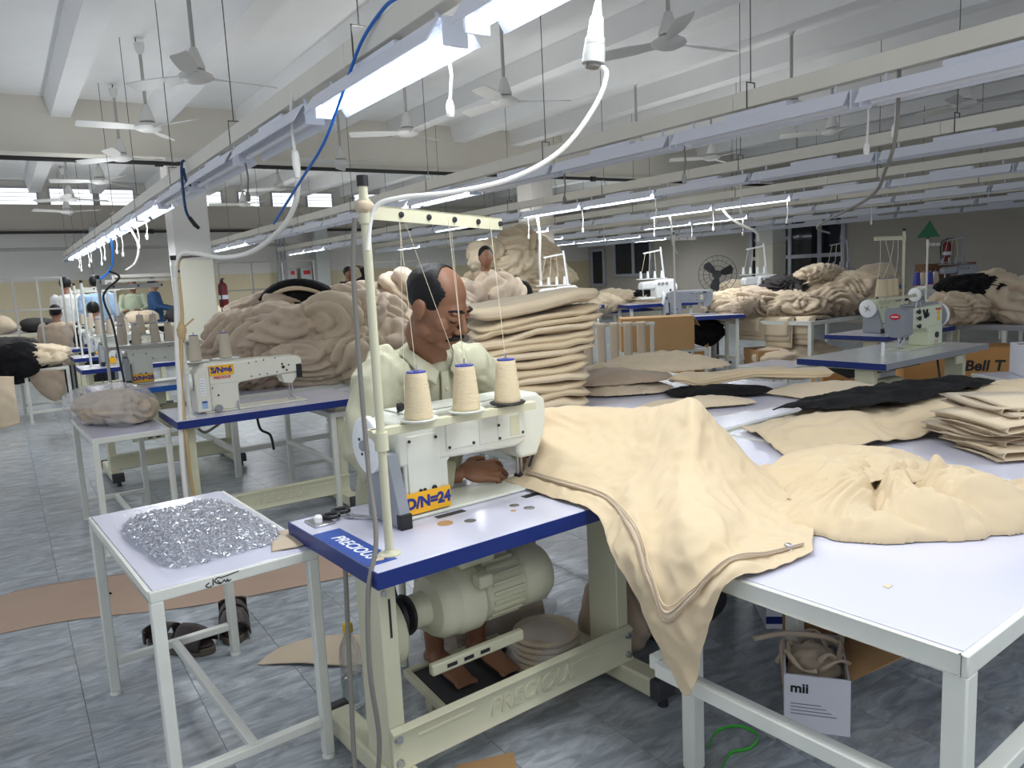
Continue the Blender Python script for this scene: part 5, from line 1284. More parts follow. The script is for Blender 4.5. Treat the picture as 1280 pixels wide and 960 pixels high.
# shirt
b = MB()
etube(b, [(0.577, 0.640, 1.175), (0.58, 0.655, 1.150), (0.58, 0.675, 1.09), (0.58, 0.71, 0.99), (0.58, 0.77, 0.86), (0.58, 0.83, 0.72), (0.58, 0.87, 0.585)], [(0.085, 0.075), (0.165, 0.095), (0.225, 0.118), (0.225, 0.135), (0.205, 0.14), (0.205, 0.15), (0.21, 0.15)], (1, 0, 0.02), 28)
etube(b, [(0.45, 0.668, 1.125)] + R_ARM[:1] + [(0.375, 0.668, 1.075), (0.330, 0.655, 0.97), (0.292, 0.635, 0.86), (0.315, 0.605, 0.815), (0.38, 0.560, 0.785), (0.50, 0.505, 0.768), (0.545, 0.487, 0.763)], [0.085, 0.088, 0.085, 0.074, 0.066, 0.062, 0.056, 0.048, 0.044], (0, 1, 0), 18)
etube(b, [(0.70, 0.668, 1.110)] + L_ARM[:1] + [(0.83, 0.675, 1.04), (0.88, 0.675, 0.95), (0.918, 0.66, 0.85), (0.915, 0.60, 0.80), (0.895, 0.53, 0.775), (0.885, 0.50, 0.768)], [0.085, 0.090, 0.088, 0.078, 0.070, 0.064, 0.052, 0.046], (0, 1, 0), 18)
shirt = fuse(b, 'shirt', 'shirt', 0.006, 4, man, 0.0105, 13.0, (1.0, 1.0, 0.45), 4)
# collar, placket and buttons
for s in (-1, 1):
    G = [[(0.575 + s * 0.072, 0.700, 1.190), (0.575 + s * 0.085, 0.640, 1.195), (0.575 + s * 0.070, 0.585, 1.165), (0.578 + s * 0.022, 0.545, 1.115)],
         [(0.575 + s * 0.085, 0.705, 1.165), (0.575 + s * 0.108, 0.635, 1.165), (0.575 + s * 0.098, 0.565, 1.125), (0.578 + s * 0.050, 0.528, 1.070)]]
    sheet('collar', G, 8, 4, 'shirt', shirt, 0, 1, 0, 0.005)
sheet('placket', [[(0.565, 0.553, 1.11), (0.563, 0.548, 1.04), (0.563, 0.562, 0.96), (0.563, 0.605, 0.86)], [(0.595, 0.553, 1.11), (0.597, 0.548, 1.04), (0.597, 0.562, 0.96), (0.597, 0.605, 0.86)]], 6, 3, 'shirt', shirt, 0, 1, 0, 0.006)
for y, z in ((0.544, 1.05), (0.552, 0.97)): MB().ball((0.58, y - 0.003, z), (0.006, 0.003, 0.006)).build('button', 'cloth_pale', shirt)
b = MB()
for sx, kx, fx, fy in ((-1, 0.44, 0.47, 0.50), (1, 0.70, 0.62, 0.46)):
    etube(b, [(0.58 + sx * 0.06, 0.90, 0.60), (0.58 + sx * 0.11, 0.66, 0.592), (kx, 0.49, 0.565), (kx - 0.02 * sx, 0.495, 0.44), (fx, fy + 0.055, 0.24)], [0.105, 0.092, 0.072, 0.075, 0.062], (1, 0, 0), 16)
etube(b, [(0.58, 0.86, 0.66), (0.58, 0.87, 0.53)], [(0.19, 0.14), (0.20, 0.15)])
fuse(b, 'trousers', 'shirt', 0.010, 4, man, 0.006, 8)
so = thing('stool', 'plain stool under the seated man', 'stool', at(HERO, 0.58, 0.88), HERO[2])
MB().lathe([(0.02, 0.425), (0.16, 0.425), (0.17, 0.44), (0.165, 0.458), (0.02, 0.46)], 22).build('seat', 'white_metal', so)
for k in range(4):
    a = pi / 4 + k * pi / 2; MB().cyl((0.17 * cos(a), 0.17 * sin(a), 0), (0.12 * cos(a), 0.12 * sin(a), 0.43), 0.014, n=8).build('leg', 'white_metal', so)

# ---- people further away
def far_person(loc, rz, h, label, top, legs='trouser_dark', pose='stand', arm_l=None, arm_r=None, lean=0.0, cap=False, zb=0.0):
    s = h / 1.72; b = MB()
    P = lambda x, y, z: Vector((x * s, (y - (z - 0.9) * lean if z > 0.9 else y) * s, z * s))
    b.ball(P(0, -0.02, 1.60), (0.078 * s, 0.095 * s, 0.118 * s), 18, 14)
    b.ball(P(0, -0.115, 1.585), (0.014 * s, 0.022 * s, 0.02 * s), 8, 6)
    for q in (-1, 1): b.ball(P(q * 0.08, -0.01, 1.59), (0.012 * s, 0.02 * s, 0.03 * s), 8, 6)
    b.tube([P(0, 0, 1.54), P(0, 0.01, 1.40)], [0.055 * s, 0.06 * s], 12)
    etube(b, [P(0, 0.01, 1.42), P(0, 0.01, 1.2), P(0, 0, 0.95), P(0, 0, 0.86)], [(0.14 * s, 0.08 * s), (0.13 * s, 0.09 * s), (0.13 * s, 0.09 * s), (0.14 * s, 0.1 * s)])
    for q in (-1, 1):
        b.tube([P(q * 0.09, 0, 0.9), P(q * 0.10, -0.01, 0.5), P(q * 0.10, 0.02, 0.06)], [0.075 * s, 0.052 * s, 0.036 * s], 10)
        b.ball(P(q * 0.10, -0.06, 0.035), (0.045 * s, 0.12 * s, 0.035 * s), 10, 6)
    arms = {1: arm_l or [(0.19, 0.0, 1.40), (0.25, 0.02, 1.13), (0.22, -0.12, 0.92), (0.21, -0.19, 0.88)], -1: arm_r or [(-0.19, 0.0, 1.40), (-0.25, 0.02, 1.13), (-0.22, -0.12, 0.92), (-0.21, -0.19, 0.88)]}
    for q in arms:
        A = [P(*p) for p in arms[q]]; b.tube(A, [0.05 * s, 0.043 * s, 0.032 * s, 0.028 * s], 10)
        d = (A[-1] - A[-2]).normalized(); b.ball(A[-1] + d * 0.05 * s, (0.035 * s, 0.035 * s, 0.03 * s), 8, 6)
        for k in range(4): b.tube([A[-1] + d * 0.06 * s, A[-1] + d * (0.13 - 0.008 * k) * s + Vector((0.012 * (k - 1.5), 0, -0.012)) * s], [0.011 * s, 0.007 * s], 6)
    o = fuse(b, 'person', 'skin_far', 0.012, 2); o.location = loc; o.rotation_euler = (0, 0, rz)
    tag(o, label, 'person')
    b = MB()
    etube(b, [P(0, 0.01, 1.455), P(0, 0.01, 1.40), P(0, 0.01, 1.25), P(0, 0, 1.0), P(0, 0, 0.78)], [(0.08 * s, 0.07 * s), (0.20 * s, 0.11 * s), (0.205 * s, 0.13 * s), (0.185 * s, 0.13 * s), (0.215 * s, 0.155 * s)])
    for q in arms:
        A = [P(*p) for p in arms[q]]; b.tube([A[0] * 0.9 + P(0, 0.01, 1.38) * 0.1, A[0], A[1], A[2]], [0.075 * s, 0.072 * s, 0.06 * s, 0.05 * s], 12)
    fuse(b, 'shirt', top, 0.015, 3, o, 0.008 * s, 7)
    b = MB()
    for q in (-1, 1): b.tube([P(q * 0.08, 0, 0.92), P(q * 0.10, 0, 0.5), P(q * 0.10, 0.02, 0.10)], [0.115 * s, 0.085 * s, 0.075 * s], 12)
    fuse(b, 'trousers', legs, 0.016, 2, o)
    hb_ = MB(); hb_.ball(P(0, 0.008, 1.635), (0.086 * s, 0.098 * s, 0.098 * s), 18, 12)
    hh = hb_.build('hair', 'hair', o, 180)
    if cap: MB().ball(P(0, -0.08, 1.655), (0.07 * s, 0.08 * s, 0.012 * s), 14, 8).build('cap_peak', 'shirt_black', o, 180)
    return o
UP = [(0.19, 0.0, 1.40), (0.34, -0.10, 1.52), (0.20, -0.15, 1.70), (0.13, -0.13, 1.72)]
FW = [(0.19, 0.0, 1.40), (0.26, -0.06, 1.16), (0.16, -0.32, 1.10), (0.10, -0.40, 1.12)]
FWR = [(-0.19, 0.0, 1.40), (-0.26, -0.06, 1.16), (-0.16, -0.32, 1.10), (-0.10, -0.40, 1.12)]
far_person((5.60, 14.0, 0), radians(25), 1.74, 'man in black raising an arm to his head near the far columns', 'shirt_black', arm_l=UP, cap=True)
far_person((5.25, 13.6, -0.32), radians(10), 1.70, 'dark haired person in white bending behind the big heap', 'shirt_white', arm_l=FW, arm_r=FWR)
far_person((4.92, 8.0, 0), radians(-20), 1.78, 'dark haired man hugging a bundle of taupe cloth behind the operator', 'shirt_taupe', arm_l=FW, arm_r=FWR, lean=0.25)
far_person((0.93, 14.25, 0), radians(150), 1.74, 'person in a white shirt standing at the far left machines', 'shirt_white', arm_l=FW, arm_r=FWR)
far_person((1.30, 13.7, 0), radians(165), 1.74, 'person in a light blue long shirt standing at the far left', 'shirt_blue', legs='shirt_blue')
far_person((0.70, 13.45, -0.36), radians(170), 1.68, 'seated worker with dark hair at the far left, left one of two', 'cloth_brown', arm_l=FW, arm_r=FWR)
far_person((1.14, 12.75, -0.36), radians(175), 1.70, 'seated worker with dark hair at the far left, right one of two', 'shirt_black', arm_l=FW, arm_r=FWR)
far_person((2.28, 17.2, 0), radians(-15), 1.70, 'person in sage green standing by the far table', 'shirt_sage', legs='shirt_sage', arm_l=FW, arm_r=FWR)
far_person((2.58, 16.6, 0), radians(70), 1.72, 'man in a dark blue shirt beside the person in sage green', 'shirt_teal', arm_l=FW, arm_r=FWR)
o = crumple('carried_cloth', (4.84, 7.56, 1.12), (0.36, 0.26, 0.34), 201, 'cloth_taupe', 2.2, 0.34, 5, None, 0.3); tag(o, 'bundle of taupe cloth held in the arms of the man behind', 'cloth')
o = crumple('carried_cloth', (5.12, 7.55, 1.12), (0.16, 0.14, 0.28), 202, 'cloth_black', 1.3, 0.22, 4, None, 0.3); tag(o, 'black lining hanging from the carried taupe bundle', 'cloth')
# ================================================================== bag of rivets on the near side table
rv = thing('rivet_bag', 'clear plastic bag full of silver rivets on the near side table', 'bag', (0.44, 2.53, 0.66), radians(8))
_rr = random.Random(4)
def mound(u, v):      # height of the bag over its footprint, u v in -1..1
    r = (abs(u) ** 6 + abs(v) ** 6) ** (1 / 6)
    if r >= 1: return 0.0
    return (0.062 * (1 - r ** 3) ** 0.6) * (1 + 0.25 * noise.noise(Vector((u * 2, v * 2, 1)))) * (1.15 - 0.3 * v * v)
BX, BY = 0.185, 0.30
def rivets(n, seed):
    rd = random.Random(seed); b = MB()
    for i in range(n):
        u, v = rd.uniform(-0.95, 0.95), rd.uniform(-0.97, 0.80)
        h = mound(u, v)
        if h < 0.012: continue
        z = h - 0.007 - rd.random() ** 2 * min(0.012, h * 0.4)
        x, y = u * BX * (1 - 0.18 * (v > 0.4) * (v - 0.4)), v * BY
        d = Vector((rd.gauss(0, 1), rd.gauss(0, 1), rd.gauss(0, 0.45))).normalized()
        p = Vector((x, y, z)); L = 0.0065
        b.tube([p - d * L, p + d * L], [0.0024, 0.0020], 5)
        b.tube([p - d * (L + 0.0012), p - d * L], [0.0042, 0.0048], 6)
    return b
o = rivets(2600, 9).build('rivets', 'rivet_metal', rv, 50); o['kind'] = 'stuff'
b = MB(); n = 60; vs = []
for j in range(n + 1):
    for i in range(n + 1):
        u, v = -1.04 + 2.08 * i / n, -1.04 + 2.35 * j / n
        h = mound(u, v) if v < 1 else 0.0
        wob = noise.noise(Vector((u * 7, v * 9, 5))); crk = abs(noise.noise(Vector((u * 12, v * 16, 2)))) * 0.010
        x = u * BX * (1 - 0.25 * max(0, v - 0.4)) + 0.004 * wob
        vs.append((x, v * BY, 0.003 + h * 1.05 + 0.004 + crk * (1 if h > 0.004 else 0.6) + 0.003 * abs(wob)))
fs = [(j * (n + 1) + i, j * (n + 1) + i + 1, (j + 1) * (n + 1) + i + 1, (j + 1) * (n + 1) + i) for j in range(n) for i in range(n)]
b.v = vs; b.f = fs; b.build('plastic_film', 'film', rv, 180)
o = sheet('cloth_scrap', [[(0.575, 2.19, 0.6625), (0.64, 2.17, 0.665), (0.70, 2.18, 0.667)], [(0.60, 2.27, 0.664), (0.655, 2.26, 0.672), (0.712, 2.25, 0.668)], [(0.635, 2.36, 0.6625), (0.68, 2.345, 0.668), (0.705, 2.335, 0.664)]], 6, 6, 'cloth_tan', None, 0.003, 12, 2, 0.002, floor_z=0.662)[0]
tag(o, 'beige cloth scrap at the corner of the near side table', 'scrap')

# ================================================================== bagged fabric on the second side table
fb = thing('fabric_bag', 'clear plastic bag of taupe fabric on the second side table', 'bag', (0.52, 5.22, 0.66), radians(12))
c = crumple('fabric', (0, 0, 0.085), (0.19, 0.30, 0.10), 301, 'cloth_taupe', 1.9, 0.30, 5, 0.75, 0, fb)
c = crumple('plastic_film', (0, 0.01, 0.105), (0.215, 0.33, 0.125), 302, 'film_dense', 2.6, 0.30, 5, 0.78, 0, fb)

# ================================================================== garment thrown on the third side table
t3 = [((0.34, 10.75, 0.75), (0.30, 0.34, 0.14), 'cloth_pale', 'pale garment heaped on the distant side table'),
      ((0.10, 10.6, 0.70), (0.22, 0.34, 0.20), 'cloth_black', 'black garment sliding off the distant side table'),
      ((0.02, 11.1, 0.86), (0.34, 0.30, 0.12), 'cloth_dark', 'dark grey garment behind the distant side table')]
for q, (c, s, m, lb) in enumerate(t3): tag(crumple('garment', c, s, 320 + q, m, 2.2, 0.34, 4, None, q), lb, 'garment', 'garments of the distant side table')
G = [[(0.17, 10.42, 0.60), (0.34, 10.40, 0.60), (0.56, 10.44, 0.60)], [(0.22, 10.46, 0.45), (0.40, 10.44, 0.36), (0.55, 10.46, 0.44)], [(0.30, 10.48, 0.33), (0.42, 10.47, 0.22), (0.54, 10.48, 0.30)]]
tag(sheet('garment', G, 8, 8, 'cloth_brown', None, 0.02, 8, 3, 0.006)[0], 'brown cloth hanging below the distant side table', 'garment', 'garments of the distant side table')
G = [[(-0.26, 10.15, 0.62), (-0.10, 10.12, 0.60), (0.05, 10.18, 0.58)], [(-0.30, 10.0, 0.35), (-0.12, 9.98, 0.33), (0.04, 10.05, 0.34)], [(-0.30, 9.95, 0.06), (-0.12, 9.92, 0.05), (0.05, 10.0, 0.07)]]
tag(sheet('garment', G, 8, 8, 'cloth_tan', None, 0.015, 8, 6, 0.006)[0], 'tan cloth hanging at the left picture edge', 'garment')

# ================================================================== on the floor
o = sheet('kraft_sheet', [[(-0.75, 3.86, 0.003), (0.0, 3.84, 0.003), (0.6, 3.60, 0.003), (1.29, 3.47, 0.003)], [(-0.5, 4.12, 0.005), (0.1, 4.08, 0.006), (0.75, 3.86, 0.006), (1.33, 3.70, 0.004)], [(-0.1, 4.40, 0.003), (0.2, 4.345, 0.003), (0.85, 4.12, 0.003), (1.44, 3.95, 0.003)]], 10, 6, 'kraft', None, 0.002, 3, 1, 0.0015, floor_z=0.0025)[0]
tag(o, 'large sheet of brown kraft paper on the floor behind the near side table', 'paper')
tag(MB().hexa([(0, 0, 0.0), (0.05, 0.01, 0), (0.045, 0.028, 0), (0.004, 0.02, 0)], [(0, 0, 0.004), (0.05, 0.01, 0.004), (0.045, 0.028, 0.004), (0.004, 0.02, 0.004)]).build('dark_scrap', 'cloth_black'), 'tiny dark scrap on the brown paper sheet', 'scrap').location = (0.24, 4.0, 0.009)
o = sheet('cloth_offcut', [[(0.66, 2.86, 0.004), (0.78, 2.76, 0.012), (0.93, 2.62, 0.01), (1.06, 2.58, 0.006)], [(0.70, 2.90, 0.006), (0.82, 2.83, 0.022), (0.97, 2.74, 0.020), (1.10, 2.69, 0.008)], [(0.76, 2.94, 0.004), (0.90, 2.93, 0.010), (1.02, 2.86, 0.010), (1.14, 2.80, 0.004)]], 10, 8, 'cloth_tan', None, 0.004, 8, 2, 0.004, floor_z=0.004)[0]
tag(o, 'flat beige cloth offcut on the floor behind the bottle', 'scrap')
tag(MB().hexa([(0, 0, 0.0), (0.17, -0.05, 0), (0.23, 0.07, 0), (0.06, 0.12, 0)], [(0, 0, 0.004), (0.17, -0.05, 0.004), (0.23, 0.07, 0.004), (0.06, 0.12, 0.004)]).build('cardboard_piece', 'cardboard'), 'flat cardboard piece at the bottom picture edge', 'cardboard').location = (0.90, 1.74, 0.001)

def shoe(loc, rz, label):
    t = thing('sandal', label, 'shoe', loc, rz, 'pair of sandals'); t.scale = (1.25, 1.25, 1.35)
    out = [(0.035 * cos(a) * (1.0 + 0.18 * (sin(a) > 0) * sin(a)) + 0.004 * sin(a), 0.13 * sin(a)) for a in [2 * pi * k / 28 for k in range(28)]]
    MB().prism([(x * 1.28, y) for x, y in out], 'z', 0.0, 0.022).build('sole', 'sole', t, bevel=0.004)
    MB().prism([(x * 1.18, y * 0.96) for x, y in out], 'z', 0.022, 0.030).build('insole', 'leather', t, bevel=0.003)
    for y0, y1, hh in ((0.01, 0.105, 0.060), (-0.065, -0.02, 0.058)):
        G = []
        for y in (y0, (y0 + y1) / 2, y1):
            h = hh * (1.0 - 0.28 * (y > 0.07)); G.append([(0.047 * cos(a), y, 0.018 + h * sin(a)) for a in [pi * k / 8 for k in range(9)]])
        sheet('upper', G, 2, 3, 'leather', t, 0, 1, 0, 0.005)
    G = [[(0.044 * cos(a), -0.095 - 0.028 * sin(a), z) for a in [pi * k / 8 for k in range(9)]] for z in (0.025, 0.045, 0.062)]
    sheet('heel_strap', G, 2, 3, 'leather', t, 0, 1, 0, 0.005)
    return t
shoe((0.45, 3.20, 0), radians(-140), 'dark brown leather sandal under the near side table, left one')
shoe((0.67, 3.24, 0), radians(168), 'dark brown leather sandal under the near side table, right one')

bo = thing('water_bottle', 'clear plastic bottle with yellow cap beside the table leg', 'bottle', (0.845, 2.36, 0), 0)
MB().lathe([(0.030, 0.0), (0.036, 0.006), (0.037, 0.03), (0.035, 0.06), (0.037, 0.10), (0.034, 0.14), (0.037, 0.18), (0.033, 0.215), (0.020, 0.245), (0.0135, 0.26), (0.0135, 0.275)], 24).build('bottle_body', 'bottle_plastic', bo, 180)
MB().lathe([(0.028, 0.004), (0.0335, 0.012), (0.0335, 0.11), (0.002, 0.112)], 20).build('water', 'water', bo, 60)
MB().lathe([(0.0165, 0.272), (0.0170, 0.274), (0.0170, 0.296), (0.015, 0.299)], 18).build('cap', 'cap_yellow', bo)
MB().lathe([(0.0172, 0.268), (0.0178, 0.269), (0.0178, 0.273), (0.0172, 0.274)], 18).build('cap_ring', 'cap_yellow', bo)

# wrapped coil of binding under the sewing table
co = thing('binding_coil', 'thick coil of beige binding wrapped in plastic under the sewing table', 'coil', at(HERO, 0.79, 0.33), 0)
for k in range(9):
    MB().lathe([(0.06, 0.021 * k), (0.115 + 0.004 * sin(k * 2), 0.021 * k + 0.001), (0.120 + 0.004 * sin(k * 2), 0.021 * k + 0.010), (0.115 + 0.004 * sin(k * 2), 0.021 * k + 0.0195), (0.06, 0.0205 * k + 0.02)], 30, (0.004 * sin(k), 0.004 * cos(k * 1.7), 0.0)).build('binding_turn', 'cloth_tan', co)
w = crumple('plastic_wrap', (0, 0, 0.10), (0.125, 0.125, 0.12), 410, 'film_dense', 2.6, 0.10, 4, 0.8, 0, co)
pr = thing('wrapped_roll', 'plastic wrapped brown fabric roll lying under the sewing table', 'roll', at(HERO, 0.74, 0.60), HERO[2] + radians(10))
etb2 = MB(); etube(etb2, [(-0.14, 0.10, 0.10), (0.0, 0.08, 0.105), (0.18, 0.03, 0.10), (0.26, 0.0, 0.095)], [0.085, 0.098, 0.098, 0.085], (0, 0, 1), 24); etb2.build('fabric_core', 'cloth_brown', pr, 60)
w = crumple('plastic_wrap', (0.06, 0.06, 0.11), (0.25, 0.135, 0.115), 412, 'film_dense', 2.4, 0.22, 5, 0.85, radians(-14), pr)
G = [[(1.50, 2.42, 0.66), (1.58, 2.38, 0.665), (1.64, 2.36, 0.66)], [(1.50, 2.40, 0.48), (1.57, 2.37, 0.46), (1.63, 2.35, 0.47)], [(1.52, 2.39, 0.33), (1.565, 2.37, 0.27), (1.61, 2.35, 0.36)]]
tag(sheet('hanging_cloth', G, 8, 8, 'cloth_brown', None, 0.010, 9, 3, 0.003)[0], 'brown cloth corner hanging behind the motor', 'cloth')

def carton(name, loc, rz, L, W, H, label, m='cardboard', inside='cardboard_dark', flaps=(), th=0.005, closed=False, tilt=None, group=None):
    t = thing(name, label, 'box', loc, rz, group)
    if tilt: t.rotation_euler = (tilt[0], tilt[1], rz)
    MB().box(0, L, 0, th, 0, H).build('side', m, t); MB().box(0, L, W - th, W, 0, H).build('side', m, t)
    MB().box(0, th, th, W - th, 0, H).build('side', m, t); MB().box(L - th, L, th, W - th, 0, H).build('side', m, t)
    MB().box(th, L - th, th, W - th, 0, th).build('bottom', inside, t)
    if closed:
        MB().box(0, L, 0, W / 2 - 0.001, H, H + th).build('lid_flap', m, t); MB().box(0, L, W / 2 + 0.001, W, H, H + th).build('lid_flap', m, t)
        MB().box(-0.001, L + 0.001, W / 2 - 0.025, W / 2 + 0.025, H + th, H + th + 0.001).build('tape', 'cardboard_dark', t)
    for side, ln, ang in flaps:
        a = radians(ang)
        if side == 'front': pts = [(0, 0, H), (L, 0, H), (L, -ln * cos(a), H + ln * sin(a)), (0, -ln * cos(a), H + ln * sin(a))]
        elif side == 'back': pts = [(L, W, H), (0, W, H), (0, W + ln * cos(a), H + ln * sin(a)), (L, W + ln * cos(a), H + ln * sin(a))]
        elif side == 'right': pts = [(L, 0, H), (L, W, H), (L + ln * cos(a), W, H + ln * sin(a)), (L + ln * cos(a), 0, H + ln * sin(a))]
        else: pts = [(0, W, H), (0, 0, H), (-ln * cos(a), 0, H + ln * sin(a)), (-ln * cos(a), W, H + ln * sin(a))]
        MB().add(pts, [(0, 1, 2, 3)]).build('flap', 'cardboard', t, solid=0.004)
    return t
# open carton of scraps under the front white table
cb = carton('scrap_carton', (1.93, 1.385, 0), radians(33), 0.15, 0.24, 0.15, 'open carton of beige scraps under the front white table', 'carton_white', 'cardboard_dark', (('right', 0.17, 35), ('back', 0.12, 70)))
cb.location = (1.86, 1.40, 0); cb.rotation_euler = (0, 0, radians(-52)); cb.scale = (1.25, 1.25, 1.2)
text('carton_lettering', 'mii', 0.035, 'print_black', cb, face_M((0.035, -0.0008, 0.115), (1, 0, 0), (0, 0, 1)), 0.0004, 0, 0.001)
for k in range(4): MB().box(0.015, 0.12 - 0.012 * k, -0.0008, 0.0, 0.045 + 0.009 * k, 0.0475 + 0.009 * k).build('print_line', 'machine_grey', cb)
sc_ = thing('cloth_scraps', 'tangle of beige strips spilling from the open carton', 'scraps', (2.03, 1.42, 0.155), 0)
crumple('scrap_wad', (0.0, 0.0, -0.02), (0.085, 0.085, 0.06), 431, 'cloth_tan', 3.2, 0.45, 4, None, 0, sc_)
_rz = random.Random(3)
for k in range(9):
    a = _rz.uniform(0, 6.3); r = _rz.uniform(0.05, 0.10)
    pts = cat_rom([(r * cos(a), r * sin(a), 0.02), (r * 1.2 * cos(a + 0.5), r * 1.2 * sin(a + 0.5), 0.055), (r * 1.3 * cos(a + 1.1), r * 1.3 * sin(a + 1.1), 0.02), (r * 1.5 * cos(a + 1.5), r * 1.5 * sin(a + 1.5), -0.06 if k % 3 == 0 else 0.03)], 5)
    MB().tube(pts, [0.006 + 0.002 * sin(q) for q in range(len(pts))], 6).build('strip', 'cloth_pale' if k % 2 else 'cloth_taupe', sc_, 60)
MB().tube(cat_rom([(-0.16, 0.10, 0.09), (-0.04, 0.06, 0.085), (0.07, -0.02, 0.06), (0.10, -0.05, 0.0)], 6), 0.009, 6).build('strip', 'cloth_taupe', sc_, 60)
MB().tube(cat_rom([(0.16, 0.02, 0.16), (0.15, 0.0, 0.08), (0.12, -0.02, 0.0)], 6), 0.011, 6).build('strip', 'cloth_taupe', sc_, 60)
cw = carton('white_carton', (2.36, 1.86, 0), radians(-40), 0.42, 0.26, 0.22, 'closed white carton under the front white table', 'carton_white', closed=True)
MB().box(0, 0.421, -0.0012, 0, 0.02, 0.05).build('blue_stripe', 'blue_edge', cw)
text('carton_lettering', 'mii', 0.06, 'print_black', cw, face_M((0.28, -0.0008, 0.15), (1, 0, 0), (0, 0, 1)), 0.0004, 0, 0.001)
tag(crumple('dark_roll', (2.05, 2.05, 0.16), (0.20, 0.16, 0.15), 441, 'cloth_dark', 2, 0.2, 4, 0.95, 0), 'dark wrapped bundle behind the drape under the table', 'bundle')
tag(crumple('wrapped_bundle', (1.80, 2.10, 0.14), (0.13, 0.16, 0.13), 442, 'cloth_brown', 2, 0.2, 4, 0.95, 0), 'brown wrapped bundle right of the sewing table leg', 'bundle')
gs = [(1.50, 1.50, 0.004), (1.56, 1.52, 0.02), (1.62, 1.49, 0.03), (1.64, 1.43, 0.02), (1.59, 1.42, 0.006), (1.54, 1.44, 0.004), (1.50, 1.43, 0.004), (1.44, 1.40, 0.004)]
b = MB(); P = cat_rom(gs, 8); n = len(P); vs = []
for i, p in enumerate(P):
    vs += [p + Vector((0, 0, -0.003 + 0.0)), p + Vector((0.003 * sin(i * 0.4), 0.002, 0.007))]
b.add(vs, [(2 * i, 2 * i + 1, 2 * i + 3, 2 * i + 2) for i in range(n - 1)])
go = b.build('packing_strap', 'strap_green', None, 180, solid=0.0012); go.location = (0.10, -0.03, 0.0); tag(go, 'bright green packing strap loop on the floor', 'strap')
tag(MB().box(0, 0.11, 0, 0.035, 0, 0.014).build('blue_marker', 'blue_edge', None, bevel=0.006), 'blue marker lying at the right edge of the white table', 'marker')
bpy.data.objects['blue_marker'].location = (2.72, 1.00, TZ + 0.001); bpy.data.objects['blue_marker'].rotation_euler[2] = radians(-30)
tag(MB().hexa([(0, 0, 0), (0.022, 0.004, 0), (0.02, 0.016, 0), (0.002, 0.014, 0)], [(0, 0, 0.001), (0.022, 0.004, 0.001), (0.02, 0.016, 0.001), (0.002, 0.014, 0.001)]).build('chip', 'cloth_pale'), 'tiny beige chip on the bare white table corner', 'scrap').location = (1.53, 0.885, TZ + 0.001)
# ================================================================== cables and connectors
def plug(loc, d, label, m='cable_white', s=1.0):
    """inline socket hanging on a cord; d = direction it points"""
    d = Vector(d).normalized(); p = Vector(loc)
    t = MB(); L = 0.062 * s
    prof = [(-0.5, 0.006), (-0.45, 0.010), (-0.1, 0.0125), (0.0, 0.0145), (0.35, 0.0145), (0.5, 0.012)]
    t.tube([p + d * a * L for a, r in prof], [r * s for a, r in prof], 12)
    return t
# 1: white cord with the big connector, from the left row down to the near pole
pc = thing('white_connector', 'big white plug and socket connector hanging at top centre', 'connector', (1.30, 1.53, 1.99), 0)
d = Vector((-0.10, 0.06, -1)).normalized()
q = lambda a: Vector((0, 0, 0)) + d * a
MB().tube([q(-0.085), q(-0.055), q(-0.048)], [0.008, 0.0125, 0.0135], 16).build('cord_grip', 'plug_grey', pc)
MB().tube([q(-0.050), q(-0.046), q(-0.002), q(0.0)], [0.015, 0.017, 0.021, 0.021], 20).build('plug_body', 'plug_grey', pc)
MB().tube([q(0.0), q(0.003), q(0.016), q(0.018)], [0.0245, 0.025, 0.025, 0.0235], 20).build('collar', 'plug_grey', pc)
MB().tube([q(0.018), q(0.06), q(0.062)], [0.0265, 0.029, 0.026], 20).build('socket_body', 'plug_grey', pc)
MB().tube([q(0.058), q(0.070)], [0.022, 0.020], 16).build('socket_mouth', 'cable_grey', pc)
cable('power_cable', [(1.36, 1.50, 2.36), (1.325, 1.515, 2.18), tuple(Vector((1.30, 1.53, 1.99)) - d * 0.08)], 0.0065, 'cable_white', 'short white cord from the light row to the big connector', sub=6)
cable('power_cable', [tuple(Vector((1.30, 1.53, 1.99)) + d * 0.066 + Vector((0.012, -0.01, 0))), (1.315, 1.51, 1.90), (1.30, 1.54, 1.83), (1.235, 1.60, 1.73), (1.12, 1.66, 1.665), (0.98, 1.72, 1.635), (0.86, 1.77, 1.625), (0.80, 1.80, 1.60), (0.776, 1.805, 1.50)], 0.0065, 'cable_white', 'white cable sagging from the connector to the near pole')
cable('power_cable', [at(HERO, 0.066, 0.106, 1.58), at(HERO, 0.058, 0.12, 1.45), at(HERO, 0.055, 0.12, 1.2), at(HERO, 0.048, 0.10, 0.95), at(HERO, 0.030, 0.05, 0.78), at(HERO, -0.012, 0.03, 0.66), at(HERO, -0.02, 0.04, 0.45), at(HERO, 0.01, 0.08, 0.22), at(HERO, 0.0, 0.12, 0.06), at(HERO, -0.01, 0.20, 0.05), at(HERO, 0.012, 0.24, 0.3), at(HERO, 0.025, 0.24, 0.655)], 0.0068, 'cable_grey', 'grey cable running down the near pole and looping under the table')
ctp = crumple('tie', tuple(at(HERO, 0.088, 0.095, 1.605)), (0.022, 0.022, 0.018), 501, 'cloth_tan', 2, 0.3, 3); tag(ctp, 'beige cloth tie knotted at the top of the near pole', 'tie')
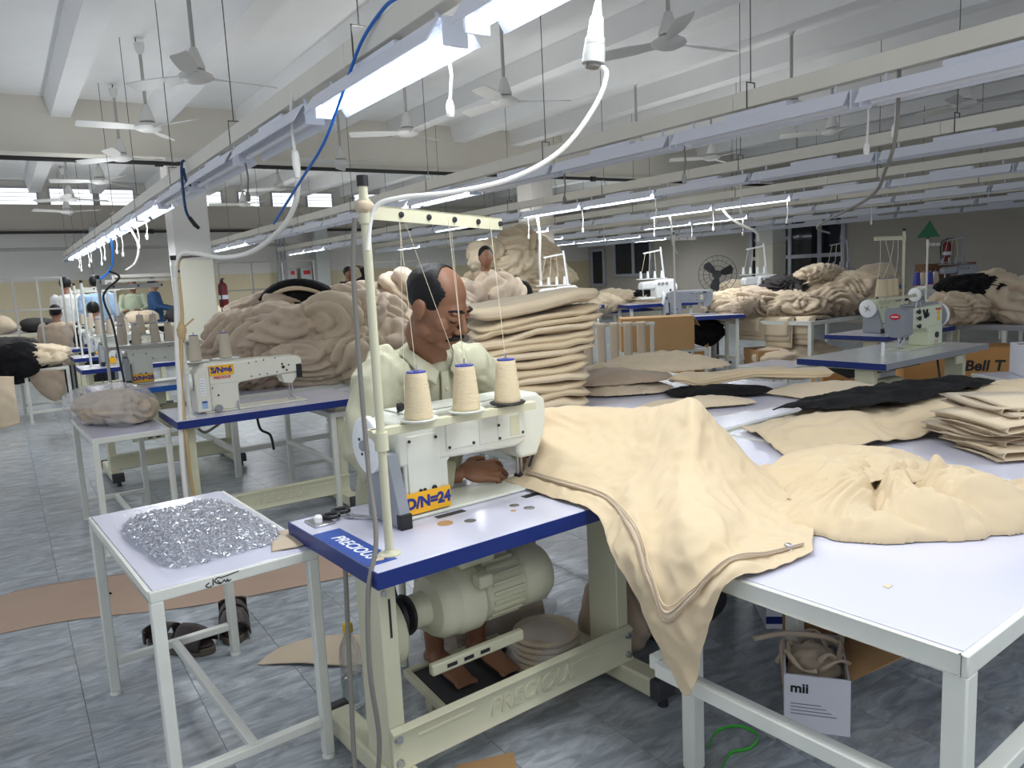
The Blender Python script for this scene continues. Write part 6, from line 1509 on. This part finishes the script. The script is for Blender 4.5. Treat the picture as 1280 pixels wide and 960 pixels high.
# 2: white cable to the S/N=6 pole
cable('power_cable', [(1.28, 3.62, 2.33), (1.25, 3.64, 2.30), (1.24, 3.66, 2.18), (1.255, 3.69, 2.06)], 0.008, 'cable_white', 'white cord dropping from the left light row')
c2 = MB().tube([(1.256, 3.692, 2.06), (1.26, 3.70, 2.04), (1.262, 3.705, 2.0), (1.27, 3.72, 1.955), (1.27, 3.725, 1.94)], [0.013, 0.018, 0.019, 0.016, 0.012], 14).build('inline_socket', 'cable_white'); tag(c2, 'white inline socket on the cord left of the near pole', 'connector')
cable('power_cable', [(1.272, 3.73, 1.94), (1.29, 3.85, 1.83), (1.27, 4.05, 1.72), (1.20, 4.35, 1.625), (1.08, 4.52, 1.60), (0.95, 4.60, 1.63), (0.875, 4.625, 1.63), (0.835, 4.62, 1.55), (0.825, 4.62, 1.35), (0.80, 4.60, 1.10), (0.785, 4.58, 0.85), (0.76, 4.56, 0.55), (0.755, 4.56, 0.30), (0.76, 4.57, 0.05)], 0.014, 'cable_white', 'thick white cable arcing over to the S/N=6 pole')
cable('power_cable', [(0.95, 4.66, 1.64), (0.885, 4.65, 1.63), (0.855, 4.63, 1.55), (0.848, 4.61, 1.3), (0.825, 4.59, 1.15), (0.80, 4.585, 0.9), (0.79, 4.56, 0.6), (0.80, 4.60, 0.3), (0.83, 4.62, 0.08)], 0.010, 'cable_tan', 'tan cord tied along the S/N=6 pole')
cable('power_cable', [(1.05, 4.62, 1.615), (0.93, 4.66, 1.615), (0.87, 4.66, 1.59), (0.856, 4.64, 1.42), (0.84, 4.62, 1.20)], 0.007, 'cable_grey', 'thin grey cord beside the tan cord')
tag(crumple('tie', (0.832, 4.60, 1.20), (0.025, 0.03, 0.05), 505, 'cable_tan', 2.4, 0.35, 3), 'tan tie around the cables of the S/N=6 pole', 'tie')
MB().tube([(0.835, 4.60, 1.215), (0.90, 4.58, 1.27)], 0.006, 6).build('tie_end', 'cable_tan', bpy.data.objects['tie.001'] if 'tie.001' in bpy.data.objects else None)
_te = bpy.data.objects['tie_end']; _te.matrix_parent_inverse = _te.parent.matrix_world.inverted() if False else Matrix.Translation(-Vector((0.832, 4.60, 1.20)))
cable('power_cable', [(0.86, 4.66, 0.66), (0.92, 4.70, 0.60), (1.02, 4.72, 0.64), (1.10, 4.74, 0.66)], 0.008, 'cable_grey', 'grey cord looping below the S/N=6 table')
cable('power_cable', [(1.25, 4.80, 0.66), (1.27, 4.82, 0.55), (1.33, 4.83, 0.50), (1.35, 4.85, 0.40)], 0.008, 'cable_black', 'black cord dangling below the S/N=6 table')
# 3: blue cables on the left row
cable('power_cable', [(1.25, 2.50, 2.375), (1.245, 2.60, 2.37), (1.23, 2.78, 2.30), (1.23, 3.0, 2.16), (1.235, 3.25, 2.02), (1.25, 3.6, 1.92), (1.27, 3.95, 1.83), (1.28, 4.2, 1.76)], 0.0065, 'cable_blue', 'bright blue cable hanging from the left light row')
cable('power_cable', [(1.24, 6.05, 2.36), (1.22, 6.05, 2.34), (1.20, 6.0, 2.24), (1.20, 6.0, 2.05), (1.21, 6.02, 1.99), (1.23, 6.04, 1.95)], 0.010, 'cable_navy', 'dark blue cord looped off the left light row')
cable('power_cable', [(1.22, 6.02, 2.30), (1.23, 6.0, 2.20), (1.27, 5.95, 2.17), (1.29, 5.85, 2.20)], 0.010, 'cable_navy', 'dark blue loop tucked behind the left light row')
tag(MB().tube([(1.23, 6.04, 1.955), (1.265, 6.04, 1.90), (1.29, 6.04, 1.875)], [0.014, 0.016, 0.012], 10).build('inline_socket', 'cable_black'), 'black taped end of the dark blue cord', 'connector')
cable('power_cable', [(1.28, 11.0, 2.12), (1.29, 11.2, 1.85), (1.22, 11.3, 1.70), (1.10, 11.35, 1.62)], 0.014, 'cable_blue', 'pale blue cable near the far left machines')
# cords with sockets that hang below the lamps
SK = [(1.32, 2.30, 2.22, 1.95, 'cable_white', 'white pull cord socket below the near lit lamp'), (3.60, 2.24, 2.28, 1.92, 'cable_white', 'white pull cord socket on the second row at right'),
      (3.60, 2.10, 2.30, 1.98, 'cable_white', 'longer white cord with socket right of the first pull cord'), (3.58, 3.42, 2.2, 1.93, 'plug_grey', 'grey pull cord socket on the second row centre'),
      (3.58, 4.62, 2.2, 1.93, 'cable_grey', 'dark grey pull cord socket left on the second row'), (1.30, 4.72, 2.2, 1.93, 'cable_grey', 'grey socket hanging from the left row by the unlit lamps')]
for k in range(10):
    SK.append((1.28 + 0.05 * (k % 2), 8.3 + 0.9 * k, 2.16, 1.94 - 0.04 * (k % 3), 'cable_white', '%s white cord end from the front under the lit far part of the left row' % ORD[k]))
for r_, ys_ in ((5.75, (5.9, 7.1, 8.2, 4.8)), (7.95, (5.95, 7.1, 8.2, 9.3)), (10.1, (8.4, 9.5, 6.2))):
    for k, y_ in enumerate(ys_): SK.append((r_, y_, 2.16, 1.88, 'cable_white', '%s hanging cord end from the front on the %s' % (ORD[k], ROWN[ROWX.index(r_)])))
for x, y, z1, z0, m, lb in SK:
    t = thing('cord_socket', lb, 'cord', (x, y, z0), 0, 'cords hanging from the light rows')
    MB().tube([(0, 0, z1 - z0), (0.012, 0, (z1 - z0) * 0.5), (0, 0, 0.045)], 0.0055, 6).build('cord', 'cable_white' if m == 'cable_white' else 'cable_grey', t)
    MB().tube([(0, 0, 0.055), (0, 0, 0.035), (0, 0, 0.01), (0, 0, 0)], [0.009, 0.015, 0.014, 0.010], 10).build('socket', m, t)
# cords running down to far machines
for k, (pts, r, m, lb) in enumerate((
        ([(5.75, 8.0, 2.2), (5.78, 8.0, 1.9), (5.80, 8.05, 1.6), (5.84, 8.1, 1.35)], 0.018, 'cable_white', 'white cord dropping to the machines by the column'),
        ([(7.95, 7.9, 2.2), (8.0, 7.9, 2.0), (8.05, 7.95, 1.8), (8.2, 8.0, 1.62)], 0.014, 'cable_grey', 'grey cord dropping to the white overlock machine'),
        ([(7.95, 7.0, 2.22), (8.2, 7.0, 2.02), (8.8, 7.1, 1.86), (9.05, 7.25, 1.75)], 0.018, 'cable_white', 'white cord slanting to the white machine before the window'),
        ([(3.56, 2.06, 2.3), (3.58, 2.08, 2.0), (3.70, 2.20, 1.85), (4.2, 2.6, 1.76), (5.6, 3.9, 1.70), (6.2, 4.2, 1.66)], 0.009, 'cable_grey', 'grey cord reaching to the tall stand behind the heavy machine'),
        ([(1.30, 9.6, 2.2), (1.34, 9.3, 1.95), (1.25, 9.0, 1.75), (1.12, 8.8, 1.66)], 0.014, 'cable_grey', 'twisted grey cord dropping to the left machines'),
        ([(0.72, 6.52, 1.60), (0.78, 6.5, 1.55), (0.66, 6.5, 1.42), (0.70, 6.5, 1.2), (0.72, 6.5, 0.9), (0.74, 6.48, 0.60)], 0.008, 'cable_black', 'black cord looping down the D/N=28 pole'))):
    cable('power_cable', pts, r, m, lb)
# ================================================================== right hand background
frame_table('work_table', (8.15, 5.75, radians(4)), 1.9, 1.5, 0.70, 'white steel table loaded with the tan garment pile at right centre', 'table', 0.05, (('y0', 0.2), ('x0', 0.2)), group='white work tables')
HP_ = [((8.60, 6.30, 0.86), (0.40, 0.40, 0.18), 'cloth_tan'), ((8.35, 6.75, 0.90), (0.40, 0.36, 0.20), 'cloth_taupe'), ((9.05, 6.20, 0.92), (0.40, 0.36, 0.24), 'cloth_tan'), ((9.35, 6.00, 1.02), (0.36, 0.34, 0.24), 'cloth_tan'), ((9.15, 6.35, 1.20), (0.42, 0.30, 0.16), 'cloth_tan'), ((8.75, 6.60, 1.08), (0.36, 0.26, 0.16), 'cloth_dark'), ((8.15, 7.0, 0.88), (0.36, 0.3, 0.18), 'cloth_pale'), ((9.55, 5.75, 0.86), (0.36, 0.3, 0.16), 'cloth_taupe')]
for i, (c, s, m) in enumerate(HP_):
    o = crumple('heaped_garment', c, s, 600 + i, m, 3.0, 0.46, 5, None, i * 0.8); tag(o, ['front centre tan', 'left taupe', 'right centre tan', 'far right tan', 'big topmost tan', 'dark grey', 'leftmost pale', 'rightmost taupe'][i] + ' garment of the pile on the right centre table', 'garment', 'garments of the right centre pile')
for i, (x, y, w, dz) in enumerate(((8.22, 6.42, 0.42, 0.26), (8.26, 6.02, 0.40, 0.34), (8.35, 5.78, 0.30, 0.30))):
    for k in range(3):
        xx = x - 0.09 - 0.018 * k
        G = [[(x + 0.25, y + 0.02 * k, 0.715 + 0.012 * k), (x + 0.25, y + w, 0.715 + 0.012 * k)], [(x, y + 0.02 * k, 0.722 + 0.012 * k), (x, y + w, 0.722 + 0.012 * k)], [(xx, y + 0.02 * k, 0.705 + 0.006 * k), (xx, y + w, 0.705 + 0.006 * k)], [(xx - 0.01, y + 0.02 * k + 0.01, 0.70 - dz * (1 - 0.22 * k)), (xx - 0.01, y + w + 0.01, 0.70 - dz * (1 - 0.22 * k))]]
        tag(sheet('draped_cut_cloth', G, 4, 5, 'cloth_tan' if k % 2 else 'cloth_pale', None, 0.005, 6, i + k, 0.006)[0], '%s cut panel in the %s hanging group on the right centre table' % (['under', 'middle', 'outer'][k], ['left', 'middle', 'right'][i]), 'cut panel', 'panels hanging from the right centre table')
frame_table('low_stool', (5.55, 4.15, radians(4)), 0.52, 0.50, 0.52, 'low white stool beyond the folded trousers', 'stool', 0.035, (('x0', 0.12), ('y0', 0.12)))
# cartons
frame_table('low_stand', (5.80, 6.35, radians(-30)), 0.85, 0.55, 0.52, 'low white stand under the wide cardboard carton', 'table', 0.035)
carton('cardboard_carton', (5.70, 6.42, 0.522), radians(-36), 0.80, 0.36, 0.36, 'wide plain cardboard carton on the low stand', 'cardboard', 'cardboard_dark', (('right', 0.12, -60),), th=0.008, closed=True, group='cardboard cartons')
c = carton('cardboard_carton', (7.35, 7.35, 0), radians(-38), 0.52, 0.42, 0.46, 'orange brown carton on the floor under the blue table', 'cardboard_orange', 'cardboard_dark', (), th=0.008, group='cardboard cartons')
MB().box(0.24, 0.29, -0.001, 0.0, 0, 0.46).build('tape', 'black', c)
carton('cardboard_carton', (7.0, 7.15, 0), radians(-36), 0.40, 0.4, 0.30, 'low orange carton left of the taped carton', 'cardboard_orange', 'cardboard_dark', (), th=0.008, group='cardboard cartons')
tag(crumple('black_cloth', (7.75, 7.25, 0.55), (0.42, 0.30, 0.22), 640, 'cloth_black', 2.2, 0.3, 4), 'black cloth bulging out of the orange carton', 'cloth')
c = carton('cardboard_carton', (7.10, 4.00, 0), radians(-52), 0.95, 0.5, 0.54, 'orange carton printed Bell T behind the grey topped table', 'cardboard_orange', 'cardboard_dark', (), th=0.008, closed=True, group='cardboard cartons')
text('carton_lettering', 'Bell T', 0.135, 'print_black', c, face_M((0.665, -0.001, 0.385), (1, 0, 0), (0, 0, 1)), 0.0006, 0.15, 0.004)
c = carton('cardboard_carton', (6.35, 4.35, 0), radians(-40), 0.45, 0.4, 0.42, 'orange carton under the dark blue edged table', 'cardboard_orange', 'cardboard_dark', (), th=0.008, closed=True, group='cardboard cartons')
carton('cardboard_carton', (7.85, 6.3, 0), radians(-30), 0.40, 0.5, 0.34, 'brown carton draped with cloth under the right centre table', 'cardboard', 'cardboard_dark', (), th=0.008, group='cardboard cartons')
tag(crumple('garment', (8.5, 6.2, 0.22), (0.55, 0.45, 0.20), 641, 'cloth_tan', 2.2, 0.3, 4, 0.95), 'tan garments stuffed below the right centre table', 'garment')
frame_table('low_stand', (5.30, 2.22, radians(-30)), 0.5, 0.5, 0.60, 'white stand at the right edge carrying the white carton', 'table', 0.04)
c = carton('white_carton', (5.52, 2.30, 0.602), radians(-48), 0.42, 0.28, 0.20, 'white carton lettered mii at the right picture edge', 'carton_white', closed=True)
text('carton_lettering', 'mii', 0.06, 'print_black', c, face_M((0.10, -0.001, 0.14), (1, 0, 0), (0, 0, 1)), 0.0004, 0, 0.002)
for k in range(3): MB().box(0.05, 0.30, -0.001, 0, 0.035 + 0.016 * k, 0.039 + 0.016 * k).build('print_line', 'machine_grey', c)
tag(crumple('black_bag', (5.22, 2.36, 0.20), (0.28, 0.26, 0.20), 650, 'cloth_black', 1.6, 0.22, 4, 0.95), 'shiny black bag under the white stand at right', 'bag')
# far right grey table with garments
t = far_table(8.05, 3.2, radians(3), 1.5, 0.95, 0.72, 'grey white table at the far right under garments', 'top_grey', 'grey_metal')
for i, (c_, s, m) in enumerate((((8.20, 3.95, 0.90), (0.46, 0.30, 0.18), 'cloth_tan'), ((8.4, 3.85, 0.98), (0.50, 0.30, 0.22), 'cloth_tan'), ((8.15, 3.95, 1.10), (0.30, 0.24, 0.10), 'cloth_black'), ((8.45, 3.45, 0.86), (0.40, 0.26, 0.16), 'cloth_taupe'), ((9.0, 3.6, 0.95), (0.46, 0.34, 0.22), 'cloth_taupe'))):
    tag(crumple('heaped_garment', c_, s, 660 + i, m, 2.3, 0.38, 5, None, i), ['left tan', 'middle tan', 'black', 'front taupe', 'right taupe'][i] + ' garment on the far right grey table', 'garment', 'garments of the far right table')
# distant stations on the right
far_table(7.9, 9.1, radians(-15), 1.3, 0.7, 0.82, 'distant blue edged table behind the folded stack')
far_table(8.9, 6.95 + 0.6, radians(-25), 1.3, 0.6, 0.98, 'distant white table under the white machine by the window')
overlock((9.35, 7.55, 0.98), radians(-25), 'white overlock machine before the tall window')
far_table(7.55, 8.35, radians(-20), 1.1, 0.6, 0.92, 'distant table under the overlock with a white arm')
overlock((7.95, 8.25, 0.99), radians(-20), 'white overlock machine with thread arm left of the fan')
overlock((6.15, 8.25, 0.98), radians(-25), 'white overlock machine right of the column')
far_table(5.75, 8.35, radians(-20), 1.1, 0.6, 0.98, 'distant table under the overlock right of the column')
far_table(10.6, 7.25, radians(-28), 1.3, 0.6, 0.99, 'teal topped distant table before the right wall', 'table_teal', 'table_teal')
overlock((10.95, 7.25, 0.99), radians(-28), 'grey machine with white handwheel on the teal table', 'machine_grey')
far_table(12.2, 6.35, radians(-30), 1.5, 0.6, 0.98, 'red edged distant table below the fire extinguisher', 'table_red', 'table_red')
overlock((12.55, 6.3, 0.98), radians(-30), 'grey machine on the red edged table', 'machine_grey')
carton('cardboard_carton', (12.55, 6.75, 0.98), radians(-30), 0.85, 0.3, 0.30, 'long brown carton behind the red edged table machine', 'cardboard_dark', 'cardboard_dark', (), closed=True, group='cardboard cartons')
far_table(13.4, 5.0, radians(-30), 1.2, 0.6, 1.0, 'black covered distant table at the right edge', 'black', 'black')
S8 = (9.3, 4.95, radians(0))
sewing_table(S8, 1.1, 0.6, 'distant sewing table below the green pennant', motor=False)
machine_walk(S8, 0.3, 0.3, 'distant sewing machine below the green pennant', None, body='machine_white')
thread_stand(S8, 0.12, 0.10, 'distant thread stand with the green pennant', 1.62, 0.4, (0.0, 0.5, 0.1, 0.13, 1.06), m='white_metal')
for q, x in enumerate((0.15, 0.3, 0.45, 0.58)): thread_cone(at(S8, x, 0.24, 1.066), '%s cone from the left on the stand with the green pennant' % ORD[q], m='thread_grey' if q % 2 else 'cone_blue', h=0.15, r=0.045, group='cones of the pennant stand')
tag(MB().prism([(-0.11, 0), (0.14, 0), (0.0, 0.20)], 'x', -0.004, 0.004).build('pennant', 'green_flag'), 'green triangular pennant on the distant stand', 'flag').location = at(S8, 0.16, 0.10, 1.64)
bpy.data.objects['pennant'].rotation_euler[2] = radians(30)
tag(crumple('grey_bag', (10.7, 6.5, 1.12), (0.36, 0.3, 0.22), 670, 'cloth_tan', 2.4, 0.2, 4), 'pale plastic sack right of the white handwheel', 'bag')
for i, (c_, s, m) in enumerate((((8.2, 9.4, 0.96), (0.4, 0.3, 0.16), 'cloth_pale'), ((8.75, 9.2, 0.98), (0.42, 0.3, 0.14), 'cloth_black'), ((8.6, 8.75, 0.92), (0.4, 0.25, 0.12), 'cloth_pale'), ((9.5, 7.95, 0.98), (0.36, 0.3, 0.18), 'cloth_pale'), ((7.55, 9.0, 0.95), (0.36, 0.3, 0.15), 'cloth_pale'))):
    tag(crumple('heaped_garment', c_, s, 680 + i, m, 3.0, 0.44, 4, None, i), ['left pale', 'black', 'front pale', 'right pale', 'far left pale'][i] + ' garment on the distant tables right of the column', 'garment', 'garments of the distant right tables')
# folded strips hanging in a row left of the wide carton
for k in range(5):
    x, y = 5.10 + 0.11 * k, 6.35 - 0.085 * k
    G = [[(x, y, 0.86), (x + 0.075, y - 0.055, 0.86)], [(x - 0.01, y - 0.01, 0.88), (x + 0.065, y - 0.065, 0.88)], [(x - 0.03, y - 0.04, 0.83), (x + 0.045, y - 0.095, 0.83)], [(x - 0.03, y - 0.04, 0.42 + 0.02 * (k % 2)), (x + 0.045, y - 0.095, 0.42)]]
    tag(sheet('hanging_strip', G, 3, 5, 'cloth_taupe' if k % 2 else 'cloth_tan', None, 0.004, 6, k, 0.008)[0], '%s taupe strip from the left hanging beside the wide carton' % ORD[k], 'strip', 'strips beside the wide carton')
hr = thing('hanging_rack', 'low white rack holding the taupe strips', 'rack', (0, 0, 0), 0)
MB().bar((5.0, 6.44, 0.855), (5.70, 5.90, 0.855), 0.03, 0.03).build('bar', 'white_metal', hr)
for p in ((5.02, 6.42), (5.68, 5.92)): MB().box(p[0] - 0.015, p[0] + 0.015, p[1] - 0.015, p[1] + 0.015, 0, 0.85).build('post', 'white_metal', hr)
# D/N style machine near the blue table, seen from its end
machine_walk((7.2, 7.3, radians(-35)), 0.1, 0.1, 'grey ended machine on the blue table behind the wide carton', None, z0=0.80, body='machine_grey')
far_table(6.75, 7.2, radians(-33), 1.3, 0.6, 0.80, 'blue edged table above the orange cartons')
thread_stand((7.2, 7.3, radians(-35)), 0.15, -0.08, 'pale thread pole behind the wide carton', 1.85, 0.3, None, m='rod', z0=0.80)
# pedestal fan
pf = thing('pedestal_fan', 'black pedestal fan behind the right centre pile', 'fan', (8.75, 7.75, 0), radians(-42))
MB().lathe([(0.2, 0.0), (0.2, 0.02), (0.03, 0.04)], 20).build('base', 'black', pf)
MB().cyl((0, 0, 0.03), (0, 0, 1.25), 0.02, n=10).build('pole', 'black', pf)
MB().cyl((0, -0.06, 1.30), (0, 0.12, 1.30), 0.06, n=16).build('motor', 'black', pf)
for r_ in (0.12, 0.2, 0.27): MB().tube([(r_ * cos(a), -0.10, 1.30 + r_ * sin(a)) for a in [2 * pi * k / 32 for k in range(33)]], 0.004, 5).build('guard_ring', 'black', pf)
for k in range(20):
    a = 2 * pi * k / 20; MB().cyl((0.04 * cos(a), -0.11, 1.30 + 0.04 * sin(a)), (0.27 * cos(a), -0.10, 1.30 + 0.27 * sin(a)), 0.0022, n=4).build('guard_wire', 'black', pf)
for k in range(3):
    a = 2 * pi * k / 3 + 0.4; M = Matrix.Translation((0, -0.07, 1.30)) @ Matrix.Rotation(-a, 4, 'Y') @ Matrix.Rotation(0.5, 4, 'X')
    b = MB(); pl = [(0.05, -0.03), (0.10, -0.07), (0.20, -0.09), (0.235, -0.02), (0.22, 0.05), (0.12, 0.05), (0.05, 0.03)]
    b.add([M @ Vector((x, s, z)) for s in (-0.003, 0.003) for x, z in pl], [tuple(range(7)), tuple(range(13, 6, -1))] + [(i, (i + 1) % 7, 7 + (i + 1) % 7, 7 + i) for i in range(7)]); b.build('blade', 'cable_black', pf)
# fire extinguishers
def extinguisher(loc, rz, label, s=1.0):
    t = thing('fire_extinguisher', label, 'extinguisher', loc, rz, 'fire extinguishers'); t.scale = (s, s, s)
    MB().lathe([(0.04, 0.0), (0.07, 0.01), (0.075, 0.03), (0.075, 0.36), (0.06, 0.40), (0.025, 0.425), (0.02, 0.44)], 20).build('cylinder', 'extinguisher', t)
    MB().lathe([(0.0755, 0.14), (0.076, 0.141), (0.076, 0.21), (0.0755, 0.211)], 20).build('label_band', 'print_white', t)
    MB().box(-0.02, 0.02, -0.015, 0.015, 0.43, 0.48).build('valve', 'black', t); MB().box(-0.015, 0.12, -0.01, 0.01, 0.475, 0.49).build('lever', 'black', t)
    MB().tube(cat_rom([(-0.02, 0, 0.46), (-0.09, 0, 0.43), (-0.12, 0, 0.30), (-0.10, 0, 0.05)], 6), 0.011, 8).build('hose', 'black', t)
    return t
extinguisher((15.925, 8.15, 1.28), radians(-60), 'dark red fire extinguisher on the right wall', 0.95)
extinguisher((2.68, 11.45, 1.17), radians(60), 'red fire extinguisher beside the left column', 0.85)
# far left wall tables and clutter
for k, (x, y, L, lb) in enumerate(((-0.9, 15.2, 2.2, 'long table at the far left edge'), (1.9, 15.6, 2.6, 'long table before the person in sage green'), (3.3, 12.4, 2.4, 'long table behind the big heap'), (4.9, 15.8, 2.6, 'long table near the electric panels'))):
    far_table(x, y, radians(1), L, 0.8, 0.86, lb, 'top_white', 'cream_metal')
    for q in range(4):
        tag(crumple('garment', (x + 0.3 + q * (L - 0.5) / 3, y + 0.35, 0.98), (0.28, 0.26, 0.13 + 0.04 * (q % 2)), 700 + 10 * k + q, ('cloth_pale', 'cloth_tan', 'cloth_dark', 'cloth_pale')[(q + k) % 4], 2.2, 0.35, 3, None, q), '%s garment from the left on the %s' % (ORD[q], lb), 'garment', 'garments of the far tables')
for k, (x0, x1, lb) in enumerate(((5.92, 6.32, 'left'), (6.42, 6.72, 'right'))):
    ep = thing('electric_panel', '%s grey electric panel with red markings on the far wall' % lb, 'panel', ((x0 + x1) / 2, 19.19, 1.05), 0, 'electric panels')
    w = (x1 - x0) / 2
    MB().box(-w, w, 0, 0.3, 0, 0.82).build('cabinet', 'panel_grey', ep, bevel=0.01); MB().box(-w + 0.02, w - 0.02, -0.012, 0, 0.02, 0.80).build('door', 'panel_grey', ep, bevel=0.005)
    MB().box(-w + 0.06, -w + 0.16, -0.014, -0.012, 0.66, 0.76).build('mark', 'print_red', ep); MB().box(w - 0.16, w - 0.06, -0.014, -0.012, 0.66, 0.76).build('mark', 'print_red', ep)
for k in range(3):
    tag(MB().cyl((5.78 + 0.09 * k, 18.9, 0), (5.78 + 0.09 * k, 18.9, 2.85), 0.03, n=8).build('conduit', 'machine_grey'), '%s vertical conduit left of the electric panels' % ORD[k], 'pipe', 'conduits by the panels')
# light steel racks with hanging threads behind the heap
def rack(x, y, L, z, label):
    t = thing('thread_rack', label, 'rack', (x, y, 0), radians(1), 'thread racks')
    for xx in (0, L * 0.33, L * 0.66, L): MB().box(xx - 0.014, xx + 0.014, -0.014, 0.014, 0, z).build('post', 'rod', t)
    for zz in (z, z - 0.45): MB().box(0, L, -0.012, 0.012, zz - 0.012, zz + 0.012).build('bar', 'rod', t)
    return t
rack(3.0, 13.0, 1.6, 1.85, 'thin steel rack behind the left column'); rack(-0.1, 13.0, 0.9, 1.72, 'thin steel rack at the far left edge'); rack(5.1, 11.8, 1.3, 1.75, 'thin steel rack behind the man in black')
for k, y_ in enumerate((12.0, 12.9)):
    t = thing('guide_rack', '%s slim guide rack above the far left cones' % ('nearer', 'farther')[k], 'rack', (1.35, y_, 0), 0)
    MB().box(0, 0.9, 0, 0.03, 1.66 - 0.05 * k, 1.70 - 0.05 * k).build('guide_bar', 'rod', t)
    MB().box(0.0, 0.03, 0, 0.03, 0, 1.66 - 0.05 * k).build('post', 'rod', t)
bpy.context.view_layer.update()
